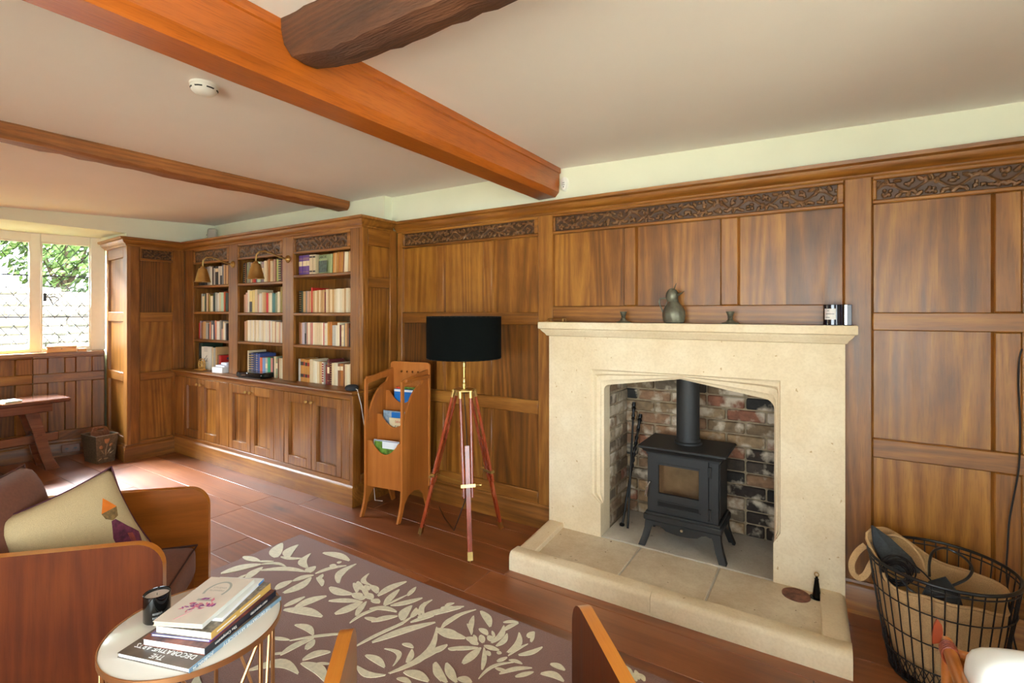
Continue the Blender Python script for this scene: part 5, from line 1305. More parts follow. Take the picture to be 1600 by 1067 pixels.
# ------------------------------------------------------------------ hearth things
p = fl(1244, 930, HZ)
t = thing('ash_drain', 'round rusty pierced iron cover set on the right hearth flag', 'cover', (p.x, p.y, HZ))
RUST = plain('rusty_iron', rgb(112, 70, 52), .8, noise=.5, nscale=40, bump=.6)
obj('rim', MB().lathe([(.050, 0), (.062, 0), (.062, .005), (.056, .008), (.050, .006)], 32), t, RUST)
m = MB().lathe([(.050, .000), (.050, .004), (.001, .005)], 32)
obj('disc', m, t, plain('dark_rust', rgb(70, 50, 40), .85, noise=.6, nscale=50, bump=.8))
m = MB()
for k in range(3):
    for q in range(6 + 5 * k):
        a = 2 * PI * q / (6 + 5 * k); m.lathe([(.003, .004), (.003, .0062), (.001, .0065)], 6, ((.013 + .014 * k) * math.cos(a), (.013 + .014 * k) * math.sin(a), 0))
obj('studs', m, t, RUST)
p = fl(1276, 934, HZ)
t = thing('black_cone', 'small black cone-shaped snuffer with a ring, standing on the hearth by the right kerb', 'ornament', (p.x, p.y, HZ))
GB_ = plain('glossy_black_metal', rgb(14, 13, 13), .15, metal=.4)
obj('cone', MB().lathe([(.028, 0), (.029, .004), (.019, .006), (.018, .012), (.009, .088), (.010, .092), (.006, .095), (.005, .104), (.001, .105)], 24), t, GB_)
obj('ring', MB().tube([(.009 * math.cos(a), 0, .113 + .009 * math.sin(a)) for a in np.linspace(0, 2 * PI, 14)][:-1], .0025, 6, closed=True), t, BRASS_D)
PK = plain('forged_black', rgb(18, 16, 16), .32, metal=.4)
def poker(name, label, b0, b1, kind):
    b0 = Vector(b0); b1 = Vector(b1); ax = (b1 - b0).normalized(); L = (b1 - b0).length; t = thing(name, label, 'fire tool', tuple(b0))
    rod = MB().tube([(0, 0, 0), tuple(ax * L * .88)], .0075, 8); obj('shaft', rod, t, PK)
    kb = MB(); q = ax * L * .86; kb.tube([tuple(q + ax * s_) for s_ in (0, .012, .02, .028, .05, .075, .082, .092, .104, .112, .118, .124)], [.008, .013, .009, .013, .008, .012, .016, .010, .014, .011, .013, .003], 10); obj('handle', kb, t, PK)
    if kind == 'twist':
        tw = MB(); a1 = ax.orthogonal().normalized(); a2 = ax.cross(a1)
        for ph in (0, PI): tw.tube([tuple(ax * (L * .5 + L * .32 * i / 24) + (a1 * math.cos(i * .8 + ph) + a2 * math.sin(i * .8 + ph)) * .009) for i in range(25)], .004, 6)
        obj('twist', tw, t, PK); tip = MB().lathe([(.004, -.012), (.016, -.006), (.017, .004), (.008, .012)], 12); obj('tip', tip, t, PK)
        o = [c for c in t.children if c.name.startswith('tip')][0]; o.location = (0, 0, .012)
    return t
poker('fire_poker', 'straight black iron fire poker leaning in the left corner of the fireplace', (-1.077, 3.06, HZ + .004), (-1.118, 3.30, .825), 'rod')
poker('fire_tongs', 'shorter twisted black fire tool leaning beside the straight poker', (-1.118, 3.07, HZ + .004), (-1.078, 3.31, .735), 'twist')

# ------------------------------------------------------------------ ceiling and wall fittings
zc = ceil_z(-2.2, 1.05)
p = fl(319, 132, zc)
t = thing('smoke_alarm', 'round white smoke alarm on the ceiling between the two long beams', 'alarm', (p.x, p.y, zc), .3)
obj('base', MB().lathe([(.052, -.010), (.054, -.008), (.054, .0), (.001, .001)], 36), t, WHITEP)
obj('cover', MB().lathe([(.001, -.046), (.022, -.045), (.036, -.040), (.047, -.030), (.052, -.012), (.050, -.010)], 36), t, WHITEP)
m = MB()
for a in (.3, 1.2, 2.1, 3.0, 3.9, 4.8, 5.7):
    V = [((.0515 - .0035 * k_) * math.cos(a + q * .30), (.0515 - .0035 * k_) * math.sin(a + q * .30), -.0185 - .0045 * k_) for k_ in (0, 1) for q in range(3)]
    m.add(V, [(0, 1, 4, 3), (1, 2, 5, 4)])
o = obj('vent_slots', m, t, BLACKP); o.location = (0, 0, -.003); o.scale = (1.02, 1.02, 1)
p = aty(883, 288, 2.965)
t = thing('wall_sensor', 'small white oval wall sensor just right of the orange beam end', 'sensor', (p.x, 2.97, p.z))
ov = []
for z_ in np.linspace(-.046, .046, 13): pass
m = MB(); V = []; F = []; n_ = 24
for k_, (s_, dy) in enumerate(((1, 0), (1, -.018), (.9, -.026), (.6, -.030))):
    for j in range(n_):
        a = 2 * PI * j / n_; w_ = .024 + .005 * math.sin(a); V.append((w_ * s_ * math.cos(a), dy, .047 * s_ * math.sin(a)))
for k_ in range(3):
    for j in range(n_): F.append((k_ * n_ + j, k_ * n_ + (j + 1) % n_, (k_ + 1) * n_ + (j + 1) % n_, (k_ + 1) * n_ + j))
F.append(tuple(3 * n_ + j for j in range(n_))); m.add(V, F); obj('case', m, t, WHITEP)
obj('marks', MB().box(-.008, .008, -.0312, -.030, .004, .007).box(-.010, .010, -.0312, -.030, -.010, -.0075), t, GREYP)
b_ = MB().lathe([(.0045, 0), (.0045, .002)], 12).mesh('button'); b_.transform(Matrix.Translation((0, -.0296, -.022)) @ Matrix.Rotation(PI / 2, 4, 'X')); obj('button', b_, t, GREYP)
t = thing('corner_sensor', 'grey-white motion sensor in the corner above the bookcase', 'sensor', (-5.70, 2.872, 2.205), 0)
o = obj('case', MB().box(-.045, .045, -.055, .0, 0, .155, .012), t, plain('grey_plastic', rgb(196, 190, 178), .5)); o.rotation_euler = (0, 0, .6); o.location = (.01, -.03, 0)
obj('lens', MB().box(-.004, .004, -.005, .0, 0, .008), t, GREYP).location = (-.01, -.095, .08)

# ------------------------------------------------------------------ rug
RUG = plain('rug_brown_pile', rgb(126, 88, 76), .95, noise=.22, nscale=260, bump=.6, sheen=.3)
RUGL = plain('rug_cream_pile', rgb(214, 206, 176), .95, noise=.10, nscale=60, bump=.4, sheen=.3)
rA, rB = Vector((-2.885, 1.978)), Vector((-.30, 1.962)); back = Vector((-.02, -1)).normalized()
rug = thing('patterned_rug', 'brown rug with a cream leaf and flower pattern in front of the fireplace', 'rug', (-1.6, 1.0, 0))
Lr = 1.72; c4 = [rA, rB + Vector((.35, 0)), rB + Vector((.35, 0)) + back * Lr, rA + back * Lr]
V = [(p_.x + 1.6, p_.y - 1.0, z_) for z_ in (.0005, .011) for p_ in c4]
obj('pile', MB().add(V, [(0, 1, 5, 4), (1, 2, 6, 5), (2, 3, 7, 6), (3, 0, 4, 7), (4, 5, 6, 7), (3, 2, 1, 0)]), rug, RUG)
LA = """445 125 480 35 52 .1;520 125 582 45 36 .2;475 120 610 130 14 -.1;640 190 660 100 42 .25;740 95 905 145 28 .1;780 175 822 175 24 0;825 158 855 152 22 0;100 225 350 168 32 .1;350 168 510 185 12 .2;240 120 345 150 22 0;330 150 430 150 10 0;
260 260 360 185 30 .1;345 205 635 215 22 .12;690 225 885 175 17 .12;835 287 945 165 30 .25;850 245 935 172 24 .2;650 220 690 180 34 .2;700 250 735 305 32 .1;710 262 738 230 18 0;550 272 680 235 22 .1;440 325 545 270 30 .1;490 348 665 250 34 -.15;
200 262 262 232 13 0;780 310 925 355 36 -.1;775 395 975 400 24 .05;812 478 985 400 38 -.05;945 490 1010 400 28 .05;1025 225 1045 300 34 -.35;1080 365 1260 275 30 .1;1120 425 1215 325 30 .05;1265 365 1320 310 20 0;1125 425 1262 360 9 0;
1160 425 1360 378 24 -.05;905 535 1110 440 15 .15;1030 445 1200 465 24 .15;1000 500 1100 520 22 0;1040 525 1205 490 28 .05;1235 520 1292 425 48 .15;1290 500 1322 440 32 -.1;935 685 1240 540 16 .05;1110 585 1300 490 14 -.1;1285 530 1430 490 19 .05;1045 655 1440 530 36 .05;
1340 490 1375 405 28 .05;1370 485 1420 390 28 .3;1330 500 1600 440 30 .05;1475 440 1550 432 13 0;1510 415 1560 410 10 0;495 430 625 370 24 0;560 440 760 365 36 .1;495 450 735 495 42 .1;565 545 680 610 36 .15;415 625 530 640 17 0;
530 645 940 598 13 .05;632 702 685 640 34 0;470 735 680 630 30 .1;420 730 500 720 11 0;610 765 785 715 36 .15;605 785 760 905 64 .15;700 785 790 790 15 0;270 830 585 850 52 .3;1005 735 1125 812 42 .1;950 805 1130 860 36 -.2;
1150 850 1450 560 36 -.25;1125 695 1175 805 36 .45;1235 665 1305 690 24 .1;1260 785 1295 700 34 -.1;1340 770 1515 670 32 .05;1245 840 1400 900 52 .1;1430 790 1480 900 42 0;1510 790 1570 900 46 0;1200 880 1290 910 30 .1;1450 575 1600 625 46 .05;1480 560 1600 485 26 .1;1525 700 1600 690 22 0;
930 285 950 345 40 .1;955 275 1000 330 34 -.1;925 350 980 385 40 .1;985 320 1010 370 32 .1;1010 350 1050 385 38 0;1035 300 1080 350 34 .1;1000 300 1030 330 26 0;960 385 1010 370 26 0;1040 390 1095 408 28 .1"""
LB_ = """0 240 180 190 24 .1;60 185 118 170 13 0;33 205 108 197 13 0;30 335 255 210 20 .15;5 330 190 390 48 -.05;285 220 345 320 44 .1;225 345 240 250 34 .05;200 300 228 370 24 .1;80 455 270 450 24 0;170 550 285 450 44 0;292 590 305 450 32 -.05;305 435 400 465 26 0;
350 420 430 310 34 -.15;380 440 450 360 30 -.15;425 290 520 290 16 .1;425 345 520 295 22 .1;450 480 525 355 40 -.2;455 500 580 425 14 .05;575 385 620 350 34 0;598 415 618 352 24 0;520 495 670 445 26 -.1;270 645 490 540 17 .2;385 535 450 510 20 0;460 525 545 550 20 .1;
375 575 455 600 20 0;400 612 605 575 26 .1;500 630 615 600 26 0;0 540 75 668 56 -.1;70 545 135 668 54 -.05;140 640 230 668 40 .1;660 610 805 660 40 .2;720 550 812 590 32 .1;0 480 75 435 20 0;1105 640 1130 510 40 .05;1190 565 1235 625 28 0;
1180 600 1215 650 30 0;1215 600 1260 660 30 .1;1250 590 1275 650 28 0;1270 610 1310 660 28 .1;195 385 240 420 36 .2;215 400 270 430 30 0;285 370 300 420 40 0;275 330 330 370 30 .1;330 375 365 410 34 0;355 345 372 385 18 0;240 370 262 410 22 0;320 470 345 500 26 0;385 475 415 485 22 0"""
leafm = MB(); LZ = [0]
def leaf(x0, y0, x1, y1, w, bend):
    a = fl(x0, y0, .011); b_ = fl(x1, y1, .011); a2 = Vector((a.x, a.y)); b2 = Vector((b_.x, b_.y)); d = b2 - a2; L = d.length
    if L < 1e-4: return
    m_ = fl((x0 + x1) / 2, (y0 + y1) / 2, .011); pxs = Vector((x1 - x0, y1 - y0)); pn = Vector((-pxs.y, pxs.x)).normalized()
    e = fl((x0 + x1) / 2 + pn.x * w / 2, (y0 + y1) / 2 + pn.y * w / 2, .011); hw = (Vector((e.x, e.y)) - Vector((m_.x, m_.y))).length
    hw = min(hw, L * .42)
    n_ = Vector((-d.y, d.x)) / L; V = []; K = 9
    for i in range(K + 1):
        t_ = i / K; c = a2 + d * t_ + n_ * (bend * L * math.sin(PI * t_)) * .8
        ww_ = hw * (math.sin(PI * (t_ * .92 + .04)) ** .75) * (1 - .25 * (t_ - .5))
        V.append((c + n_ * ww_, c - n_ * ww_))
    P = [p_ for pr_ in V for p_ in pr_]; LZ[0] = (LZ[0] + 1) % 12; zt_ = .0128 + .00012 * LZ[0]
    leafm.add([(p_.x + 1.6, p_.y - 1.0, zt_) for p_ in P] + [(p_.x + 1.6, p_.y - 1.0, .0105) for p_ in P],
              [(2 * i, 2 * i + 1, 2 * i + 3, 2 * i + 2) for i in range(K)] + [(2 * i, 2 * i + 2, 2 * (K + 1) + 2 * i + 2, 2 * (K + 1) + 2 * i) for i in range(K)] + [(2 * i + 1, 2 * (K + 1) + 2 * i + 1, 2 * (K + 1) + 2 * i + 3, 2 * i + 3) for i in range(K)])
for (txt, ox, oy) in ((LA, 320, 840), (LB_, 680, 900)):
    for s_ in txt.replace('\n', '').split(';'):
        if s_.strip():
            q = [float(k_) for k_ in s_.split()]; leaf(ox + q[0] / 4, oy + q[1] / 4, ox + q[2] / 4, oy + q[3] / 4, q[4] / 4, q[5])
# the pattern carries on under the chairs and the table, out of the frame
rr_ = random.Random(5)
for k in range(46):
    cx, cy = rr_.uniform(-2.75, -.1), rr_.uniform(.35, 1.5)
    px = None
    rel = Vector((cx, cy, .011 - CAMZ)); D = rel.x * -math.sin(YAW) + rel.y * math.cos(YAW); u = 800 + FPX * (rel.x * math.cos(YAW) + rel.y * math.sin(YAW)) / max(D, .01); v = 487.5 + FPX * (CAMZ - .011) / max(D, .01)
    if D > .05 and v < 1080 and 300 < u < 1100: continue
    a0 = rr_.uniform(0, 6.28)
    for q in range(5):
        a = a0 + q * .55; r_ = .09; P = []
        d = Vector((math.cos(a), math.sin(a))); n_ = Vector((-d.y, d.x)); L = rr_.uniform(.10, .16)
        for i in range(7):
            t_ = i / 6; c = Vector((cx, cy)) + d * (.03 + L * t_) + n_ * .02 * math.sin(PI * t_); ww_ = .018 * math.sin(PI * (t_ * .9 + .05)); P += [c + n_ * ww_, c - n_ * ww_]
        if all(rA.x + .03 < p_.x < rB.x + .3 and p_.y < 1.94 and p_.y > .28 for p_ in P): leafm.add([(p_.x + 1.6, p_.y - 1.0, .0135) for p_ in P], [(2 * i, 2 * i + 1, 2 * i + 3, 2 * i + 2) for i in range(6)])
o = obj('leaf_pattern', leafm, rug, RUGL); o['kind'] = 'stuff'; o['label'] = 'raised cream pile leaves and flowers'
# ------------------------------------------------------------------ armchairs with curved veneered sides
CUSH = plain('brown_suede', rgb(112, 66, 46), .9, noise=.12, nscale=90, sheen=.1)
def pillow_mesh(w, h, t, n=18, pinch=.10, seed=0, plump=2.6):
    r = random.Random(seed); V = []; F = []
    def P(i, j, s_):
        a, b_ = -1 + 2 * i / n, -1 + 2 * j / n
        k = 1 - pinch * (1 - abs(b_) ** 2) * abs(a) ** 3; k2 = 1 - pinch * (1 - abs(a) ** 2) * abs(b_) ** 3
        th = t / 2 * max(0, (1 - abs(a) ** plump)) ** .5 * max(0, (1 - abs(b_) ** plump)) ** .5
        return Vector((a * w / 2 * k, s_ * th, b_ * h / 2 * k2))
    for s_ in (-1, 1):
        for i in range(n + 1):
            for j in range(n + 1): V.append(P(i, j, s_))
    m = (n + 1) * (n + 1)
    for i in range(n):
        for j in range(n):
            a = i * (n + 1) + j; F.append((a, a + 1, a + n + 2, a + n + 1)); F.append((m + a, m + a + n + 1, m + a + n + 2, m + a + 1))
    mb = MB().add(V, F); me = mb.mesh('pillow', 80)
    bm = bmesh.new(); bm.from_mesh(me); bmesh.ops.remove_doubles(bm, verts=bm.verts, dist=.0003); bmesh.ops.recalc_face_normals(bm, faces=bm.faces); bm.to_mesh(me); bm.free()
    return me, P
def boxcush(w, d, h, r=.035, dent=0.0):
    """seat cushion with soft edges: rounded box, x centred, y from 0 back"""
    bm = bmesh.new(); bmesh.ops.create_cube(bm, size=1)
    bmesh.ops.scale(bm, vec=(w, d, h), verts=bm.verts); bmesh.ops.subdivide_edges(bm, edges=bm.edges, cuts=6, use_grid_fill=True)
    for v in bm.verts:
        x, y, z = v.co; ax_, ay, az = abs(x) - (w / 2 - r), abs(y) - (d / 2 - r), abs(z) - (h / 2 - r)
        q = Vector((max(ax_, 0), max(ay, 0), max(az, 0)))
        if q.length > r:
            q2 = q * (r / q.length); v.co = Vector((math.copysign(min(abs(x), w / 2 - r) + q2.x, x), math.copysign(min(abs(y), d / 2 - r) + q2.y, y), math.copysign(min(abs(z), h / 2 - r) + q2.z, z)))
        if z > 0: v.co.z += .018 * (1 - (2 * x / w) ** 2) * (1 - (2 * y / d) ** 2)
    me = bpy.data.meshes.new('cushion'); bm.to_mesh(me); bm.free(); me.polygons.foreach_set('use_smooth', [True] * len(me.polygons)); return me
def armchair(label, loc, rz, wid, armh=.6, depth=.78):
    t = thing('armchair', label, 'armchair', loc, rz)
    R = .095; out = [(0, .03), (0, armh - R)] + [(-R + R * math.cos(a), armh - R + R * math.sin(a)) for a in np.linspace(0, PI / 2, 9)] + [(-depth, armh + .02), (-depth, .03)]
    for s_ in (-1, 1):
        me = MB().poly(out, 0, .036).mesh('arm', 50); me.transform(Matrix(((0, 1, 0, 0), (1, 0, 0, 0), (0, 0, 1, 0), (0, 0, 0, 1)))); me.flip_normals()
        me.materials.append(VEN_Z); me.materials.append(VEN_E)
        for p_ in me.polygons:
            if abs(p_.normal.x) < .5: p_.material_index = 1
        if s_ < 0: me.materials[0] = VEN_X
        a = obj('arm', me, t); a.location = (wid / 2 - .036 if s_ > 0 else -wid / 2, 0, 0)
        for fy in (-.06, -depth + .06): obj('foot', MB().box(a.location.x, a.location.x + .036, fy - .03, fy + .03, 0, .03, .004), t, VEN_Z)
    i0 = wid / 2 - .037
    obj('seat_frame', MB().box(-i0, i0, -.10, -.06, .10, .19, .004).box(-i0, i0, -depth + .03, -.10, .15, .19), t, VEN_X)
    sc_ = obj('seat_cushion', boxcush(2 * i0 - .004, depth - .14, .15), t, CUSH); subsurf(sc_, 1); sc_.location = (0, -.035 - (depth - .14) / 2, .265)
    pip = MB()
    hw, hd = i0 - .012, (depth - .14) / 2 - .010
    for z_ in (.062,): pip.tube([(-hw, -hd, z_), (-hw, hd, z_), (hw, hd, z_), (hw, -hd, z_)], .0045, 6, closed=True)
    obj('piping', pip, sc_, plain('dark_piping', rgb(64, 34, 26), .8))
    obj('back_panel', MB().box(-i0, i0, -depth, -depth + .03, .10, armh + .06, .008), t, VEN_X)
    return t, i0
A1, i1 = armchair('walnut-veneered armchair at left with a brown seat, holding two cushions', (-2.327, 1.063, .0), math.radians(-39.8), .643)
A2, i2 = armchair('second curved veneered armchair at the bottom centre, only its two arm fronts in view', (-.889, 1.157, .0135), math.radians(42), .70, armh=.587)
M1_ = Matrix.Translation(A1.location) @ Matrix.Rotation(A1.rotation_euler.z, 4, 'Z')
me, P_ = pillow_mesh(.50, .46, .20, seed=1, pinch=.05, plump=4)
bcush = obj('brown_cushion', me, None, CUSH); bcush.matrix_world = M1_ @ Matrix.Translation((-.02, -.655, .555)) @ Matrix.Rotation(math.radians(14), 4, 'X')
tag(bcush, 'plain brown suede cushion leaning against the back of the left armchair', 'cushion')
pm = MB().tube([tuple(P_(i, 0, 1)) for i in range(19)] + [tuple(P_(18, j, 1)) for j in range(1, 19)] + [tuple(P_(i, 18, 1)) for i in range(17, -1, -1)] + [tuple(P_(0, j, 1)) for j in range(17, 0, -1)], .005, 6, closed=True)
obj('piping', pm, bcush, plain('brown_piping', rgb(84, 46, 34), .8))
LIN = plain('oatmeal_linen', rgb(178, 156, 116), .95, noise=.16, nscale=500, bump=.4)
me, P2 = pillow_mesh(.44, .40, .17, seed=2, pinch=.09)
tc_ = obj('tan_cushion', me, None, LIN); tc_.matrix_world = M1_ @ Matrix.Translation((-.03, -.42, .525)) @ Matrix.Rotation(math.radians(-46), 4, 'Z') @ Matrix.Rotation(math.radians(22), 4, 'X') @ Matrix.Rotation(math.radians(14), 4, 'Y')
tag(tc_, 'oatmeal linen cushion with an orange and purple flower motif on the left armchair', 'cushion')
PURP = plain('purple_piping', rgb(74, 30, 46), .8)
pm = MB().tube([tuple(P2(i, 0, 1)) for i in range(19)] + [tuple(P2(18, j, 1)) for j in range(1, 19)] + [tuple(P2(i, 18, 1)) for i in range(17, -1, -1)] + [tuple(P2(0, j, 1)) for j in range(17, 0, -1)], .004, 6, closed=True)
obj('piping', pm, tc_, PURP)
def motif(poly_pts, name, mat):   # applique patch that follows the cushion face
    tri = tessellate_polygon([[Vector((a, b_, 0)) for a, b_ in poly_pts]]); V = [] 
    bm = bmesh.new(); vv = [bm.verts.new((a, b_, 0)) for a, b_ in poly_pts]
    for t_ in tri:
        try: bm.faces.new([vv[k] for k in t_])
        except ValueError: pass
    for _ in range(3): bmesh.ops.subdivide_edges(bm, edges=bm.edges, cuts=1, use_grid_fill=True)
    for v in bm.verts:
        a, b_ = v.co.x, v.co.y; q = P2((a + 1) * 9, (b_ + 1) * 9, 1); v.co = q + Vector((0, .0022, 0))
    me = bpy.data.meshes.new(name); bm.to_mesh(me); bm.free(); return obj(name, me, tc_, mat)
motif([(-.50, .46), (-.35, .17), (-.65, .17)], 'motif_bud', plain('motif_orange', rgb(206, 108, 22), .9, noise=.2))
motif([(-.35, .17), (-.37, .04), (-.47, -.06), (-.59, -.02), (-.65, .17)], 'motif_calyx', plain('motif_olive', rgb(110, 84, 44), .9, noise=.4, nscale=80))
motif([(-.52, -.06), (-.44, -.06), (-.34, -.4), (-.36, -.75), (-.48, -.92), (-.52, -.6), (-.60, -.92), (-.80, -.85), (-.84, -.55), (-.66, -.3)], 'motif_petals', plain('motif_purple', rgb(92, 34, 56), .9, noise=.5, nscale=60))
motif([(-.70, -.50), (-.60, -.45), (-.62, -.80), (-.72, -.82)], 'motif_petal_light', plain('motif_terracotta', rgb(150, 66, 50), .9, noise=.3))

# ------------------------------------------------------------------ side table and what stands on it
tcx, tcy, tz, tr = -1.622, .758, .5, .236
MARB = plain('white_marble_top', rgb(216, 210, 198), .12, noise=.03, nscale=6); MARB.node_tree.nodes['Principled BSDF'].inputs['Roughness'].default_value = .12; MARB.node_tree.nodes['Principled BSDF'].inputs['Specular IOR Level'].default_value = .5
COPP = plain('rose_gold_metal', rgb(196, 144, 96), .32, metal=.85, noise=.05)
t = thing('side_table', 'round white marble side table with a rose-gold rim and rod legs', 'table', (tcx, tcy, 0))
obj('tabletop', MB().lathe([(tr - .004, tz - .012), (tr - .004, tz - .001), (tr - .006, tz), (.001, tz)], 72), t, MARB)
rim = MB(); V = []; F = []; n = 72; pr = [(tr - .004, tz - .014), (tr, tz - .014), (tr, tz + .0015), (tr - .0035, tz + .0015)]
for i in range(n):
    a = 2 * PI * i / n
    for r_, z_ in pr: V.append((r_ * math.cos(a), r_ * math.sin(a), z_))
for i in range(n):
    for j in range(4): F.append((i * 4 + j, i * 4 + (j + 1) % 4, ((i + 1) % n) * 4 + (j + 1) % 4, ((i + 1) % n) * 4 + j))
obj('rim', MB().add(V, F), t, COPP)
for k in range(6):
    a = math.radians(20 + 60 * k); a2 = math.radians(20 + 60 * (k + 1)); rr = tr - .010; zt_ = tz - .014; zb_ = .012
    m = MB(); c = (rr * math.cos(a), rr * math.sin(a)); m.box(c[0] - .005, c[0] + .005, c[1] - .005, c[1] + .005, zb_, zt_, .001)
    obj('leg', m, t, COPP)
    m = MB().tube([(rr * math.cos(a), rr * math.sin(a), zb_), (rr * .98 * math.cos(a2), rr * .98 * math.sin(a2), zt_)], .005, 6); obj('brace', m, t, COPP)
obj('foot_ring', MB().tube([((tr - .010) * math.cos(2 * PI * i / 48), (tr - .010) * math.sin(2 * PI * i / 48), .006 + .0115) for i in range(48)], .006, 8, closed=True), t, COPP)
def lying(label, cx, cy, z, w, l, th, rot, cover, spine, name='book', cat='book', pages=None, curl=0.0):
    r_ = thing(name, label, cat, (cx, cy, z), rot)
    hw, hl = w / 2, l / 2; cv = .0014 if th < .012 else .002
    pg = MB().box(-hw + .003, hw - .003, -hl + .002, hl - .002, cv, th - cv); obj('pages', pg, r_, pages or PAGES)
    obj('cover', MB().box(-hw, hw, -hl, hl, th - cv, th, .0006).box(-hw, hw, -hl, hl, 0, cv, .0006), r_, cover)
    obj('spine', MB().box(hw - .002, hw + .001, -hl, hl, .0002, th - .0002, .0006), r_, spine)
    return r_
WPG = plain('white_page_edges', rgb(232, 236, 240), .7, noise=.06, nscale=500)
BROWNC = plain('brown_grey_cover', rgb(104, 90, 78), .35, noise=.45, nscale=14); BLUES = plain('pale_blue_spine', rgb(120, 150, 172), .35); WHT = plain('white_ink', rgb(232, 232, 228), .5)
rb = math.radians(18)
bk1 = lying('large flat art journal with a pale blue spine at the bottom of the stack', -1.585, .770, tz + .001, .245, .345, .013, rb, BROWNC, BLUES, pages=WPG)
me = text_mesh('THE\nDECORATIVE ARTS', .024, WHT); o = obj('lettering', me, bk1); o.location = (0.0, -.150, .0132); o.rotation_euler = (0, 0, PI)
me = text_mesh('THE DECORATIVE ARTS SOCIETY', .0125, WHT); o = obj('spine_lettering', me, bk1); o.location = (.1238, .045, .0085); o.rotation_euler = (PI / 2, 0, PI / 2); o.rotation_euler = (-PI / 2, 0, -PI / 2) ; o.location.z = .0085; o.location.y = .03
me = text_mesh('JOURNAL 36', .0115, WHT); o = obj('spine_lettering', me, bk1); o.location = (.1238, -.13, .0085); o.rotation_euler = (-PI / 2, 0, -PI / 2)
PATT = plain('patterned_cover', rgb(120, 70, 54), .35, noise=.9, nscale=26); NAVYS = plain('navy_black_spine', rgb(24, 26, 40), .3)
bk2 = lying('patterned book with a black spine, second from the bottom of the stack', -1.580, .790, tz + .0142, .205, .290, .020, math.radians(21), PATT, NAVYS, pages=WPG)
me = text_mesh('The Companion', .0125, WHT); o = obj('spine_lettering', me, bk2); o.location = (.1038, -.07, .0135); o.rotation_euler = (-PI / 2, 0, -PI / 2)
me = text_mesh('MARY GREENSTED', .009, WHT); o = obj('spine_lettering', me, bk2); o.location = (.1038, .065, .0125); o.rotation_euler = (-PI / 2, 0, -PI / 2)
PURS = plain('purple_cover', rgb(112, 70, 156), .35, noise=.2); 
bk3 = lying('thin purple magazine in the middle of the stack', -1.585, .795, tz + .0344, .185, .268, .007, math.radians(24), plain('lilac_cover', rgb(110, 104, 150), .3, noise=.4, nscale=12), PURS, pages=WPG)
ENGR = plain('engraved_grey_cover', rgb(128, 116, 100), .5, noise=.55, nscale=90); GOLDS = plain('mustard_spine', rgb(198, 160, 84), .4)
bk4 = lying('book with a mustard spine and an engraved grey cover, second from the top', -1.575, .795, tz + .0415, .180, .255, .021, math.radians(23), ENGR, GOLDS, pages=WPG)
for k_, (yy_, hh_) in enumerate(((-.07, .075), (.03, .09))): 
    obj('spine_print', MB().box(.0905, .0914, yy_ - hh_ / 2, yy_ + hh_ / 2, .009, .0125), bk4, WHT)
PALEC = plain('pale_cover', rgb(222, 224, 222), .4, noise=.1, nscale=12)
bk5 = lying('thin pale book with a white and blue spine, directly under the floral book', -1.585, .812, tz + .0626, .150, .215, .009, math.radians(29), PALEC, plain('white_spine', rgb(226, 230, 232), .4), pages=WPG)
obj('spine_block', MB().box(.0755, .0765, .075, .105, .001, .008), bk5, plain('spine_blue', rgb(70, 120, 180), .4))
FLOC = plain('ivory_cover', rgb(214, 202, 188), .5, noise=.05); YPG = plain('cream_page_edges', rgb(232, 206, 160), .8, noise=.1, nscale=300)
bk6 = lying('ivory book with a pink and purple flower picture on top of the stack', -1.583, .770, tz + .0717, .148, .235, .013, math.radians(27), FLOC, plain('ivory_spine', rgb(206, 206, 196), .5), pages=YPG)
fm = MB(); fm2 = MB(); fm3 = MB(); r_ = random.Random(9)
for k in range(34):
    a = r_.uniform(0, 6.28); q = r_.random() ** .6; x, y = .052 * q * math.cos(a), -.035 + .034 * q * math.sin(a); L = r_.uniform(.006, .013); an = r_.uniform(0, 3.14); mm = fm if k % 2 else fm2
    dx, dy = math.cos(an) * L, math.sin(an) * L; z_ = .01325 + k * .00003
    mm.add([(x - dx, y - dy, z_), (x - dy * .4, y + dx * .4, z_), (x + dx, y + dy, z_), (x + dy * .4, y - dx * .4, z_)], [(0, 1, 2, 3)])
fm3.box(-.026, .026, -.012, -.002, .0131, .01325)
ring_ = [(.030 * math.cos(a), .045 + .042 * math.sin(a)) for a in np.linspace(-.5, PI + .5, 26)]; ring2 = [(.037 * math.cos(a), .045 + .049 * math.sin(a)) for a in np.linspace(-.5, PI + .5, 26)]
fm3.add([(a, b_, .0132) for a, b_ in ring_ + ring2], [(i, i + 1, 27 + i, 26 + i) for i in range(25)])
fm2.tube([(.0, -.06, .0133), (-.01, -.085, .0133), (-.022, -.105, .0133)], .0008, 4)
obj('flower_print', fm, bk6, plain('print_purple', rgb(140, 70, 134), .6)); obj('flower_print', fm2, bk6, plain('print_pink', rgb(206, 120, 140), .6)); obj('arch_print', fm3, bk6, plain('print_sage', rgb(164, 166, 156), .6))
me = text_mesh('STUDIO', .012, plain('print_grey', rgb(168, 160, 150), .6), .0001); o = obj('lettering', me, bk6); o.location = (0, .055, .0132)
me = text_mesh('FLOWERS', .011, bpy.data.materials['print_grey'], .0001); o = obj('lettering', me, bk6); o.location = (0, .040, .0132)
t = thing('black_candle', 'black glass candle on the side table beside the stack of books', 'candle', (-1.752, .706, tz + .001))
obj('glass', MB().lathe([(.033, 0), (.036, .004), (.036, .082), (.0345, .083), (.0335, .080), (.0335, .072), (.001, .071)], 36), t, plain('glossy_black_glass', rgb(6, 7, 8), .05, spec=.8))
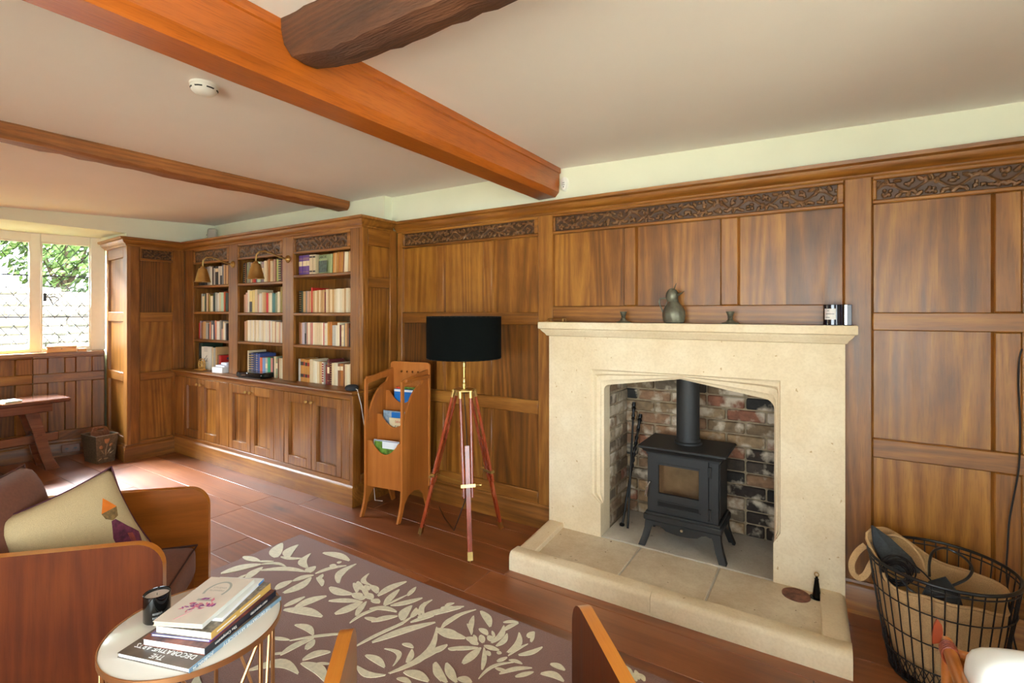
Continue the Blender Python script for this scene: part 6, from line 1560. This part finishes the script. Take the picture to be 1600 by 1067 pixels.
obj('wax', MB().lathe([(.0332, .073), (.001, .0735)], 32), t, plain('wax', rgb(196, 184, 172), .5)); obj('wick', MB().tube([(0, 0, .073), (.001, 0, .081)], .001, 5), t, BLACKP)
ln = MB()
for (z_, a0, a1) in ((.030, -1.05, -.35), (.018, -1.05, -.25)):
    for k in range(7):
        b0 = a0 + (a1 - a0) * k / 7; b1 = b0 + (a1 - a0) / 7 * .7; V = [(.0364 * math.cos(a), .0364 * math.sin(a), zz) for zz in (z_, z_ + .006) for a in (b0, b1)]; ln.add(V, [(0, 1, 3, 2)])
o = obj('label_print', ln, t, GREYP); o.rotation_euler = (0, 0, .35)

# ------------------------------------------------------------------ bay furniture
t = thing('trestle_bench', 'long dark wood trestle bench-table in the window bay', 'bench', (-6.18, .95, 0))
def tb(kind, *a, **k): return obj(kind, MB().box(*a, **k), t, BENCHW)
tb('top', -.235, .21, -.75, .75, .618, .655, c=.008)
tb('apron', .10, .135, -.66, .64, .535, .618, c=.004); tb('apron', -.175, -.14, -.66, .64, .535, .618, c=.004)
for s_ in (1, -1):
    for (x0, x1) in ((.07, .105), (-.145, -.11)):
        m = MB(); P = []
        for (yy, zz, w_) in ((.50 * s_, .618, .062), (.56 * s_, .36, .05), (.61 * s_, .12, .048), (.655 * s_, .0, .062)):
            for xx in (x0, x1): P += [(xx + (.03 if xx > 0 else -.02) * (1 - zz / .618), yy - w_, zz), (xx + (.03 if xx > 0 else -.02) * (1 - zz / .618), yy + w_ * .6, zz)]
        F = []
        for k in range(3):
            b_ = 4 * k; F += [(b_, b_ + 1, b_ + 5, b_ + 4), (b_ + 2, b_ + 6, b_ + 7, b_ + 3), (b_, b_ + 4, b_ + 6, b_ + 2), (b_ + 1, b_ + 3, b_ + 7, b_ + 5)]
        F += [(0, 2, 3, 1), (12, 13, 15, 14)]; m.add(P, F); obj('leg', m, t, BENCHW)
    tb('cross_rail', -.145, .12, .555 * s_ - .02, .555 * s_ + .02, .27, .34, c=.004)
tb('stretcher', -.04, .0, -.72, .72, .235, .315, c=.006)
o = flat_book('pale green book lying on the trestle bench at the left edge of the photo', -6.08, 1.235, .6555, .11, .16, .014, .1, (170, 190, 170))
o = flat_book('orange-edged book under the pale green book on the trestle bench', -6.08, 1.225, .6415 + .0140, .12, .17, .0001 + .012, .05, (190, 120, 60))
o.location.z = .6555 + .006; [q for q in COL.objects if q.get('label', '').startswith('pale green book')][0].location.z = .6555 + .0125 + .007
# hammered tin box with wooden handle
t = thing('tin_caddy', 'hammered tin caddy with tulip relief and a wooden handle on the floor by the bay', 'caddy', (-5.995, 1.925, 0), math.radians(6))
TIN = plain('hammered_tin', rgb(112, 98, 78), .5, metal=.5, noise=.35, nscale=70, bump=.6)
m = MB(); bw, bd_, tw, td, hh = .115, .072, .138, .092, .265; V = []
for (w_, d_, z_) in ((bw, bd_, 0), (tw, td, hh), (tw - .005, td - .005, hh), (bw - .005, bd_ - .005, .006)): V += [(-w_, -d_, z_), (w_, -d_, z_), (w_, d_, z_), (-w_, d_, z_)]
F = [(3, 2, 1, 0)]
for k in range(3):
    for j in range(4): F.append((4 * k + j, 4 * k + (j + 1) % 4, 4 * k + 4 + (j + 1) % 4, 4 * k + 4 + j))
F.append((12, 13, 14, 15)); m.add(V, F); obj('body', m, t, TIN)
m = MB().tube([(-tw, -td, hh), (tw, -td, hh), (tw, td, hh), (-tw, td, hh)], .004, 6, closed=True); obj('rolled_rim', m, t, plain('tin_rim', rgb(170, 160, 140), .35, metal=.8))
hm = MB().poly([(-.11, .15), (.11, .15), (.11, .27), (.075, .325), (.05, .335), (-.05, .335), (-.075, .325), (-.11, .27)], -.010, .010, holes=[[(-.04, .295), (.04, .295), (.035, .315), (-.035, .315)]]); hm.M = Matrix.Identity(4)
o = obj('wooden_handle', hm, t, BENCHW); o.rotation_euler = (0, 0, PI / 2 - .0); o.scale = (.72, 1, 1)
rm = MB(); rm2 = MB()
def blob(mb_, u, z, lu, lz, rot, face):
    # small raised petal on the +x end face or the -y long face
    V = []; n_ = 8
    for k in range(n_):
        a = 2 * PI * k / n_; p, q = lu * math.cos(a), lz * math.sin(a); p, q = p * math.cos(rot) - q * math.sin(rot), p * math.sin(rot) + q * math.cos(rot); zz = z + q; f = zz / hh; V.append((bw + (tw - bw) * f + .001, u + p, zz))
    f = z / hh; V.append((bw + (tw - bw) * f + .006, u, z)); mb_.add(V, [(k, (k + 1) % n_, n_) for k in range(n_)])
for (u, z, lu, lz, ro) in ((0, .205, .018, .024, 0), (-.012, .210, .008, .022, .2), (.012, .210, .008, .022, -.2), (-.045, .155, .015, .020, .3), (.035, .165, .013, .018, -.4)): blob(rm, u, z, lu, lz, ro, 0)
for (u, z, lu, lz, ro) in ((0, .145, .003, .045, -.1), (-.030, .105, .006, .028, .5), (.022, .11, .006, .034, -.5), (.045, .095, .005, .024, -.9), (-.004, .10, .006, .036, 0), (.0, .04, .02, .008, 0), (-.05, .04, .02, .006, .6)): blob(rm2, u, z, lu, lz, ro, 0)
obj('tulip_relief', rm, t, plain('tin_copper', rgb(186, 140, 100), .35, metal=.8)); obj('leaf_relief', rm2, t, plain('tin_bright', rgb(170, 150, 116), .35, metal=.8))
# wooden box on the sill
so = offs(.03); d_ = (so[1] - so[0]).normalized(); u0 = ulen(119, so[0], so[1]); u1 = ulen(73, so[0], so[1])
c = so[0] + d_ * ((u0 + u1) / 2); ang = math.atan2(d_.y, d_.x)
t = thing('wooden_box', 'pale honey-coloured wooden box lying on the bay window sill', 'box', (c.x, c.y, 1.0455), ang)
HON = wood('honey_wood', rgb(190, 130, 60), rgb(218, 158, 84), rgb(232, 180, 110), 'x', vary=.05, pore=.3)
L_ = (u1 - u0)
obj('box', MB().box(-L_ / 2, L_ / 2, -.045, .045, 0, .042, .003), t, HON); obj('lid', MB().box(-L_ / 2 - .004, L_ / 2 + .004, -.048, .048, .0425, .062, .003), t, HON); 
kb = MB().lathe([(.005, 0), (.006, .004), (.001, .006)], 10).mesh('clasp'); kb.transform(Matrix.Rotation(-PI / 2, 4, 'X')); o = obj('clasp', kb, t, BRASS_D); o.location = (0, .045, .035)
t = thing('small_wooden_box', 'smaller wooden box beside the honey-coloured one on the sill', 'box', tuple(so[0] + d_ * (u0 - .045)) + (1.0455,), ang)
obj('box', MB().box(-.035, .035, -.03, .03, 0, .022, .002), t, HON); obj('lid', MB().box(-.037, .037, -.032, .032, .0225, .030, .002), t, HON)
t = thing('plug_socket', 'brown double plug socket on the skirting by the tin caddy', 'socket', (-6.425, 1.83, 0), math.radians(-15))
obj('plate', MB().box(-.0, .010, -.07, .07, .045, .125, .003), t, BENCHW); obj('holes', MB().box(.010, .0108, -.045, -.02, .075, .09).box(.010, .0108, .02, .045, .075, .09), t, BLACKP)

# ------------------------------------------------------------------ wire basket by the wall and what is in it
bx, by = .375, 2.585
t = thing('wire_basket', 'round black wire basket standing by the panelled wall at right', 'basket', (bx, by, 0))
def brad(z_): return .158 + (.232 - .158) * (z_ / .45) ** .8
def bring(z_, k=0.0): return [((brad(max(z_, .001)) + k) * math.cos(2 * PI * i / 56), (brad(max(z_, .001)) + k) * math.sin(2 * PI * i / 56), z_) for i in range(56)]
obj('rim', MB().tube(bring(.45), .0065, 8, closed=True).tube(bring(.43), .003, 6, closed=True), t, BLACKM)
m = MB()
for k in range(38):
    a = 2 * PI * k / 38; m.tube([(brad(z_) * math.cos(a), brad(z_) * math.sin(a), z_) for z_ in (.008, .08, .16, .25, .35, .45)], .0026, 5)
obj('upright_wires', m, t, BLACKM)
m = MB()
for z_ in (.10, .21, .33): m.tube(bring(z_, .003), .0026, 5, closed=True)
obj('hoop_wires', m, t, BLACKM)
m = MB().tube(bring(.008), .006, 6, closed=True)
for k in range(-6, 7):
    q = .155 * k / 6.5; w_ = math.sqrt(max(.156 ** 2 - q * q, 0)); m.tube([(q, -w_, .008), (q, w_, .008)], .002, 4); m.tube([(-w_, q, .006), (w_, q, .006)], .002, 4)
obj('wire_base', m, t, BLACKM)
m = MB()
for k in range(60):   # woven band of fine mesh round the foot
    a = 2 * PI * k / 60
    for sg in (-1, 1): m.tube([(brad(.01) * math.cos(a), brad(.01) * math.sin(a), .01), (brad(.10) * math.cos(a + sg * .21), brad(.10) * math.sin(a + sg * .21), .10)], .0016, 4)
obj('mesh_band', m, t, BLACKM)
JUTE = plain('jute_cloth', rgb(186, 150, 104), .95, noise=.18, nscale=300, bump=.5)
t = thing('jute_bag', 'tan jute tote bag stuffed inside the wire basket', 'bag', (bx, by, .012))
m = MB(); V = []; F = []; na, nz = 48, 14
for j in range(nz + 1):
    f = j / nz
    for i in range(na):
        a = 2 * PI * i / na; top = .36 + .115 * max(0, math.cos(a - 2.6)) ** 2 + .015 * math.sin(3 * a); z_ = .004 + (top - .004) * f
        r_ = brad(z_ + .012) - .012 - .012 * (1 + math.sin(7 * a + 3 * f)) * f - .02 * (1 - f) ** 4 + (.02 * max(0, math.cos(a - 2.6)) * f ** 3)
        r_ = min(r_, brad(min(z_ + .012, .45)) - .008) if z_ < .43 else r_
        V.append((r_ * math.cos(a), r_ * math.sin(a), z_))
for j in range(nz):
    for i in range(na): F.append((j * na + i, j * na + (i + 1) % na, (j + 1) * na + (i + 1) % na, (j + 1) * na + i))
F.append(tuple(range(na))[::-1])
o = obj('bag_body', m.add(V, F), t, JUTE); so_ = o.modifiers.new('Solidify', 'SOLIDIFY'); so_.thickness = .005; so_.offset = -1
top = V[-na:]
obj('hem', MB().tube([(x * .995, y * .995, z_) for x, y, z_ in top], .006, 6, closed=True), t, JUTE)
def strap(pts, w=.022, up=(0, 0, 1)):
    m = MB(); V = []; pts = [Vector(p_) for p_ in pts]
    for i, p_ in enumerate(pts):
        d = (pts[min(i + 1, len(pts) - 1)] - pts[max(i - 1, 0)]).normalized(); s_ = d.cross(Vector(up)); s_ = s_.normalized() if s_.length > .01 else Vector((1, 0, 0)); n_ = s_.cross(d)
        V += [tuple(p_ + s_ * w / 2 + n_ * .003), tuple(p_ - s_ * w / 2 + n_ * .003), tuple(p_ - s_ * w / 2 - n_ * .003), tuple(p_ + s_ * w / 2 - n_ * .003)]
    F = [(4 * i + j, 4 * i + (j + 1) % 4, 4 * i + 4 + (j + 1) % 4, 4 * i + 4 + j) for i in range(len(pts) - 1) for j in range(4)] + [(0, 1, 2, 3), tuple(4 * len(pts) - 4 + j for j in range(4))]
    return m.add(V, F)
def loc(u, v, y): q = aty(u, v, y); return (q.x - bx, q.y - by, q.z - .012)
hp = [loc(1345, 857, 2.66), loc(1337, 866, 2.63), loc(1331, 880, 2.61), loc(1333, 895, 2.60), loc(1343, 903, 2.60), loc(1353, 897, 2.60), loc(1360, 884, 2.61), loc(1366, 874, 2.63), loc(1372, 866, 2.64)]
hp = smooth_path([loc(1352, 852, 2.67)] + hp, 4)
obj('handle', strap(hp, .024, (.4, 1, 0)), t, JUTE)
hp = [loc(1385, 838, 2.70), loc(1402, 838, 2.68), loc(1420, 848, 2.66), loc(1434, 862, 2.63), loc(1444, 878, 2.60), loc(1449, 895, 2.57)]
obj('handle', strap(smooth_path(hp, 4), .022, (.3, .5, 1)), t, JUTE)
CHAR = plain('charcoal_canvas', rgb(46, 52, 56), .7, noise=.35, nscale=120, bump=.3)
# folded charcoal sleeve standing out of the bag
c0 = [aty(1363, 821, 2.66), aty(1392, 842, 2.66), aty(1424, 872, 2.60), aty(1438, 895, 2.56), aty(1415, 893, 2.53), aty(1384, 884, 2.55), aty(1374, 868, 2.60), aty(1366, 850, 2.64)]
cc = sum(c0, Vector()) / len(c0); t = thing('charcoal_sleeve', 'folded charcoal canvas sleeve sticking up out of the jute bag', 'cloth', tuple(cc))
nrm = (c0[3] - c0[0]).cross(c0[5] - c0[0]).normalized(); V = [tuple(p_ - cc + nrm * s_) for s_ in (-.006, .006) for p_ in c0] + [tuple(nrm * .012), tuple(-nrm * .012)]
F = []
for i in range(8): F += [(i, (i + 1) % 8, 8 + (i + 1) % 8, 8 + i), (8 + i, 8 + (i + 1) % 8, 16), ((i + 1) % 8, i, 17)]
m = MB().add(V, F); obj('sleeve', m, t, CHAR)
obj('edge_binding', MB().tube([tuple(p_ - cc) for p_ in (c0[0], c0[7], c0[6], c0[5], c0[4])], .006, 6), t, DARKT)
t = thing('black_cables', 'tangle of black cables looped over the basket contents', 'cable', (bx, by, .36))
m = MB(); r_ = random.Random(3)
for k in range(7):
    cu, cv = aty(1402 + r_.uniform(-5, 5), 893 + r_.uniform(-6, 6), 2.50), None; R_ = r_.uniform(.035, .052); ax1 = Vector((.9, .1, r_.uniform(-.3, .3))).normalized(); ax2 = ax1.cross(Vector((r_.uniform(-.3, .3), 1, .2))).normalized()
    m.tube([tuple(cu + ax1 * R_ * math.cos(a) + ax2 * R_ * 1.15 * math.sin(a) - Vector((bx, by, .36))) for a in np.linspace(0, 2 * PI, 20)][:-1], .003, 5, closed=True)
obj('coil', m, t, BLACKP)
def lc(u, v, y): q = aty(u, v, y); return (q.x - bx, q.y - by, q.z - .36)
m = MB().tube(smooth_path([lc(1452, 900, 2.50), lc(1452, 880, 2.55), lc(1458, 862, 2.60), lc(1474, 856, 2.64), lc(1495, 864, 2.64), lc(1512, 876, 2.60), lc(1519, 890, 2.56), lc(1512, 903, 2.52), lc(1495, 912, 2.50), lc(1480, 918, 2.49)]), .005, 7)
m.tube(smooth_path([lc(1418, 876, 2.56), lc(1440, 892, 2.52), lc(1456, 908, 2.49), lc(1470, 918, 2.49)]), .0035, 5)
m.tube([lc(1408, 905, 2.47), lc(1420, 920, 2.45), lc(1436, 930, 2.44), lc(1470, 932, 2.43), lc(1515, 934, 2.44)], .0045, 6)
obj('loops', m, t, BLACKP)
pc = [aty(1477, 905, 2.50), aty(1500, 934, 2.46), aty(1505, 950, 2.44), aty(1475, 952, 2.42), aty(1440, 935, 2.43), aty(1452, 912, 2.48)]; cc = sum(pc, Vector()) / 6
t = thing('black_pouch', 'small black pouch lying on the bag in the middle of the basket', 'pouch', tuple(cc))
V = [tuple(p_ - cc + Vector((0, 0, s_))) for s_ in (-.02, .006) for p_ in pc] + [(0, 0, .02)]
F = [(i, (i + 1) % 6, 6 + (i + 1) % 6, 6 + i) for i in range(6)] + [(6 + i, 6 + (i + 1) % 6, 12) for i in range(6)] + [(5, 4, 3, 2, 1, 0)]
obj('pouch', MB().add(V, F), t, plain('black_cloth', rgb(18, 20, 24), .7)); obj('flap_edge', MB().tube([tuple(p_ - cc + Vector((0, 0, .008))) for p_ in (pc[4], pc[5], pc[0], pc[1])], .003, 5), t, DARKT)
# cable hanging down the panelling
q = [aty(1597, 545, 2.915), aty(1593, 560, 2.912), aty(1591, 600, 2.912), aty(1594, 660, 2.912), aty(1592, 730, 2.912), aty(1584, 775, 2.91), aty(1577, 815, 2.90), aty(1574, 860, 2.88), aty(1573, 900, 2.86), aty(1576, 960, 2.87), aty(1580, 1010, 2.86)]
o = obj('wall_cable', MB().tube(smooth_path([tuple(p_) for p_ in q[:9]] + [(q[8].x + .02, 2.86, .10), (q[8].x + .06, 2.85, .004), (q[8].x + .2, 2.86, .004)], 4), .0035, 6), None, BLACKP); tag(o, 'thin black cable hanging down the panelling at the right edge', 'cable')

# ------------------------------------------------------------------ bottom right corner: rattan stand and white chair
RAT = wood('rattan_cane', rgb(140, 74, 26), rgb(176, 104, 44), rgb(200, 132, 66), 'y', vary=.05, pore=.4, coat=.4, rough=.3)
LEATH = plain('red_leather', rgb(120, 48, 22), .4, noise=.2)
t = thing('rattan_chair', 'orange rattan and plywood chair with a leather tie, cut off by the bottom right corner', 'chair', (.33, 1.50, 0))
for (x_, y_) in ((-.06, .26), (-.06, -.28), (.52, .26), (.52, -.28)): obj('leg', MB().tube([(x_, y_, 0), (x_, y_, .55)], .013, 10), t, RAT)
obj('side_rail', MB().tube([(-.06, -.30, .555), (-.06, .27, .555)], .0155, 12), t, RAT); obj('side_rail', MB().tube([(.52, -.30, .555), (.52, .27, .555)], .0155, 12), t, RAT)
obj('end_rail', MB().tube([(-.06, .26, .535), (.52, .26, .535)], .013, 10), t, RAT)
obj('end_panel', MB().box(-.045, .505, .240, .252, .22, .535, .002), t, PINE); obj('seat', MB().box(-.045, .505, -.27, .238, .222, .240, .003), t, PINE)
obj('side_panel', MB().box(-.052, -.040, -.27, .235, .22, .535, .002), t, PINE)
m = MB()
for k in range(5): m.tube([(-.06 + .0165 * math.cos(a), .235 + .008 * k - .02, .548 + .022 * math.sin(a)) for a in np.linspace(0, 2 * PI, 14)][:-1], .004, 6, closed=True)
obj('binding', m, t, LEATH)
o = obj('leather_tie', MB().poly([(-.010, 0), (.010, .004), (.017, .03), (.014, .052), (.002, .068), (-.006, .05), (-.010, .02)], -.0015, .0015), t, LEATH); o.location = (-.085, .245, .555); o.rotation_euler = (0, 0, .5)
WH = plain('white_vinyl', rgb(224, 222, 214), .3, coat=.3)
wc = obj('white_cushion', boxcush(.43, .115, .40, .035), None, WH); subsurf(wc, 1)
wc.matrix_world = Matrix.Translation((.495, 1.628, .4405)) @ Matrix.Rotation(math.radians(9), 4, 'Z')
tag(wc, 'glossy white rounded cushion on the rattan chair in the bottom right corner', 'cushion')
